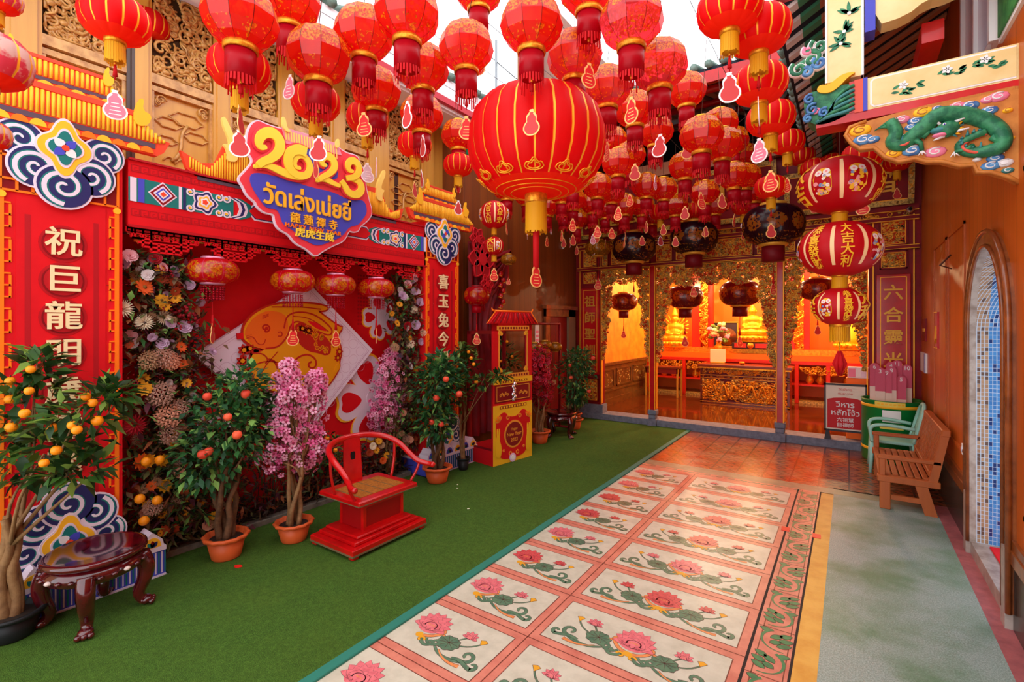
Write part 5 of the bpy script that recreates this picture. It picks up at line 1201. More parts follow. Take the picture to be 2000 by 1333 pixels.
def cane(p):
    p.box(-.2, .16, -.22, .27, .42, .424, 2)
    for k in range(4): p.box(-.2, .16, -.22+.49*k/4, -.215+.49*k/4, .424, .427, 1)
part(cane, 'cane_panel', CH, s)
R = [(.33, -.41, .57), (.27, -.40, .575), (.18, -.36, .6), (.08, -.345, .66), (-.05, -.34, .735), (-.18, -.29, .79), (-.28, -.16, .82), (-.31, .03, .83), (-.28, .22, .82), (-.18, .35, .79), (-.05, .40, .735), (.08, .405, .66), (.18, .42, .6), (.27, .46, .575), (.33, .47, .57)]
def crom(pts, n=6):
    r = []
    for i in range(len(pts)-1):
        p0, p1, p2, p3 = [Vector(pts[max(0, min(len(pts)-1, i+j))]) for j in (-1, 0, 1, 2)]
        for k in range(n):
            q_ = k/n; r.append(.5*((2*p1)+(p2-p0)*q_+(2*p0-5*p1+4*p2-p3)*q_*q_+(3*p1-p0-3*p2+p3)*q_**3))
    return r+[Vector(pts[-1])]
def rail(p):
    C = crom(R); p.tube(C, [.022+.006*math.sin(PI*i/(len(C)-1)) for i in range(len(C))], 10, 0)
    p.ball(R[0], .027, 10, 6, 0); p.ball(R[-1], .027, 10, 6, 0)
part(rail, 'arm_rail', CH, t)
part(lambda p: (p.add([(-.27, -.07, .42), (-.27, .13, .42), (-.3, .12, .83), (-.3, -.06, .83), (-.255, -.07, .42), (-.255, .13, .42), (-.285, .12, .83), (-.285, -.06, .83)], [(0,3,2,1),(4,5,6,7),(0,1,5,4),(1,2,6,5),(2,3,7,6),(3,0,4,7)], 0), p.prism([(.03+.025*math.cos(a), .66+.05*math.sin(a)*(1+.3*math.cos(2*a))) for a in [2*PI*k/20 for k in range(20)]], 0, .018, 4, frm('L', (-.285, 0, 0)))), 'back_splat', CH, t)
for (a, b) in (((.17, -.28, .42), (.2, -.37, .59)), ((.17, .34, .42), (.2, .43, .59)), ((-.1, -.285, .42), (-.1, -.33, .75)), ((-.1, .345, .42), (-.1, .385, .75))): part(lambda p: p.tube(crom([a, ((a[0]+b[0])/2, (a[1]+b[1])/2-.015*(1 if a[1] < 0 else -1), (a[2]+b[2])/2), b], 4), .013, 8, 0), 'arm_post', CH, t)

ROSEW = [pm('rosewood_gloss', (92, 10, 20), .12, var=(9, (46, 6, 12), .35, .7), coat=1.), pm('mother_of_pearl', (226, 200, 190), .3)]
def drumstool(loc, label, s=1.):
    t = thing('rosewood_stool', label, 'stool', loc, .35, 'carved rosewood stools')
    part(lambda p: (p.lathe([(0, .40*s), (.24*s, .40*s), (.27*s, .41*s), (.285*s, .425*s), (.28*s, .445*s), (.26*s, .455*s), (.25*s, .45*s), (0, .45*s)], 32)), 'seat', ROSEW, t)
    part(lambda p: (p.lathe([(.24*s, .30*s), (.27*s, .32*s), (.275*s, .36*s), (.25*s, .40*s)], 32), p.lathe([(.23*s, .4*s), (.23*s, .30*s)], 32), [p.ball((.275*s*math.cos(a), .275*s*math.sin(a), .35*s), (.022*s, .022*s, .014*s), 6, 4, 1 if k % 3 == 0 else 0) for k, a in enumerate([2*PI*k/24 for k in range(24)])]), 'carved_apron', ROSEW, t)
    for k in range(4):
        a = PI/4+k*PI/2; c, n_ = math.cos(a), math.sin(a)
        P = [(.24, .36), (.275, .27), (.265, .18), (.235, .1), (.245, .05), (.285, .02)]
        l = part(lambda p: (p.tube(crom([(q_*s*c, q_*s*n_, z*s) for q_, z in P], 4), [s*(.058-.026*min(1, i/16)) for i in range(21)], 10, 0)), 'leg', ROSEW, t)
        part(lambda p: (p.ball((.275*s*c, .275*s*n_, .03*s), (.045*s, .045*s, .03*s), 10, 6), [p.ball((.31*s*math.cos(a+d_), .31*s*math.sin(a+d_), .02*s), (.022*s, .022*s, .02*s), 7, 4) for d_ in (-.1, 0, .1)]), 'claw_foot', ROSEW, l)
    return t
drumstool((-4.02, 1.06, .017), 'glossy dark rosewood stool in front of the pillar that starts with 祝', .96)
drumstool((-4.02, 7.28, .017), 'glossy dark rosewood stool between the red blossom tree and the far peach tree', .92)

# teak bench
t = thing('teak_bench', 'slatted teak garden bench with its back to the teak wall', 'bench', (.5, 7.0, 0))
BM = [BENCH]
for y in (-.64, .68):
    part(lambda p: p.bbox(-.24, -.15, y-.04, y+.04, 0, .30, .006), 'leg', BM, t)
    part(lambda p: p.add([(.12, y-.04, 0), (.22, y-.04, 0), (.22, y+.04, 0), (.12, y+.04, 0), (.04, y-.04, .3), (.14, y-.04, .3), (.14, y+.04, .3), (.04, y+.04, .3)], [(0,3,2,1),(4,5,6,7),(0,1,5,4),(1,2,6,5),(2,3,7,6),(3,0,4,7)], 0), 'leg', BM, t)
    part(lambda p: p.bbox(-.15, .12, y-.02, y+.02, .1, .15, .004), 'stretcher', BM, t)
    part(lambda p: p.bbox(-.26, .24, y-.045, y+.045, .28, .345, .006), 'side_rail', BM, t)
    part(lambda p: (p.bbox(-.245, -.19, y-.03, y+.03, .34, .52, .006), p.bbox(-.26, .25, y-.035, y+.035, .51, .55, .008)), 'armrest', BM, t)
    part(lambda p: p.add([(.14, y-.035, .3), (.21, y-.035, .3), (.21, y+.035, .3), (.14, y+.035, .3), (.25, y-.035, .84), (.31, y-.035, .84), (.31, y+.035, .84), (.25, y+.035, .84)], [(0,3,2,1),(4,5,6,7),(0,1,5,4),(1,2,6,5),(2,3,7,6),(3,0,4,7)], 0), 'back_post', BM, t)
part(lambda p: p.bbox(.245, .315, -.68, .72, .80, .87, .008), 'top_rail', BM, t)
part(lambda p: p.bbox(.15, .21, -.62, .66, .38, .44, .006), 'back_rail', BM, t)
for k in range(15):
    y = -.55+k*.084; part(lambda p: p.add([(.175, y, .43), (.195, y, .43), (.195, y+.045, .43), (.175, y+.045, .43), (.262, y, .81), (.282, y, .81), (.282, y+.045, .81), (.262, y+.045, .81)], [(0,3,2,1),(4,5,6,7),(0,1,5,4),(1,2,6,5),(2,3,7,6),(3,0,4,7)], 0), 'back_slat', BM, t)
for k in range(7): x = -.25+k*.06; part(lambda p: p.bbox(x, x+.046, -.62, .66, .342, .362, .004), 'seat_slat', BM, t)
# mint plastic armchair behind the bench
MINT = pm('mint_plastic', (158, 214, 196), .35)
t = thing('plastic_armchair', 'mint green plastic armchair between the bench and the green barrel', 'chair', (.47, 8.02, 0), .0)
part(lambda p: (p.bbox(-.24, .2, -.2, .2, .38, .42, .012), p.bbox(-.25, -.22, -.21, .21, .36, .44, .01)), 'seat', [MINT], t)
for k in range(7):
    y = -.17+k*.057
    def bs(p):
        a, b_ = (.18+.0, y, .42), (.29, y*1.1, .86-.004*(k-3)**2*3); p.add([(a[0], y-.02, a[2]), (a[0], y+.02, a[2]), (b_[0], b_[1]+.02, b_[2]), (b_[0], b_[1]-.02, b_[2]), (a[0]+.015, y-.02, a[2]), (a[0]+.015, y+.02, a[2]), (b_[0]+.015, b_[1]+.02, b_[2]), (b_[0]+.015, b_[1]-.02, b_[2])], [(0,1,2,3),(7,6,5,4),(0,4,5,1),(1,5,6,2),(2,6,7,3),(3,7,4,0)])
    part(bs, 'back_slat', [MINT], t)
part(lambda p: p.tube(crom([(.19, -.22, .42), (.27, -.22, .75), (.3, -.1, .88), (.3, .1, .88), (.27, .22, .75), (.19, .22, .42)]), .022, 8), 'back_rim', [MINT], t)
for s_ in (-1, 1):
    part(lambda p: p.tube(crom([(-.22, s_*.23, .4), (-.24, s_*.25, .58), (-.1, s_*.26, .63), (.2, s_*.24, .6)]), [.022]*19, 8), 'armrest', [MINT], t)
    for x in (-.22, .2): part(lambda p: p.tube([(x, s_*.2, .39), (x*1.12, s_*.23, 0)], [.03, .02], 8), 'leg', [MINT], t)
# barrel with numbered paddles
BG = [pm('barrel_green', (12, 122, 52), .3), YEL, pm('label_yellow', (240, 212, 90), .5), BLACK, pm('barrel_inside', (10, 60, 30), .6)]
bx0, by0 = .49, 8.66
t = thing('green_barrel', 'green barrel with yellow bands holding numbered paddles by the shrine step', 'barrel', (bx0, by0, 0))
part(lambda p: p.lathe([(.33, 0), (.345, .03), (.345, .83), (.355, .86), (.33, .86), (.325, .8), (.325, .4), (0, .4)], 40), 'body', BG, t)
for z in (.16, .76): part(lambda p: p.lathe([(.346, z), (.352, z+.01), (.352, z+.03), (.346, z+.04)], 40, 1), 'band', BG, t)
def wrapb(a0): return lambda x, y, z: ((.348+z)*math.cos(a0+x/.348), (.348+z)*math.sin(a0+x/.348), y)
AF = math.atan2(-by0, -bx0)
def lab(p, x0, x1, y0, y1, mm, th=.004, n=8):
    W = wrapb(AF)
    for i in range(n):
        a, b_ = x0+(x1-x0)*i/n, x0+(x1-x0)*(i+1)/n; p.add([W(a, y0, th), W(b_, y0, th), W(b_, y1, th), W(a, y1, th)], [(0,1,2,3)], mm)
def lb(p, x, y, w_, h):
    lab(p, x-w_/2, x+w_/2, y-h/2, y+h/2, 2)
part(lambda p: (lb(p, -.02, .82, .34, .06), [lab(p, -.16+.045*k, -.13+.045*k, .81, .83, 1, .005, 1) for k in range(7)]), 'label', BG, t)
part(lambda p: (lb(p, -.0, .52, .26, .07), [lab(p, -.09+.06*k, -.05+.06*k, .51, .53, 1, .005, 1) for k in range(3)]), 'label', BG, t)
part(lambda p: lab(p, -.1, .1, .58, .74, 0, .006), 'blank_card', [WHITE], t)
PD = [pm('paddle_rose', (206, 84, 110), .5), pm('paddle_board', (232, 206, 190), .5), WHITE]
for i, (u, v, num) in enumerate(((1708, 715, '6'), (1719, 724, '3'), (1732, 727, '9'), (1741, 722, '8'), (1740, 713, '4'), (1752, 710, '11'), (1760, 740, '5'), (1771, 718, '10'))):
    Y = 8.62-(.1 if i in (1, 2, 3, 6) else 0)+(i*.013); q_ = ony(u, v, Y); zt = q_.z+.04
    t = thing('numbered_paddle', 'rose topped wooden paddle marked '+num+' standing in the green barrel', 'paddle', (q_.x, Y, .41), 0., 'numbered paddles in the barrel'); M = frm('F', (0, 0, 0)); h = zt-.41
    part(lambda p: p.prism([(-.055, 0), (.055, 0), (.055, h-.33), (-.055, h-.33)], -.006, .006, 1, M), 'handle', PD, t)
    part(lambda p: p.prism([(-.055, h-.33), (.055, h-.33), (.055, h-.09)]+[(.058*math.cos(a), h-.06+.06*math.sin(a)) for a in [PI*k/10 for k in range(11)]]+[(-.055, h-.09)], -.006, .007, 0, M), 'head', PD, t)
    part(lambda p: p.text(num, .075, 0, h-.055, .007, .003, 2, M, .01), 'numeral', PD, t)
# standing sign on the step
xs, xe = -.30, .2
t = thing('standing_sign', 'dark framed standing sign with red panel and white lettering on the shrine step', 'sign', (-.05, 9.06, .125)); M = frm('F'); w_ = .25
SG = [pm('sign_frame', (54, 50, 54), .45), pm('sign_cream', (236, 220, 200), .5), pm('sign_panel_red', (200, 16, 26), .45), WHITE, pm('sign_pale_red', (220, 110, 100), .5)]
part(lambda p: [p.box(a, b, c, d, -.02, .02, 0, M) for a, b, c, d in ((-w_-.02, w_+.02, .84, .87), (-w_-.02, w_+.02, .13, .16), (-w_-.02, -w_, .13, .87), (w_, w_+.02, .13, .87))], 'frame', SG, t)
for x in (-w_, w_-.04): part(lambda p: p.prism([(x-.02, 0), (x+.07, 0), (x+.04, .14), (x, .14)], -.08, .06, 0, M), 'foot', SG, t)
part(lambda p: (p.box(-w_, w_, .16, .84, -.01, .012, 1, M), p.prism([(-w_+.02, .18), (w_-.02, .18), (w_-.02, .62), (w_-.1, .645), (0, .66), (-w_+.1, .645), (-w_+.02, .62)], .012, .016, 2, M)), 'panel', SG, t)
for (tx, sz, y, mm) in (('วัดมังกร', .05, .78, 4), ('กมลาวาส', .05, .715, 4), ('วิหาร', .115, .545, 3), ('หลักโจ้ว', .115, .42, 3), ('六祖慧', .07, .31, 3), ('能禪師', .07, .23, 3)): part(lambda p: p.text(tx, sz, 0, y, .016, .003, mm, M, .014 if sz > .1 else .006, 1.05), 'lettering', SG, t)
q_ = ony(1677, 728, 9.3)
t = thing('donation_box', 'small white printed box standing behind the sign', 'box', (q_.x, 9.35, .12)); part(lambda p: p.bbox(-.16, .16, -.1, .1, .0, .95, .006), 'stand', [AL[2]], t); part(lambda p: (p.bbox(-.14, .14, -.08, .08, .95, 1.12, .006, 0), p.box(-.13, -.04, -.085, -.08, .97, 1.1, 1), p.box(.03, .12, -.085, -.08, .97, 1.1, 2)), 'box', [WHITE, PINK, PALE], t)

# photo booth cut-out
kx, ky = -3.88, 5.163; ang = math.atan2(.754, .123)
Mk = Matrix.Translation((0, 0, 0)); KM = [pm('booth_red', (204, 14, 24), .5), pm('booth_yellow', (236, 180, 34), .45), pm('booth_gold', (230, 150, 50), .45), pm('booth_dark', (126, 10, 20), .5), ORG, WHITE, pm('booth_maroon', (130, 26, 28), .45), pm('pink_pale', (226, 190, 220), .5)]
t = thing('photo_booth', 'red and yellow pagoda topped photo frame booth standing on the turf', 'booth', (kx, ky, .017), ang)
# local x runs along the front, -y faces the camera side
F_ = frm('F')
def bd_(p):
    W = .77
    p.box(0, W, 0, 1.14, -.03, 0, 0, F_); p.box(0, .1, 1.14, 1.9, -.03, 0, 0, F_); p.box(W-.1, W, 1.14, 1.9, -.03, 0, 0, F_); p.box(0, W, 1.8, 1.9, -.03, 0, 0, F_)
part(bd_, 'front_board', KM, t)
def bp_(p):
    W = .77
    p.box(0, W, 0, .80, 0, .004, 1, F_); p.prism(smooth([(.05, .62), (.2, .72), (.3, .62), (.47, .62), (.57, .72), (.72, .62), (.73, .4), (.66, .3), (.66, .12), (.55, .05), (.2, .05), (.1, .12), (.1, .3), (.04, .4)], 2), .004, .008, 0, F_)
    p.disc((.39, .38), .19, .008, .012, 2, F_, 32); p.disc((.39, .38), .165, .012, .015, 6, F_, 32)
    p.text('Happy', .05, .39, .45, .015, .002, 2, F_); p.text('New Year', .07, .39, .38, .015, .002, 2, F_, .006); p.text('2023', .07, .39, .3, .015, .002, 2, F_, .006)
    for s in (-1, 1):
        x = .39+s*.3
        p.prism(smooth([(x-.05, .1), (x+.05, .1), (x+.06, .24), (x+.02, .32), (x+.03, .48), (x+.005, .5), (x-.005, .36), (x-.015, .5), (x-.035, .48), (x-.03, .33), (x-.06, .24)], 2), .008, .014, 1, F_)
        for k in range(7): p.prism(petal(.39+s*.28, .58, PI/2-s*.5+(k-3)*.35, .09, .02), .008, .012, 4 if k % 2 else 2, F_)
        for (dx, y, r_) in ((.12, .62, .03), (.07, .12, .032), (.2, .18, .02)):
            p.disc((.39+s*dx, y), r_, .008, .013, 2, F_, 14); p.disc((.39+s*dx, y), r_*.5, .013, .015, 0, F_, 10)
    p.box(.12, .65, .745, .785, .004, .007, 6, F_)
    for k in range(10): p.box(.135+k*.052, .165+k*.052, .752, .778, .007, .009, 1, F_)
    p.box(.03, .74, .83, 1.07, .0, .004, 3, F_)
    for (a, b, c, d) in ((.06, .71, .85, .858), (.06, .71, 1.045, 1.053), (.06, .068, .85, 1.05), (.702, .71, .85, 1.05)): p.box(a, b, c, d, .004, .008, 2, F_)
    for s in (-1, 1):
        for k in range(5): p.stroke(spiral(.39+s*(.12+.035*k), .93+.02*(k % 2), .022, .006, k, 1.2, 9), .007, .004, .008, 2, F_)
    p.box(.0, .77, 1.08, 1.16, 0, .01, 1, F_); p.box(.12, .66, 1.095, 1.125, .01, .013, 6, F_)
    for k in range(10): p.box(.135+k*.053, .165+k*.053, 1.1, 1.12, .013, .015, 1, F_)
    for y in (1.16, 1.81):
        p.box(.07, .7, y, y+.06, 0, .012, 2, F_)
        for k in range(11): p.box(.1+k*.054, .13+k*.054, y+.015, y+.045, .012, .014, 6, F_)
    for x in (.1, .66): p.box(x, x+.012, 1.2, 1.82, 0, .012, 2, F_)
    for (x, y) in ((.13, 1.76), (.64, 1.76), (.13, 1.26), (.64, 1.26)):
        for k in range(3): p.disc((x+.02*(k-1), y+.02*(k % 2)), .024, 0, .012, 2, F_, 12); p.disc((x+.02*(k-1), y+.02*(k % 2)), .012, .012, .014, 1, F_, 10)
part(bp_, 'printed_front', KM, t)
def rf_(p):
    p.prism([(-.1, 1.9), (.87, 1.9), (.72, 2.06), (.05, 2.06)], -.02, .02, 0, F_)
    for k in range(16):
        a = -.07+k*.0607; b_ = .07+k*.042; p.tube([(a, 1.91, .02), (b_, 2.05, .02)], .01, 5, 3 if k % 2 else 0, F_)
    p.tube([(.03, 2.07, 0), (.74, 2.07, 0)], .014, 6, 4, F_)
    for s, x in ((-1, .03), (1, .74)): p.tube([(x, 2.07, 0), (x+s*.04, 2.08, 0), (x+s*.055, 2.11, 0)], [.014, .012, .006], 6, 4, F_); p.tube([(x, 2.06, .01), (x+s*.12, 1.93, .01), (x+s*.16, 1.9, .01)], [.01, .009, .004], 5, 4, F_)
part(rf_, 'pagoda_roof', KM, t)
part(lambda p: (p.box(0, .77, .03, .55, 0, .2, 0), p.box(0, .03, .03, .55, .2, .22, 3)), 'platform', KM, t)
part(lambda p: (p.box(.02, .05, .5, .55, .2, 1.8, 3), p.box(.72, .75, .5, .55, .2, 1.8, 3), p.box(.02, .75, .5, .55, 1.75, 1.8, 3)), 'rear_frame', KM, t)
o = part(lambda p: [p.ball((.37+.03*math.sin(k*2.3), -.02-.01*(k % 3), .86+.035*k), (.03, .02, .03), 7, 5, 0) for k in range(7)], 'foil_bow', [SILV], t)
part(lambda p: (p.disc((.36, .06), .06, .012, .02, 7, F_, 20), p.disc((.36, .06), .035, .02, .024, 5, F_, 16)), 'round_sticker', KM, t)

# red curtain, felt knot and firecracker strings on the dark wall
CUR = pm('red_curtain', (150, 8, 22), .5, var=(5, (110, 4, 16), .3, .7))
def cur(p):
    L = frm('L', (-4.64, 0, 0)); n = 50
    for j in range(20):
        pass
    rows = []
    for i in range(n+1):
        s = i/n; y = 5.48+1.0*s
        for k in range(15):
            q_ = k/14; zt = 3.12-.1*math.sin(PI*s); zb = .25
            z = zt+(zb-zt)*q_; pinch = 1-.35*math.exp(-((z-1.9)/.5)**2)
            yy = 5.48+(y-5.48)*pinch; x = .07+.045*math.sin(s*34+q_*1.2)+.02*math.sin(s*13)
            rows.append((yy, z, x))
    fs = [(i*15+k, i*15+k+1, (i+1)*15+k+1, (i+1)*15+k) for i in range(n) for k in range(14)]
    p.add(rows, fs, 0, True, L); p.add([(a, b, c-.012) for a, b, c in rows], [f[::-1] for f in fs], 0, True, L)
t = thing('red_curtain', 'dark red gathered curtain hung on the teak wall beside the gateway', 'curtain', (0, 0, 0)); part(cur, 'drape', [CUR], t)
def swag(p):
    L = frm('L', (-4.56, 0, 0))
    for k in range(7): p.tube([(5.5+.98*i/14, 3.1-(.16+.1*k)*math.sin(PI*(i/14)**.8)-.0*k, .02+.012*(k % 2)) for i in range(15)], .028, 6, 0, L)
part(swag, 'swag', [CUR], t)
KN = [pm('felt_red', (168, 10, 24), .8), pm('felt_bright', (206, 20, 34), .7)]
t = thing('felt_knot', 'large red felt knot ornament with petals beside the gateway pillar', 'ornament', (-4.4, 5.55, 2.85))
def knot(p):
    L = frm('L')
    for (cx_, cy_, R_) in ((0, 0, .3), (-.1, .28, .17), (.12, -.35, .15)):
        for k in range(6): a = 2*PI*k/6; P = petal(cx_, cy_, a, R_, R_*.75); p.prism(P, 0, .03, 0, L); p.tube([(x, y, .03) for x, y in P], .012, 5, 1, L, closed=True)
        p.disc((cx_, cy_), R_*.3, .03, .05, 1, L, 16)
part(knot, 'petals', KN, t)
part(lambda p: [p.tube([(0, y, -.4), (0, y+.02, -.75)], [.02, .03], 6, 0) for y in (-.05, 0, .05)], 'tassel', KN, t)
q_ = onx(978, 590, -4.5)
t = thing('firecracker_string', 'string of red and gold firecrackers hanging beside the curtain', 'decoration', (-4.48, q_.y, 2.2))
part(lambda p: p.tube([(0, 0, -.5), (0, 0, .55)], .006, 5), 'string', [CORD], t)
for k in range(12): part(lambda p: (p.lathe([(.0, -.045), (.035, -.04), (.035, .04), (.0, .045)], 10, 0, Matrix.Translation((0, .035*(-1)**k, -.45+k*.085)) @ Matrix.Rotation(.5*(-1)**k, 4, 'X')), p.lathe([(.036, -.035), (.036, -.022)], 10, 1, Matrix.Translation((0, .035*(-1)**k, -.45+k*.085)) @ Matrix.Rotation(.5*(-1)**k, 4, 'X'))), 'firecracker', [LACQ, GOLDP], t)
# rack with hanging gold lanterns near the corner door
t = thing('lantern_rack', 'red metal rail rack standing before the corner door', 'rack', (-4.4, 7.3, .0))
for y in (-.55, .6): part(lambda p: p.tube([(0, y, .018), (0, y, 1.92)], .02, 8), 'post', [DRED], t); part(lambda p: p.tube([(-.2, y, .03), (.2, y, .03)], .02, 8), 'foot', [DRED], t)
part(lambda p: p.tube([(0, -.56, 1.92), (0, .61, 1.92)], .02, 8), 'top_bar', [DRED], t)
q_ = onx(1049, 650, -4.4)
o = thing('hanging_poster', 'narrow white printed sheet hanging from the red rail rack', 'poster', (-4.4, q_.y, 1.6)); part(lambda p: (p.box(-.004, .004, -.06, .06, -.16, .3, 0), [p.box(.004, .006, -.045, .045, -.12+.07*k, -.08+.07*k, 1) for k in range(5)]), 'sheet', [WHITE, PINK], o)
q_ = onx(1077, 748, -4.3)
t = thing('wooden_label', 'pale wooden label hanging in front of the red blossoms', 'label', (-4.3, q_.y, q_.z)); part(lambda p: p.bbox(-.006, .006, -.16, .16, -.04, .04, .003), 'board', [pm('pale_label', (200, 168, 116), .5)], t); part(lambda p: [p.tube([(0, y, .04), (0, y*.4, .5)], .003, 4) for y in (-.13, .13)], 'string', [CORD], t)
# ================================================================ plants
BARK = pm('bark', (112, 74, 46), .8, var=(18, (70, 44, 28), .35, .7), bump=(30, .5)); BARK2 = pm('pale_bark', (150, 110, 70), .7, var=(16, (110, 74, 44), .35, .7), bump=(30, .4))
TERRA = pm('terracotta_plastic', (208, 88, 40), .45); SOIL = pm('dark_soil', (44, 30, 22), .9); POTB = pm('black_pot', (24, 24, 26), .5)
LG = [pm('leaf_green', (66, 122, 62), .4, var=(5, (30, 74, 36), .35, .7), trl=.25), pm('leaf_light', (136, 182, 90), .4, trl=.3), pm('leaf_dark', (40, 82, 50), .4, trl=.2)]
LK = [pm('kumquat_leaf', (58, 96, 36), .4, trl=.25), pm('kumquat_leaf_light', (120, 148, 60), .4, trl=.3), pm('kumquat_leaf_dark', (34, 62, 26), .4, trl=.2)]
PEACH = pm('peach_fruit', (240, 96, 60), .45, var=(4, (206, 40, 34), .4, .65)); MANDA = pm('mandarin', (250, 146, 16), .4, bump=(60, .2)); STEM = pm('stem_brown', (84, 62, 34), .7)
BLP = [pm('blossom_pink', (252, 164, 202), .6, trl=.3), pm('blossom_deep', (232, 100, 156), .6, trl=.3), pm('blossom_pale', (248, 184, 208), .6, trl=.3), pm('stamen', (150, 30, 70), .6)]
BLR = [pm('blossom_red', (210, 20, 44), .6, trl=.3), pm('blossom_crimson', (166, 10, 34), .6, trl=.3), pm('blossom_rose', (216, 60, 90), .6, trl=.3), pm('stamen_red', (90, 6, 20), .6)]
def leaf(mb, p, d, l, w_, m, rg):
    d = Vector(d).normalized(); s = d.cross(Vector((rg.uniform(-.4, .4), rg.uniform(-.4, .4), 1)))
    if s.length < .05: s = d.cross(Vector((1, 0, 0)))
    s.normalize(); n = s.cross(d); p = Vector(p); a = p+d*l*.45-n*l*.04; t_ = p+d*l-n*l*.18
    mb.add([p, a+s*w_/2+n*w_*.15, t_, a-s*w_/2+n*w_*.15, a], [(0,4,1),(1,4,2),(2,4,3),(3,4,0)], m, True)
def rin(rg, R):
    while True:
        v = Vector((rg.uniform(-1, 1), rg.uniform(-1, 1), rg.uniform(-1, 1)))
        if .05 < v.length < 1: 
            v = v*(.35+.65*v.length**.5)/max(.3, v.length)**.35
            return Vector((v.x*R[0], v.y*R[1], v.z*R[2]))
def foliage(mb, cs, n, l, w_, ms, rg, droop=.1):
    for k in range(n):
        c, R = rg.choice(cs); v = rin(rg, R); d = Vector((v.x/R[0], v.y/R[1], v.z/R[2]*.6+rg.uniform(-.4, .6)-droop))+Vector((rg.uniform(-.6, .6), rg.uniform(-.6, .6), rg.uniform(-.5, .5)))
        q_ = rg.uniform(.65, 1.25); leaf(mb, Vector(c)+v, d, l*q_, w_*q_, rg.choice(ms), rg)
def pot(t, r, h, scallop=True, mat=TERRA):
    def f(p):
        p.lathe([(r*.66, 0), (r*.7, .01), (r*.9, h*.8), (r*.86, h*.8), (r*.6, .04), (0, .04)], 32)
        md = (lambda a: 1+.035*math.cos(12*a)) if scallop else None
        p.lathe([(r*.88, h*.78), (r*1.06, h*.84), (r*1.1, h*.95), (r*1.02, h), (r*.9, h*.97), (r*.86, h*.8)], 48, 0, None, True, md)
    o = part(f, 'pot', [mat], t); part(lambda p: p.lathe([(r*.84, h*.72), (r*.8, h*.8), (0, h*.84)], 24), 'soil', [SOIL], t); return o
def trunk(t, h0, h1, R, n, rg, mat=BARK, r=.018, ends=None, lean=(0, 0), nb=2):
    def f(p):
        for k in range(n):
            a = 2*PI*k/n+rg.uniform(-.4, .4); b = R*.4; P = [(b*math.cos(a)+rg.uniform(-.01, .01), b*math.sin(a), h0)]
            for i in range(1, 5):
                q_ = i/4; P.append((R*(.35+.5*q_)*math.cos(a+q_*1.4)+lean[0]*q_+rg.uniform(-.025, .025), R*(.35+.5*q_)*math.sin(a+q_*1.4)+lean[1]*q_+rg.uniform(-.025, .025), h0+(h1-h0)*q_))
            C = crom(P, 4); p.tube(C, [r*(1.2-.55*i/len(C)) for i in range(len(C))], 7)
            for ci, (c, Q) in enumerate(ends or []):
                if nb == 1 and ci % n != k: continue
                for j in range(nb):
                    v = rin(rg, Q)*.75; e = Vector(c)+v; s = Vector(P[-1 if j else -2]); mid = (s+e)/2+Vector((rg.uniform(-.05, .05), rg.uniform(-.05, .05), .03)); p.tube(crom([s, mid, e], 3), [r*.5-r*.06*i for i in range(7)], 5)
    return part(f, 'trunk', [mat], t)
def fruit_at(t, loc, pts, r, mat, name):
    for (u, v, d) in pts:
        q_ = atd(u, v, d)-Vector(loc); s = r*random.Random(int(u*7+v)).uniform(.85, 1.1)
        o = part(lambda p: p.lathe([(0, -s), (s*.6, -s*.82), (s*.95, -.35*s), (s, .1*s), (s*.8, .6*s), (s*.4, .88*s), (0, .8*s)], 16, 0, Matrix.Translation(q_)), name, [mat], t); part(lambda p: p.tube([q_+Vector((0, 0, s*.75)), q_+Vector((.006, 0, s*1.35))], .004, 5), 'stem', [STEM], o)
def dep(p): return -p[0]*SN+p[1]*CS
def peach_tree(label, loc, cs, fr, n, pr, ph, rg, l=.075, th=.5, r=.02):
    t = thing('potted_peach_tree', label, 'plant', loc, 0, 'potted peach trees')
    pot(t, pr, ph); trunk(t, ph*.8, th, pr*.7, 4, rg, BARK, r, cs)
    part(lambda p: foliage(p, cs, n, l, l*.5, (0, 0, 0, 1, 2, 2), rg), 'foliage', LG, t); d = dep(loc)
    fruit_at(t, loc, [(u, v, d+dd) for u, v, dd in fr], .036, PEACH, 'peach'); return t
rg = random.Random(31); Z0 = .018
peach_tree('potted peach tree beside the tall flower column and the rosewood stool', (-4.16, 1.93, Z0), [((0, 0, 1.08), (.3, .34, .4)), ((-.05, -.12, .8), (.24, .26, .25)), ((.06, .1, 1.35), (.18, .2, .22)), ((.0, .22, 1.1), (.2, .2, .25)), ((.05, .05, 1.0), (.28, .3, .3))], ((445, 815, -.28), (463, 850, -.28), (408, 882, -.26), (396, 888, -.28), (405, 775, -.2), (480, 770, -.1)), 1700, .155, .19, rg, .085, .75, .024)
peach_tree('potted peach tree just behind the armchair, by the second gateway pillar', (-4.07, 4.3, Z0), [((0, 0, 1.15), (.28, .3, .36)), ((.0, -.02, .75), (.22, .24, .25)), ((.0, .12, 1.3), (.24, .3, .25))], ((843, 825, -.24), (862, 829, -.24), (852, 778, -.26), (871, 741, -.24), (897, 770, -.2)), 1500, .165, .19, rg, .095, .72, .022)
peach_tree('potted peach tree beside the couplet tablet of the shrine', (-4.1, 7.9, Z0), [((0, 0, 1.0), (.36, .4, .42)), ((.05, .1, 1.2), (.28, .3, .25)), ((0, .1, .6), (.2, .2, .2))], ((1158, 700, -.3), (1113, 714, -.3), (1115, 738, -.34), (1150, 765, -.2)), 1300, .15, .19, rg, .09, .55, .018)
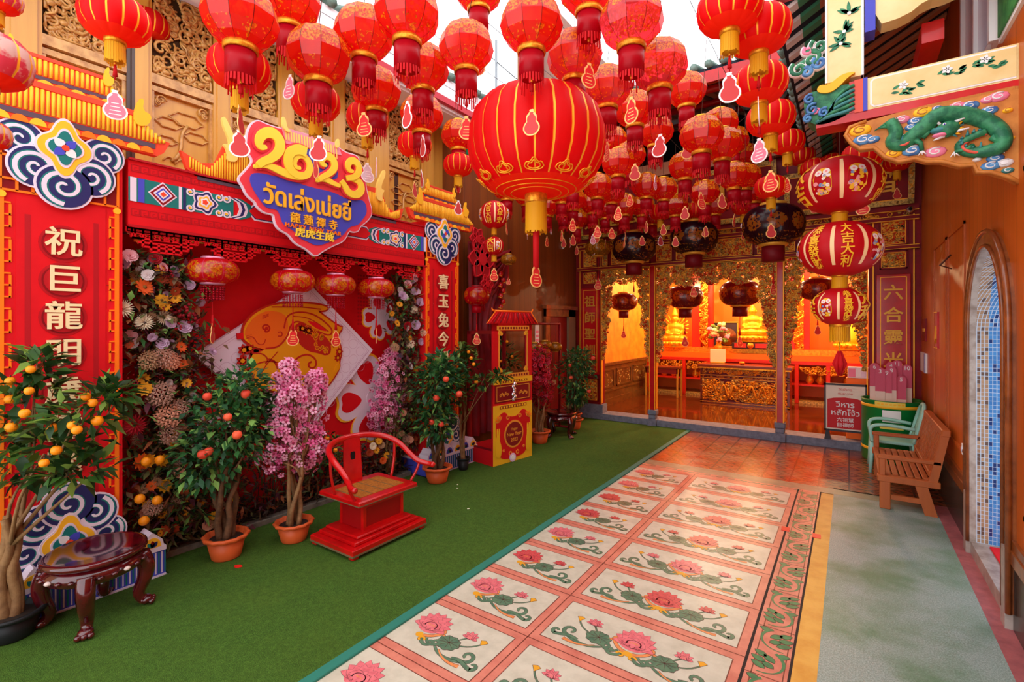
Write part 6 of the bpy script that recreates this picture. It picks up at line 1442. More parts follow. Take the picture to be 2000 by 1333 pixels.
def blossom_mesh(p, cs, n, r, rg, up=.0):
    for k in range(n):
        c, R = rg.choice(cs); v = rin(rg, R); d = Vector((v.x/R[0], v.y/R[1], v.z/R[2]))+Vector((rg.uniform(-.5, .5)+.3, rg.uniform(-.5, .5)-.2, rg.uniform(-.5, .5))); d.normalize()
        s = d.cross(Vector((0, 0, 1))); s = s.normalized() if s.length > .1 else Vector((1, 0, 0)); q_ = s.cross(d); o = Vector(c)+v; rr_ = r*rg.uniform(.7, 1.2); m_ = rg.choice((0, 0, 1, 2))
        for j in range(5):
            a = 2*PI*j/5; e = s*math.cos(a)+q_*math.sin(a); f = s*math.cos(a+.5)+q_*math.sin(a+.5); g = s*math.cos(a-.5)+q_*math.sin(a-.5)
            p.add([o, o+(f*.75+d*.35)*rr_, o+(e*1.05+d*.25)*rr_, o+(g*.75+d*.35)*rr_], [(0,1,2,3)], m_, True)
        p.ball(o+d*rr_*.2, rr_*.28, 5, 3, 3)
def blossom_tree(label, loc, cs, n, mats, pr, ph, rg, th, r=.016, sz=.034, potted=True, ns=5):
    t = thing('blossom_tree', label, 'plant', loc, 0)
    if potted: pot(t, pr, ph)
    trunk(t, ph*.8 if potted else 0, th, pr*.75, ns, rg, BARK2, r, cs)
    o = part(lambda p: blossom_mesh(p, cs, n, sz, rg), 'blossoms', mats, t); o['kind'] = 'stuff'
    part(lambda p: foliage(p, cs, n//8, .045, .018, (0, 2), rg), 'leaves', LG, t); return t
blossom_tree('pink blossom tree in a terracotta pot between the peach tree and the armchair', (-4.0, 2.42, Z0), [((0, -.05, 1.22), (.17, .2, .28)), ((0, .12, 1.12), (.16, .2, .3)), ((0, -.12, .85), (.16, .2, .3)), ((.02, .12, .8), (.14, .18, .26)), ((0, -.05, 1.42), (.09, .1, .18)), ((0, .22, 1.35), (.07, .1, .12))], 900, BLP, .15, .17, rg, .7, .02)
blossom_tree('pink blossom tree growing in the flower bed behind the armchair', (-4.62, 4.05, .1), [((0, .0, 1.05), (.17, .27, .42)), ((0, -.12, .72), (.15, .2, .3)), ((0, .12, .8), (.15, .2, .35)), ((0, .05, 1.35), (.1, .16, .2))], 900, BLP, .14, .1, rg, .6, .018, .03, False)
blossom_tree('dark red blossom tree in a terracotta pot beside the photo booth', (-4.07, 6.66, Z0), [((0, .0, 1.25), (.17, .28, .36)), ((0, .1, .85), (.16, .25, .35)), ((0, -.05, 1.0), (.2, .25, .3))], 900, BLR, .16, .2, rg, .7, .016, .034)
# kumquat trees
def kumquat(label, loc, cs, fr, n, l, rg, th, r, pots=True, ends=None, ns=3, R=.05, pr=.14, fs=.034):
    t = thing('kumquat_tree', label, 'plant', loc, 0)
    if pots: pot(t, pr, .16, False, POTB)
    trunk(t, .06, th, R, ns, rg, BARK2, r, cs, nb=1)
    part(lambda p: foliage(p, cs, n, l, l*.42, (0, 0, 1, 2, 2), rg, .0), 'foliage', LK, t); d = dep(loc)
    fruit_at(t, loc, [(u, v, d+dd) for u, v, dd in fr], fs, MANDA, 'mandarin'); return t
L1 = (-4.16, .70, Z0); d1_ = dep(L1)
def lc(u, v, dd, R): 
    q_ = atd(u, v, d1_+dd)-Vector(L1); return (tuple(q_), R)
kumquat('large kumquat tree in a black pot beside the first gateway pillar', L1, [lc(30, 830, 0, (.15, .2, .14)), lc(60, 780, .0, (.13, .16, .13)), lc(160, 810, -.05, (.14, .2, .1)), lc(110, 870, -.05, (.16, .22, .1)), lc(75, 720, 0, (.06, .08, .14)), lc(210, 770, 0, (.1, .12, .07)), lc(50, 920, 0, (.16, .22, .1)), lc(150, 920, -.08, (.12, .16, .05))],
        ((57, 764, -.15), (60, 722, -.1), (48, 808, -.2), (20, 745, -.1), (22, 835, -.15), (102, 836, -.2), (141, 831, -.2), (181, 787, -.1), (190, 822, -.1), (86, 905, -.25), (110, 880, -.2), (20, 780, -.1), (150, 840, -.2), (168, 775, -.1)), 560, .13, rg, .72, .028, True, None, 4, .05, .15, .028)
L2 = (-4.13, 4.85, Z0); d1_ = dep(L2)
def lc2(u, v, dd, R): q_ = atd(u, v, d1_+dd)-Vector(L2); return (tuple(q_), R)
kumquat('slim kumquat tree in a small black pot between the peach tree and the photo booth', L2, [lc2(912, 715, 0, (.16, .2, .22)), lc2(900, 770, 0, (.16, .2, .3)), lc2(940, 745, -.1, (.14, .2, .08)), lc2(975, 735, -.25, (.1, .14, .05)), lc2(905, 690, 0, (.1, .12, .14))], ((925, 712, -.2), (920, 700, -.2), (930, 747, -.2), (905, 735, -.2), (915, 688, -.1), (897, 768, -.2)), 420, .1, rg, .75, .018, True, None, 2, .03, .085, .024)
L3 = (-4.35, 6.05, Z0); d1_ = dep(L3)
kumquat('kumquat tree seen through the opening of the photo booth', L3, [lc2.__call__ and (tuple(atd(u, v, d1_+dd)-Vector(L3)), R) for u, v, dd, R in ((985, 690, 0, (.12, .16, .22)), (995, 705, 0, (.14, .2, .12)), (975, 670, 0, (.06, .08, .16)))], ((1000, 697, -.1), (978, 706, -.1), (990, 668, -.1), (968, 690, -.1)), 150, .11, rg, 1.2, .014, True, None, 2, .03, .09, .024)
L4 = (-4.66, 2.98, .1); d1_ = dep(L4)
kumquat('low kumquat bush with yellow fruit in the bed behind the armchair', L4, [(tuple(atd(u, v, d1_+dd)-Vector(L4)), R) for u, v, dd, R in ((632, 865, 0, (.12, .2, .12)), (615, 890, 0, (.12, .18, .2)), (650, 885, 0, (.12, .16, .16)))], ((639, 857, -.1), (614, 866, -.1), (610, 883, -.12), (655, 880, -.1)), 280, .07, rg, .35, .012, False, None, 3, .05, .1, .022)
# small grassy plant in the far pot
t = thing('potted_grass_plant', 'small spiky plant in a terracotta pot behind the far rosewood stool', 'plant', (-4.35, 8.35, Z0)); pot(t, .15, .2); part(lambda p: [leaf(p, (rg.uniform(-.05, .05), rg.uniform(-.05, .05), .16), (rg.uniform(-.7, .7), rg.uniform(-.7, .7), 1), rg.uniform(.2, .36), .025, rg.choice((0, 1, 2)), rg) for k in range(60)], 'foliage', LK, t)

# ---------------------------------------------------------------- flower bed and flower columns
m = MB(); m.bbox(-4.62, -4.53, 1.56, 4.32, 0, .06, .006); struct(m.build('kerb', pm('kerb_stone', (120, 112, 100), .8, var=(12, (84, 78, 70), .4, .7))))
m = MB(); m.box(-4.85, -4.62, 1.33, 4.4, 0, .08); struct(m.build('ground_bed', SOIL))
DRY = [pm('dry_brown', (110, 82, 56), .8, trl=.2), pm('dry_dark', (62, 46, 36), .8), pm('dry_rust', (150, 80, 44), .8, trl=.2), pm('dry_olive', (92, 92, 50), .8, trl=.2), pm('dry_plum', (96, 44, 56), .8, trl=.2)]
t = thing('bed_undergrowth', 'dark dried undergrowth with rusty leaves along the foot of the backdrop', 'plant', (-4.66, 2.9, .06)); t['kind'] = 'stuff'
def ug(p):
    for k in range(2600):
        y = rg.uniform(-1.5, 1.4); h = rg.uniform(.0, 1)**1.6*(.62 if y < .2 else .42); leaf(p, (rg.uniform(-.14, .1), y, h), (rg.uniform(-.5, .9), rg.uniform(-1, 1), rg.uniform(-.6, 1)), rg.uniform(.05, .15), rg.uniform(.015, .045), rg.choice((0, 1, 1, 2, 3, 4)), rg)
    for k in range(90):
        y = rg.uniform(-1.5, 1.4); p.tube([(rg.uniform(-.1, 0), y, 0), (rg.uniform(-.05, .12), y+rg.uniform(-.15, .15), rg.uniform(.3, .6))], .004, 4, 1)
part(ug, 'undergrowth', DRY, t)['kind'] = 'stuff'
FC = {'rose_pink': (232, 170, 178), 'rose_lilac': (196, 160, 186), 'rose_red': (176, 20, 34), 'rose_peach': (222, 150, 120), 'mum_cream': (236, 216, 186), 'mum_tan': (176, 132, 96), 'dahlia_orange': (224, 92, 30), 'dahlia_rust': (170, 62, 26), 'daisy_yellow': (232, 160, 30), 'berry_red': (150, 14, 30), 'lav': (120, 92, 120), 'rose_white': (222, 206, 204), 'mandarin': (240, 134, 20), 'hyd': (180, 132, 112)}
FMAT = {k: pm('petal_'+k, v, .65, trl=.25) for k, v in FC.items()}; CENT = pm('flower_centre', (120, 80, 30), .8)
def fl_rose(p, r):
    for ring in range(5):
        q_ = 1-ring*.2; n = 7-ring
        for k in range(n):
            a = 2*PI*k/n+ring*.5; ca, sa = math.cos(a), math.sin(a); tilt = .35+ring*.28; R = r*q_
            vs = []
            for (x, y) in ((0, -.2), (.55, -.5), (.95, -.28), (1.0, 0), (.95, .28), (.55, .5), (0, .2)):
                X = x*R*math.cos(tilt); Zz = x*R*math.sin(tilt)+.02*r*ring-.12*r*x*x; vs.append((X*ca-y*R*sa, X*sa+y*R*ca, Zz))
            p.add(vs, [(0,1,2,3),(0,3,6),(3,4,5,6)], 0, True)
def fl_mum(p, r):
    for k in range(56):
        a = k*2.4; b = PI/2*(1-math.sqrt((k+.5)/56))*.95; d = Vector((math.cos(a)*math.cos(b), math.sin(a)*math.cos(b), math.sin(b)*.8)); s = d.cross(Vector((0, 0, 1.01))).normalized()*r*.075
        o = d*r*.15; e = d*r+Vector((0, 0, r*.1)); mid = (o+e)/2+Vector((0, 0, r*.06)); p.add([o, mid+s, e, mid-s], [(0,1,2,3)], 0, True)
def fl_daisy(p, r):
    for ring in range(2):
        for k in range(10): a = 2*PI*k/10+ring*.3; P = petal(0, 0, a, r*(1-.2*ring), r*.42); p.add([(x, y, .12*r*ring+.25*(x*x+y*y)/r) for x, y in P], [tuple(range(len(P)))], 0, True)
    p.ball((0, 0, .1*r), r*.22, 8, 4, 1)
def fl_berry(p, r):
    rr_ = random.Random(9)
    for k in range(16): p.ball((rr_.uniform(-1, 1)*r, rr_.uniform(-1, 1)*r, rr_.uniform(-.3, .6)*r), r*.17, 6, 4, 0)
def fl_cluster(p, r):
    rr_ = random.Random(10)
    for k in range(34):
        a = k*2.4; b = math.acos(1-(k+.5)/34); o = Vector((math.sin(b)*math.cos(a), math.sin(b)*math.sin(a), math.cos(b)))*r*.8; s = Vector((rr_.uniform(-1, 1), rr_.uniform(-1, 1), rr_.uniform(-.3, 1)))*r*.22
        for j in range(4): A = 2*PI*j/4; e = Vector((math.cos(A), math.sin(A), .2))*r*.3; f = Vector((math.cos(A+.8), math.sin(A+.8), .3))*r*.22; p.add([o, o+f, o+e+s*.3, o+e*.6], [(0,1,2,3)], 0, True)
KINDS = {'rose': fl_rose, 'chrysanthemum': fl_mum, 'daisy': fl_daisy, 'berry_cluster': fl_berry, 'hydrangea': fl_cluster}
FME = {}
def flower(par, kind, colk, loc, d, r):
    k = (kind, colk)
    if k not in FME: p = MB(); KINDS[kind](p, 1.); FME[k] = p.mesh(kind, [FMAT[colk], CENT])
    o = bpy.data.objects.new(kind, FME[k]); COL.objects.link(o); o.parent = par; o.location = loc; o.scale = (r, r, r)
    o.rotation_mode = 'QUATERNION'; o.rotation_quaternion = Vector(d).to_track_quat('Z', 'Y'); return o
def column(name, label, base, halves, fl, n_leaf, n_fill, rg, xf):
    t = thing(name, label, 'flowers', base)
    def fo(p):
        for k in range(n_leaf):
            z = rg.uniform(halves[0], halves[1]); y = rg.gauss(0, .42)*xf(z)[1]; leaf(p, (rg.uniform(-.1, .14), xf(z)[0]+y, z), (rg.uniform(-.2, 1), rg.uniform(-1, 1), rg.uniform(-.8, .9)), rg.uniform(.05, .14), rg.uniform(.018, .05), rg.choice((0, 0, 1, 2, 3, 4, 5, 6)), rg)
    part(fo, 'foliage', DRY+LG[:2], t)['kind'] = 'stuff'
    for (u, v, kind, c, r) in fl:
        q_ = onx(u, v, base[0]+.14)-Vector(base); flower(t, kind, c, q_, (1, rg.uniform(-.7, .3), rg.uniform(-.2, .5)), r)
    ks = list(FC)
    for k in range(n_fill):
        z = rg.uniform(halves[0], halves[1]); c, hw = xf(z); y = rg.gauss(0, .45)*hw
        lo = z < halves[0]+(halves[1]-halves[0])*.4
        kind, colk = rg.choice([('rose', 'rose_pink'), ('rose', 'rose_lilac'), ('chrysanthemum', 'mum_tan'), ('berry_cluster', 'berry_red'), ('daisy', 'dahlia_rust'), ('hydrangea', 'lav'), ('rose', 'rose_white'), ('daisy', 'daisy_yellow')] if not lo else [('hydrangea', 'hyd'), ('daisy', 'dahlia_rust'), ('daisy', 'daisy_yellow'), ('chrysanthemum', 'mum_tan'), ('rose', 'rose_peach')])
        flower(t, kind, colk, (rg.uniform(.04, .17), c+y, z), (1, rg.uniform(-1, .6), rg.uniform(-.4, .6)), rg.uniform(.028, .05))
    return t
fl1 = [(238, 512, 'rose', 'rose_pink', .06), (254, 500, 'rose', 'rose_pink', .055), (290, 538, 'rose', 'rose_white', .05), (238, 605, 'chrysanthemum', 'mum_cream', .08), (283, 631, 'chrysanthemum', 'mum_cream', .075), (320, 622, 'chrysanthemum', 'mum_cream', .065), (281, 562, 'daisy', 'dahlia_orange', .075), (272, 467, 'daisy', 'dahlia_orange', .05), (258, 452, 'rose', 'rose_peach', .04), (316, 586, 'daisy', 'daisy_yellow', .055), (342, 583, 'daisy', 'daisy_yellow', .05), (323, 600, 'daisy', 'daisy_yellow', .045), (305, 505, 'rose', 'rose_red', .05), (326, 528, 'berry_cluster', 'berry_red', .05), (355, 600, 'berry_cluster', 'berry_red', .08), (370, 612, 'berry_cluster', 'berry_red', .08), (340, 632, 'berry_cluster', 'rose_red', .05), (360, 640, 'rose', 'rose_lilac', .06), (318, 672, 'rose', 'rose_lilac', .05), (353, 678, 'daisy', 'dahlia_orange', .05), (316, 700, 'hydrangea', 'hyd', .09), (330, 705, 'hydrangea', 'rose_peach', .08), (290, 705, 'hydrangea', 'mum_tan', .08), (357, 712, 'daisy', 'dahlia_orange', .05), (315, 770, 'hydrangea', 'hyd', .1), (330, 812, 'hydrangea', 'rose_peach', .1), (350, 800, 'hydrangea', 'hyd', .08), (263, 832, 'chrysanthemum', 'rose_red', .09), (283, 760, 'daisy', 'daisy_yellow', .06), (330, 850, 'hydrangea', 'hyd', .09), (275, 902, 'daisy', 'dahlia_orange', .07), (288, 900, 'daisy', 'daisy_yellow', .06), (316, 900, 'daisy', 'daisy_yellow', .055), (321, 950, 'daisy', 'daisy_yellow', .06), (295, 950, 'daisy', 'dahlia_orange', .045), (300, 990, 'hydrangea', 'hyd', .07)]
for (u, v) in ((286, 902), (312, 898), (273, 975), (307, 978), (319, 948), (281, 1018)): pass
CB = (-4.6, 1.64, .05)
column('flower_column', 'tall column of mixed roses, chrysanthemums and dried leaves beside the first gateway pillar', CB, (.1, 2.42), fl1, 4200, 110, rg, lambda z: ((.04-.06*(z-1.2)), .36 if z > .6 else .4))
c_ = bpy.data.objects['flower_column']
for (u, v) in ((273, 975), (307, 978), (281, 1018), (286, 902), (312, 899)):
    q_ = onx(u, v, -4.42)-Vector(CB); part(lambda p: p.ball(q_, .036, 12, 8), 'mandarin', [MANDA], c_)
fl2 = [(796, 556, 'rose', 'rose_pink', .06), (810, 543, 'rose', 'rose_pink', .06), (786, 578, 'rose', 'rose_lilac', .06), (810, 570, 'rose', 'rose_lilac', .055), (820, 590, 'rose', 'rose_lilac', .06), (828, 617, 'rose', 'rose_peach', .06), (812, 635, 'rose', 'rose_lilac', .065), (795, 637, 'rose', 'rose_red', .06), (832, 630, 'rose', 'rose_white', .045), (808, 605, 'hydrangea', 'mum_cream', .05), (826, 650, 'hydrangea', 'mum_cream', .06), (780, 595, 'daisy', 'daisy_yellow', .045), (775, 632, 'daisy', 'daisy_yellow', .05), (765, 613, 'daisy', 'daisy_yellow', .04), (840, 594, 'chrysanthemum', 'mum_cream', .06), (823, 668, 'rose', 'rose_lilac', .05), (800, 672, 'hydrangea', 'mum_cream', .06), (843, 600, 'rose', 'rose_red', .045), (815, 525, 'daisy', 'daisy_yellow', .045), (825, 522, 'daisy', 'dahlia_orange', .04), (770, 680, 'hydrangea', 'mum_tan', .06)]
column('flower_column', 'column of lilac and pink roses hanging beside the second gateway pillar', (-4.58, 4.22, .05), (.3, 2.48), fl2, 2200, 60, rg, lambda z: (.0, .22 if z > 1 else .3))
t = thing('bed_flowers', 'yellow and cream dried flowers in the bed just behind the armchair back', 'flowers', (-4.6, 3.5, .06))
for (u, v, c) in ((735, 880, 'daisy_yellow'), (745, 870, 'mum_tan'), (728, 872, 'mum_cream'), (755, 890, 'daisy_yellow'), (748, 900, 'dahlia_orange'), (722, 885, 'dahlia_rust'), (740, 862, 'daisy_yellow'), (766, 876, 'lav')):
    flower(t, 'rose' if c != 'daisy_yellow' else 'daisy', c, onx(u, v, -4.5)-Vector((-4.6, 3.5, .06)), (1, -.4, .3), .045)
# ================================================================ lanterns
TAGM = [pm('tag_red', (224, 44, 46), .5), pm('tag_border_gold', (250, 200, 120), .4), pm('tag_back', (200, 60, 60), .6)]
TAGP = [pm('tag_pink', (236, 128, 150), .5), pm('tag_border_white', (250, 244, 240), .4), TAGM[2]]
TAGS = [pm('tag_silver', (236, 234, 244), .25, .6), TAGP[1], TAGM[2]]
def gourd(q_=1.):
    r = []
    for k in range(36):
        a = -PI/2+2*PI*k/36; rr_ = .062*(1+.0*math.cos(a)); x, y = rr_*math.cos(a), rr_*math.sin(a)*.9
        r.append((x, y))
    pts = [(x*q_, y*q_-.03) for x, y in [(.0,-.055),(.035,-.048),(.058,-.02),(.06,.008),(.045,.035),(.034,.045),(.038,.062),(.036,.082),(.02,.1),(.012,.108),(.018,.122),(-.018,.122),(-.012,.108),(-.02,.1),(-.036,.082),(-.038,.062),(-.034,.045),(-.045,.035),(-.06,.008),(-.058,-.02),(-.035,-.048)]]
    return smooth(pts, 1)
def tagmesh(mats):
    p = MB(); M = frm('F'); G = gourd(); p.prism(G, -.002, .002, 1, M); p.prism(gourd(.84), .002, .0032, 0, M); p.prism(gourd(.84), -.0032, -.002, 2, M)
    for k in range(4): p.box(-.03+.004*k, .03-.004*k, -.055+.022*k, -.05+.022*k, .0032, .0042, 1, M)
    return p.mesh('gourd_tag', mats)
TME = [tagmesh(TAGM), tagmesh(TAGP), tagmesh(TAGS)]
def unit_cord(): p = MB(); p.tube([(0, 0, 0), (0, 0, 1)], .0025, 5); return p.mesh('hanging_cord', [CORD])
CORDM = unit_cord()
def addm(name, me, par, loc=(0, 0, 0)):
    o = bpy.data.objects.new(name, me); COL.objects.link(o); o.parent = par; o.location = loc; return o
def fringe(p, r, z0, z1, n, m=0, wd=.006, jit=.0, rg=random.Random(1)):
    for k in range(n):
        a = 2*PI*k/n; a2 = a+wd/r; zz = z1+rg.uniform(-jit, jit); o = 1.04
        p.add([(r*math.cos(a), r*math.sin(a), z0), (r*math.cos(a2), r*math.sin(a2), z0), (r*o*math.cos(a2), r*o*math.sin(a2), zz), (r*o*math.cos(a), r*o*math.sin(a), zz)], [(0,1,2,3)], m)
def film_proto(mat, name='film_lantern'):
    t = bpy.data.objects.new(name, None); COL.objects.link(t); t.empty_display_size = .1
    part(lambda p: p.lathe([(.075, .165), (.15, .145), (.195, .08), (.212, .0), (.19, -.075), (.14, -.13), (.085, -.16)], 10, 0, None, False), 'body', [mat], t)
    part(lambda p: p.lathe([(.07, .16), (.078, .165), (.078, .185), (.07, .19), (.0, .19)], 20), 'top_cap', [GOLD], t)
    part(lambda p: (p.lathe([(.086, -.15), (.096, -.158), (.096, -.19), (.088, -.197), (.08, -.18)], 20)), 'gold_collar', [GOLD], t)
    part(lambda p: p.lathe([(.084, -.185), (.084, -.35)], 20), 'skirt', [SKIRT], t); bpy.context.view_layer.objects.active = None
    part(lambda p: (fringe(p, .084, -.35, -.41, 26, 0, .012, .03)), 'fringe', [REDT], t)
    part(lambda p: (p.tube([(0, 0, -.15), (0, 0, -.47)], .0035, 5, 0), p.tube([(0, 0, -.38), (0, 0, -.44)], [.006, .014], 8, 0), p.lathe([(0, -.385), (.012, -.375), (.01, -.36), (.0, -.345)], 10, 1)), 'tassel', [REDT, GOLD], t)
    addm('gourd_tag', TME[0], t, (0, 0, -.57)); addm('hanging_cord', CORDM, t, (0, 0, .19)); return t
def fabric_proto(name='fabric_lantern', body=FABR, n=14):
    t = bpy.data.objects.new(name, None); COL.objects.link(t); t.empty_display_size = .1
    def fb(p):
        k = n*8; prof = [(.05, .125), (.1, .118), (.145, .095), (.172, .055), (.18, .0), (.172, -.05), (.145, -.09), (.1, -.115), (.05, -.125)]
        p.lathe(prof, k, 0, None, True, lambda a: 1-.035*abs(math.cos(a*n/2))**6, lambda i, j: 1 if (j % 8 == 0 and 1 <= i <= 5) else (2 if i >= 6 else 0))
    part(fb, 'body', [body, GOLDL, FABO], t)
    part(lambda p: p.lathe([(.05, .12), (.054, .125), (.054, .14), (.0, .14)], 18), 'top_cap', [GOLD], t)
    part(lambda p: (p.lathe([(.052, -.12), (.056, -.125), (.056, -.15), (.05, -.15)], 18)), 'gold_collar', [GOLD], t)
    part(lambda p: (fringe(p, .05, -.148, -.26, 26, 0, .011, .012), p.lathe([(.045, -.148), (.04, -.25)], 14)), 'yellow_tassel', [YELT], t)
    part(lambda p: (p.tube([(0, 0, -.2), (0, 0, -.36)], .0035, 5, 0), p.tube([(0, 0, -.27), (0, 0, -.34)], [.006, .013], 8, 0), p.lathe([(0, -.275), (.011, -.265), (.0, -.245)], 10, 1)), 'tassel', [REDT, GOLD], t)
    addm('gourd_tag', TME[0], t, (0, 0, -.43)); addm('hanging_cord', CORDM, t, (0, 0, .14)); return t
WIREZ = 4.75
WIRES = (-3.95, -3.35, -2.8, -2.25, -1.7, -1.15, -.52)
PLACED = []
def hang(proto, used, loc, s, rz, label, group, rg, tagi=None, cz=None, name=None, tagrot=None):
    if proto.name in used: o = dup(proto)
    else: o = proto; used.add(proto.name)
    o.location = loc; o.scale = (s, s, s); o.rotation_euler = (0, 0, rz); tag(o, label, 'lantern', group)
    for c in o.children:
        if c.name.startswith('hanging_cord'):
            wx = min(WIRES, key=lambda X: abs(X-loc[0])); dx = wx-loc[0] if cz in (None, WIREZ) and abs(wx-loc[0]) < .75 else 0.
            v = Vector((dx*math.cos(rz)/s, -dx*math.sin(rz)/s, max(.03, ((cz or WIREZ)-loc[2])/s-c.location[2])))
            c.rotation_mode = 'QUATERNION'; c.rotation_quaternion = Vector((0, 0, 1)).rotation_difference(v); c.scale = (1/s, 1/s, v.length)
        if c.name.startswith('gourd_tag'):
            c.data = TME[tagi if tagi is not None else rg.choice((0, 0, 0, 0, 0, 1))]; c.rotation_euler = (rg.uniform(-.08, .08), rg.uniform(-.06, .06), tagrot if tagrot is not None else rg.uniform(-1.2, 1.5)); c.location.z += rg.uniform(-.05, .03)
    return o
ORD = 'first second third fourth fifth sixth seventh eighth ninth tenth eleventh twelfth'.split()
rg = random.Random(77); used = set()
P_RED, P_SKYGLOW = film_proto(FILM), film_proto(FILMSKY)
A = [(470,38,140),(565,5,118),(622,112,122),(711,68,115),(795,30,128),(826,135,103),(735,178,97),(824,225,85),(911,95,108),(895,265,68),(1038,50,124),(1122,112,110),(1233,42,126),(1288,130,110),(1186,173,94),(1240,215,80),(1341,178,76),(1280,258,70),(1370,265,84),(1405,245,72),(1432,275,60),(1456,305,54),(1195,275,60),(1230,305,62),(935,-22,100),(1150,-25,120)]
TG = {0: 0, 1: 1, 2: 1, 4: 1, 11: 1, 13: 1, 17: 1}
films = []
for i, (u, v, w_) in enumerate(A):
    p = atd(u, v, FPX*.425/w_); films.append((p, i))
for X in (-3.95, -3.4, -2.85, -2.3, -1.72, -1.15):
    for j in range(6):
        p = Vector((X+rg.uniform(-.06, .06), 5.55+j*.55+rg.uniform(-.08, .08), 3.83+rg.uniform(-.06, .06)))
        if all((p-q_).length > .46 for q_, _ in films): films.append((p, 100+len(films)))
LX = [-3.95, -3.35, -2.8, -2.25, -1.7, -1.15]
rows = {}
for p, i in films: rows.setdefault(min(range(6), key=lambda k: abs(LX[k]-p.x)), []).append((p, i))
RN = ['row beside the carved wall', 'second row from the carved wall', 'third row from the carved wall', 'fourth row from the carved wall', 'fifth row from the carved wall', 'sixth row from the carved wall']
for r, L in sorted(rows.items()):
    L.sort(key=lambda e: e[0].y)
    for k, (p, i) in enumerate(L):
        pk = i in (11, 12, 13, 14)  # lanterns against open sky take the film with backlight in its colour
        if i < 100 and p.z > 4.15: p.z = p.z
        hang(P_SKYGLOW if pk else P_RED, used, p, .95 if i >= 100 else 1., rg.uniform(0, 6), ('glow-tinted film' if pk else 'red film')+' lantern, '+ORD[k]+' from the open end of the '+RN[r], 'printed film lanterns hung in rows', rg, TG.get(i), None, None, (.6 if i in TG else None))
        PLACED.append(p)
# fabric lanterns with yellow tassels
P_FAB = fabric_proto(); P_FABP = fabric_proto('fabric_lantern', pm('pink_print_fabric', (226, 70, 90), .5, trl=.4, var=(9, (240, 214, 200), .52, .6)), 14)
B = [(468,135,112,2,'below the first film lantern of the first row'), (617,200,92,0,'hanging just above the roof of the 2023 signboard'), (718,232,80,2,'above the last digit of the 2023 signboard'), (810,283,66,0,'above the second pillar roof of the gateway'), (895,323,58,2,'between the second pillar and giant lantern'),
     (225,38,118,1,'above the first pillar roof, bigger one'), (285,50,80,1,'above the first pillar roof, half hidden one'), (1482,62,116,1,'highest full one in the column beside the cream post'), (1483,165,102,1,'second down the column beside the cream post'), (1505,232,88,0,'third down the column beside the cream post'), (1538,278,62,0,'tucked behind the column beside the cream post'), (1506,366,60,0,'lowest in the column beside the cream post'), (1425,18,122,1,'biggest one, against the open sky'),
     (1566,305,48,0,'small one behind the column, next to the crimson string'), (1592,330,52,0,'peeping out next to the top crimson lantern'), (1627,320,50,0,'just above the top crimson lantern'), (1685,305,72,0,'under the wooden dragon bracket tip'), (1752,318,46,0,'under the dragon bracket, mostly hidden'),
     (1076,396,40,1,'lowest one just past the giant lantern tassel'), (1113,420,38,1,'beside the dark corner of the teak wall'), (1098,435,32,2,'smallest, by the dark corner of the teak wall'), (1166,412,40,0,'in front of the smallest shrine name board'), (1222,408,42,0,'above the first dark plum lantern'), (1290,415,42,1,'between the two dark plum lanterns'), (1356,412,42,0,'directly above the second dark plum lantern'), (1452,405,42,0,'in front of the largest shrine name board')]
for (u, v, w_, tg_, lab) in B:
    p = atd(u, v, FPX*.36/w_); 
    if p.y > 8.55: p = ony(u, v, 8.45)
    s = w_*p_dep/(FPX*.36) if False else (w_/FPX*(-p.x*SN+p.y*CS))/.36
    hang(P_FAB, used, p, s, rg.uniform(0, 6), 'red fabric lantern with yellow tassel, '+lab, 'fabric lanterns with yellow tassels', rg, tg_, (4.6 if p.x < -4.2 else (gz_(p.x)+.03 if p.x > -.45 and p.y > 4.5 else WIREZ)))
for (u, v, d, s, lab) in ((-32, 115, 2.2, .95, 'pink and white printed fabric lantern at the picture edge before the first pillar roof'), (-28, 262, 2.2, .5, 'small printed lantern at the picture edge below a bigger printed one'), (-6, -6, 2.2, .5, 'printed lantern peeping in at the upper picture corner')):
    hang(P_FABP, used, atd(u, v, d), s, 1., lab, 'printed fabric lanterns', rg, 1)
# giant lantern
gp = atd(1047, 284, FPX*1.1/268)
t = thing('giant_lantern', 'giant red fabric lantern with gold ribs and a long yellow tassel', 'lantern', gp)
def gb_(p):
    n = 24; prof = [(.13, .40), (.28, .385), (.42, .33), (.5, .24), (.545, .1), (.55, -.02), (.53, -.14), (.47, -.25), (.38, -.33), (.3, -.365), (.2, -.385), (.09, -.395)]
    p.lathe(prof, n*9, 0, None, True, lambda a: 1-.022*abs(math.cos(a*n/2))**8, lambda i, j: (2 if i >= 8 else (1 if j % 9 == 0 else 0)))
    for k in range(12):
        a = 2*PI*k/12
        for (r_, z, q_) in ((.43, -.295, .075), (.43, -.295, .05)):
            P = [(q_*x, q_*y) for x, y in ((-1, -.2), (-.7, .45), (-.35, .35), (0, 1), (.35, .35), (.7, .45), (1, -.2), (0, -.55))]
            p.tube([((r_+.75*y+.004)*math.cos(a+x/r_), (r_+.75*y+.004)*math.sin(a+x/r_), z+.66*y-.006) for x, y in smooth(P, 1)], .005, 5, 1, None, closed=True)
    for r_, z in ((.2, -.388), (.26, -.378), (.32, -.362)): p.tube([(r_*math.cos(2*PI*k/40), r_*math.sin(2*PI*k/40), z) for k in range(40)], .004, 4, 1, None, closed=True)
part(gb_, 'body', [FABR, GOLDL, FABO], t)
part(lambda p: p.lathe([(.085, -.39), (.09, -.4), (.09, -.46), (.085, -.47)], 24), 'gold_collar', [GOLD], t); part(lambda p: p.lathe([(.12, .39), (.13, .4), (.13, .43), (0, .43)], 24), 'top_cap', [GOLD], t)
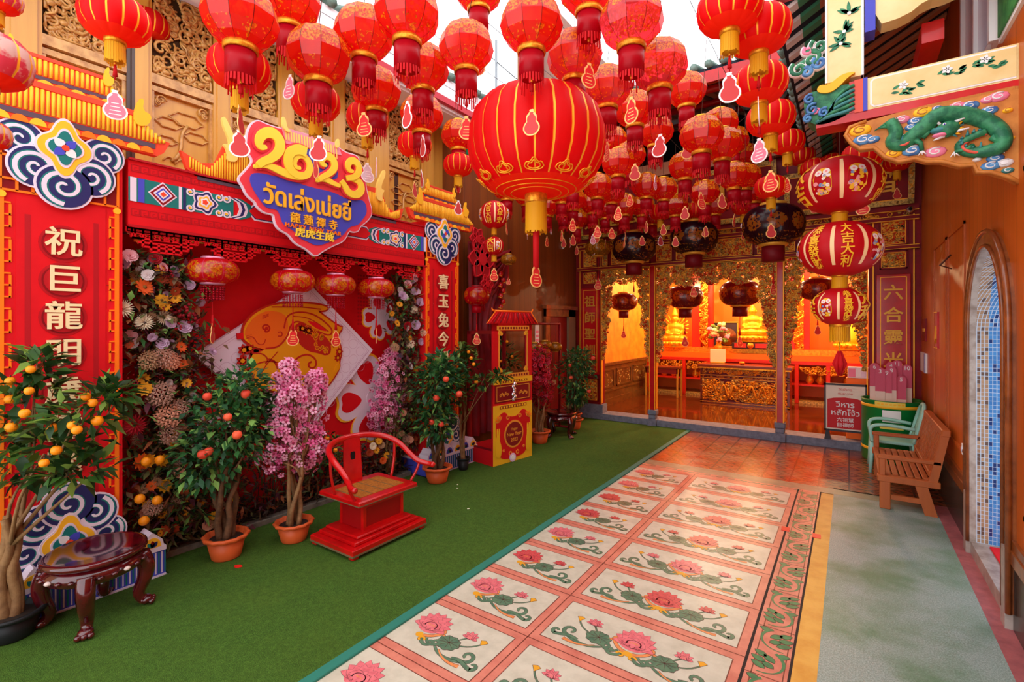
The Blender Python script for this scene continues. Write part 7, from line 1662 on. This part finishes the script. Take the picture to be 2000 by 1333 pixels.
part(lambda p: (fringe(p, .085, -.465, -.70, 60, 0, .01, .012), p.lathe([(.08, -.465), (.078, -.69)], 18)), 'yellow_tassel', [YELT], t)
part(lambda p: (p.lathe([(.0, -.6), (.02, -.66), (.026, -.69), (.024, -.98), (.0, -.985)], 12)), 'red_tassel', [REDT], t)
o = addm('gourd_tag', TME[0], t, (0, 0, -1.05)); o.rotation_euler[2] = 1.35; o.scale = (1.1, 1.1, 1.1)
o = addm('hanging_cord', CORDM, t, (0, 0, .43)); o.scale = (2, 2, WIREZ-gp.z-.43)
# crimson string of three beside the beam
def ell(prof):
    def R(z):
        for (r0, z0), (r1, z1) in zip(prof, prof[1:]):
            if z1 <= z <= z0: return r1+(r0-r1)*(z-z1)/(z0-z1+1e-9)
        return prof[0][0]
    return R
KID = [pm('print_white', (240, 226, 220), .5), pm('print_yellow', (246, 184, 40), .5), pm('print_blue', (120, 140, 190), .5), pm('print_pink', (240, 150, 150), .5)]
def crimson(t, r, h, z, texts, a0, lines=8):
    prof = [(r*.3, h), (r*.62, h*.9), (r*.86, h*.62), (r*.97, h*.3), (r, 0), (r*.97, -h*.3), (r*.86, -h*.62), (r*.62, -h*.9), (r*.3, -h)]
    fine = []
    for i in range(33):
        q_ = -1+2*i/32; fine.append((r*max(.3, math.sqrt(max(0, 1-(q_*.954)**2))), -q_*h))
    M = Matrix.Translation((0, 0, z))
    o = part(lambda p: p.lathe(fine, lines*8, 0, M, True, lambda a: 1-.02*abs(math.cos((a-a0)*lines/2))**8, lambda i, j: 1 if (j % 8 == 0 and 3 < i < 27) else 0, a0), 'body', [FABR2, pm('pale_gold_rib', (250, 206, 150), .4)], t)
    R = ell(fine)
    for k, tx in enumerate(texts):
        if tx is None: continue
        a = a0+2*PI*(k+.5)/lines
        W = lambda x, y, zz: ((R(y)+.006+zz)*math.cos(a+x/r), (R(y)+.006+zz)*math.sin(a+x/r), y+z)
        def pr(p):
            if tx == '*':
                rr_ = random.Random(k+int(z*50))
                p.add([W(x*r*.22, y*h*.48-.04*h, 0) for x, y in smooth([(-1, -1), (1, -1), (1, .6), (.5, 1), (-.5, 1), (-1, .6)], 1)], [tuple(range(16))], 1)
                for (x, y, q_, m_) in [(-.09, .2, .085, 0), (.1, .22, .085, 0)]+[(rr_.uniform(-.17, .17), rr_.uniform(-.38, .12), rr_.uniform(.03, .06), rr_.choice((0, 1, 2, 3, 1))) for _ in range(24)]+[(-.09, .2, .03, 3), (.1, .22, .03, 3)]:
                    p.add([W((x+q_*math.cos(2*PI*j/12))*r*1., (y+q_*math.sin(2*PI*j/12))*h*1.3, .003) for j in range(12)], [tuple(range(12))], m_)
            else:
                n = len(tx)
                for j, ch in enumerate(tx): p.text(ch, h*1.7/n, 0, h*.8*(1-2*(j+.5)/n), 0, .004, 1, None, .016, 1., warp=W)
        part(pr, 'print', KID, o)
    return o
q1, q2, q3 = atd(1640, 362, 3.93), atd(1640, 487, 3.95), atd(1640, 600, 4.0)
bx_, by_ = q2.x, q2.y; face = math.atan2(-by_, -bx_)
t = thing('lantern_string', 'string of three crimson lanterns with gold characters beside the cream bracket beam', 'lantern', (bx_, by_, 0))
crimson(t, .30, .215, q1.z, ['*', '出入平安', '*', None, None, None, '大吉', '*'], face)
crimson(t, .295, .215, q2.z, ['大吉大利', '*', None, None, None, None, '*', '恭喜發財'], face-.22)
crimson(t, .195, .15, q3.z, ['恭喜發財', '大利', None, None, None, None, '大吉', '*'], face-.1)
for (z0, r_, l) in ((q1.z-.21, .055, .12), (q2.z-.21, .055, .12), (q3.z-.145, .07, .14)):
    part(lambda p: (p.lathe([(r_, z0+.02), (r_+.006, z0+.01), (r_+.006, z0-.015), (r_, z0-.02)], 20, 1), fringe(p, r_, z0-.015, z0-l, 30, 0, .011, .01), p.lathe([(r_-.006, z0-.015), (r_-.01, z0-l+.01)], 14, 0)), 'yellow_tassel', [YELT, GOLD], t)
part(lambda p: (p.tube([(0, 0, q3.z-.2), (0, 0, q3.z-.42)], .005, 5, 0), [p.tube([(.01*math.cos(k), .01*math.sin(k), q3.z-.36), (.035*math.cos(k), .035*math.sin(k), q3.z-.46), (.012*math.cos(k), .012*math.sin(k), q3.z-.56)], [.006, .02, .004], 6, 1) for k in range(6)]), 'long_tassel', [YELT, REDT], t)
part(lambda p: (p.tube([(0, 0, q1.z+.2), (0, 0, 4.6)], .004, 5), p.lathe([(.1, q1.z+.205), (.1, q1.z+.22), (0, q1.z+.23)], 16, 1)), 'hanging_cord', [CORD, GOLD], t)
# smaller pair by the photo booth
q1, q2 = atd(965, 420, 6.4), atd(967, 482, 6.45)
t = thing('lantern_string', 'string of two small red lanterns hanging before the teak wall above the booth', 'lantern', (q1.x, q1.y, 0)); fc = math.atan2(-q1.y, -q1.x)
crimson(t, .195, .175, q1.z, ['出入平安', '*', None, None, None, None, '*', '大吉大利'], fc); crimson(t, .13, .12, q2.z, ['*', None, None, None, None, None, None, '大吉'], fc)
for z0 in (q1.z-.17, q2.z-.115): part(lambda p: (p.lathe([(.035, z0+.01), (.035, z0-.02)], 14, 1), fringe(p, .034, z0-.015, z0-.09, 16, 0, .011, .005), p.lathe([(.03, z0-.01), (.028, z0-.085)], 10)), 'yellow_tassel', [YELT, GOLD], t)
part(lambda p: p.tube([(0, 0, q2.z-.18), (0, 0, q2.z-.32)], .006, 5), 'tassel', [REDT], t); o = addm('gourd_tag', TME[0], t, (0, 0, q2.z-.38)); o.rotation_euler[2] = 1; part(lambda p: p.tube([(0, 0, q1.z+.17), (0, 0, WIREZ)], .004, 5), 'hanging_cord', [CORD], t)
# palace style and gold lanterns: body + caps + bead fringe
def palace_proto(name, mat, r, h, capm, skirt=None, beads=None):
    t = bpy.data.objects.new(name, None); COL.objects.link(t); t.empty_display_size = .1
    prof = [(r*(.3+.7*math.sin(PI*(i+.0)/14)**.75), h*math.cos(PI*i/14)) for i in range(15)]
    part(lambda p: p.lathe(prof, 32, 0, None, True, lambda a: 1-.03*abs(math.cos(a*4))**6), 'body', [mat], t)
    part(lambda p: p.lathe([(r*.42, h*.9), (r*.44, h*1.0), (r*.42, h*1.15), (0, h*1.15)], 24), 'top_cap', [capm], t); part(lambda p: p.lathe([(r*.44, -h*.9), (r*.48, -h*1.0), (r*.44, -h*1.12)], 24), 'bottom_ring', [capm], t)
    if skirt: part(lambda p: p.lathe([(r*.36, -h*1.1), (r*.36, -h*1.9)], 20), 'skirt', [skirt], t)
    if beads:
        def bf(p):
            for k in range(20):
                a = 2*PI*k/20
                for j in range(6): p.ball((r*.42*math.cos(a), r*.42*math.sin(a), -h*1.15-.018-.02*j), .008, 5, 4)
        part(bf, 'bead_fringe', [beads], t)
    part(lambda p: (p.tube([(0, 0, -h), (0, 0, -h*2-.28)], .005, 5), p.tube([(0, 0, -h*2-.16), (0, 0, -h*2-.27)], [.007, .016], 7)), 'tassel', [REDT], t)
    addm('gourd_tag', TME[0], t, (0, 0, -h*2-.34)); addm('hanging_cord', CORDM, t, (0, 0, h*1.15)); return t
PV = palace_proto('palace_lantern', FILMV, .205, .105, pm('cap_pink_silver', (226, 150, 180), .3, .4), None, pm('bead_crimson', (170, 14, 40), .2)); us = set()
for k, (u, v, w_) in enumerate(((415, 530, 100), (572, 550, 80), (656, 557, 72), (735, 563, 66))):
    p = onx(u, v, -4.47); hang(PV, us, p, 1., .4*k, 'red and gold medallion lantern under the gateway beam, '+ORD[k]+' from the tall flower column', 'lanterns under the gateway beam', rg, 0, 2.6)
q_ = onx(931, 578, -4.25); PC = palace_proto('palace_lantern', film('carmine_film', (200, 10, 26), 8, (230, 120, 16), .05, .02, .16), .19, .13, DRED, SKIRT, None)
hang(PC, set(), q_, .95, 0, 'carmine lantern with red skirt hanging in front of the curtain beside the booth', None, rg, 0, 3.06)
PG = palace_proto('gold_lantern', FILMG, .2, .12, GOLDP, None, None); us = set()
hang(PG, us, onx(993, 507, -4.35), .62, 0, 'gold ball lantern on a chain below the two small red lanterns', 'gold film lanterns', rg, 0, 4.6)
p = ony(1168, 485, 8.45); hang(PG, us, p, 1.2, 0, 'gold lantern hanging in front of the shrine bay with the orange curtain', 'gold film lanterns', rg, 0, 4.6)
for k, (u, v) in enumerate(((1043, 678), (1064, 674), (1085, 678))):
    p = onx(u, v, -4.4); hang(PG, us, p, .62, k, 'gold lantern on the red rail rack, '+ORD[k]+' from the photo booth', 'gold lanterns on the rail rack', rg, 0, 1.91)
PD_ = palace_proto('dark_lantern', FILMD, .375, .25, GOLDP, pm('dark_red_skirt', (130, 8, 22), .5, trl=.3), None); us = set()
for k, (u, v, w_, lab) in enumerate(((1238, 484, 84, 'in front of the slim post by the side table'), (1355, 465, 90, 'in front of the middle bay'), (1510, 440, 112, 'biggest, in front of the slim post by the altar table'))):
    p = atd(u, v, FPX*.75/w_); hang(PD_, us, p, 1., .7*k, 'dark plum lantern, '+lab, 'dark plum lanterns before the shrine', rg, 0, 4.6)
PM_ = palace_proto('maroon_lantern', FILMM, .3, .19, GOLDP, pm('maroon_skirt', (120, 6, 18), .5, trl=.3), None); us = set()
for k, (u, v, w_, lab) in enumerate(((1218, 590, 52, 'in the bay with the orange curtain'), (1338, 580, 68, 'in front of the many-armed statue'), (1445, 573, 76, 'in front of the seated statue in the middle'), (1597, 565, 65, 'partly behind the crimson lantern string'))):
    p = ony(u, v, 9.65); s = w_/FPX*(-p.x*SN+p.y*CS)/.6; hang(PM_, us, p, s, k, 'maroon lantern inside the shrine opening, '+lab, 'maroon lanterns inside the shrine opening', rg, 0, 3.7)
# overhead wires that carry the rows
WIR = pm('steel_wire', (120, 120, 126), .4, .6)
for k, X in enumerate(WIRES):
    m = MB(); m.tube([(X, -1., WIREZ), (X, 9.06, WIREZ)], .003, 5); tag(m.build('overhead_wire', WIR), 'thin steel wire carrying lanterns, '+ORD[k]+' from the carved wall', 'wire', 'overhead lantern wires')

# pole and cables beyond the roofs
PO = pm('galvanised_pole', (150, 152, 156), .5, .5)
q0 = ony(969, 120, 12.5)
t = thing('utility_pole', 'thin grey pole rising against the sky behind the roofs', 'pole', (q0.x, 12.5, 0)); part(lambda p: p.tube([(0, 0, 0), (0, 0, 11)], .05, 8), 'pole', [PO], t); part(lambda p: p.tube([(-.5, 0, 8.1), (.6, 0, 8.3)], .03, 6), 'cross_bar', [PO], t)
a_, b_ = ony(940, 95, 12.5), ony(1080, 200, 12.5); m = MB(); m.tube([a_, (a_+b_)/2-Vector((0, 0, .12)), b_], .014, 5); tag(m.build('overhead_cable', BLACK), 'dark cable sagging across the white sky by the grey pole', 'cable')
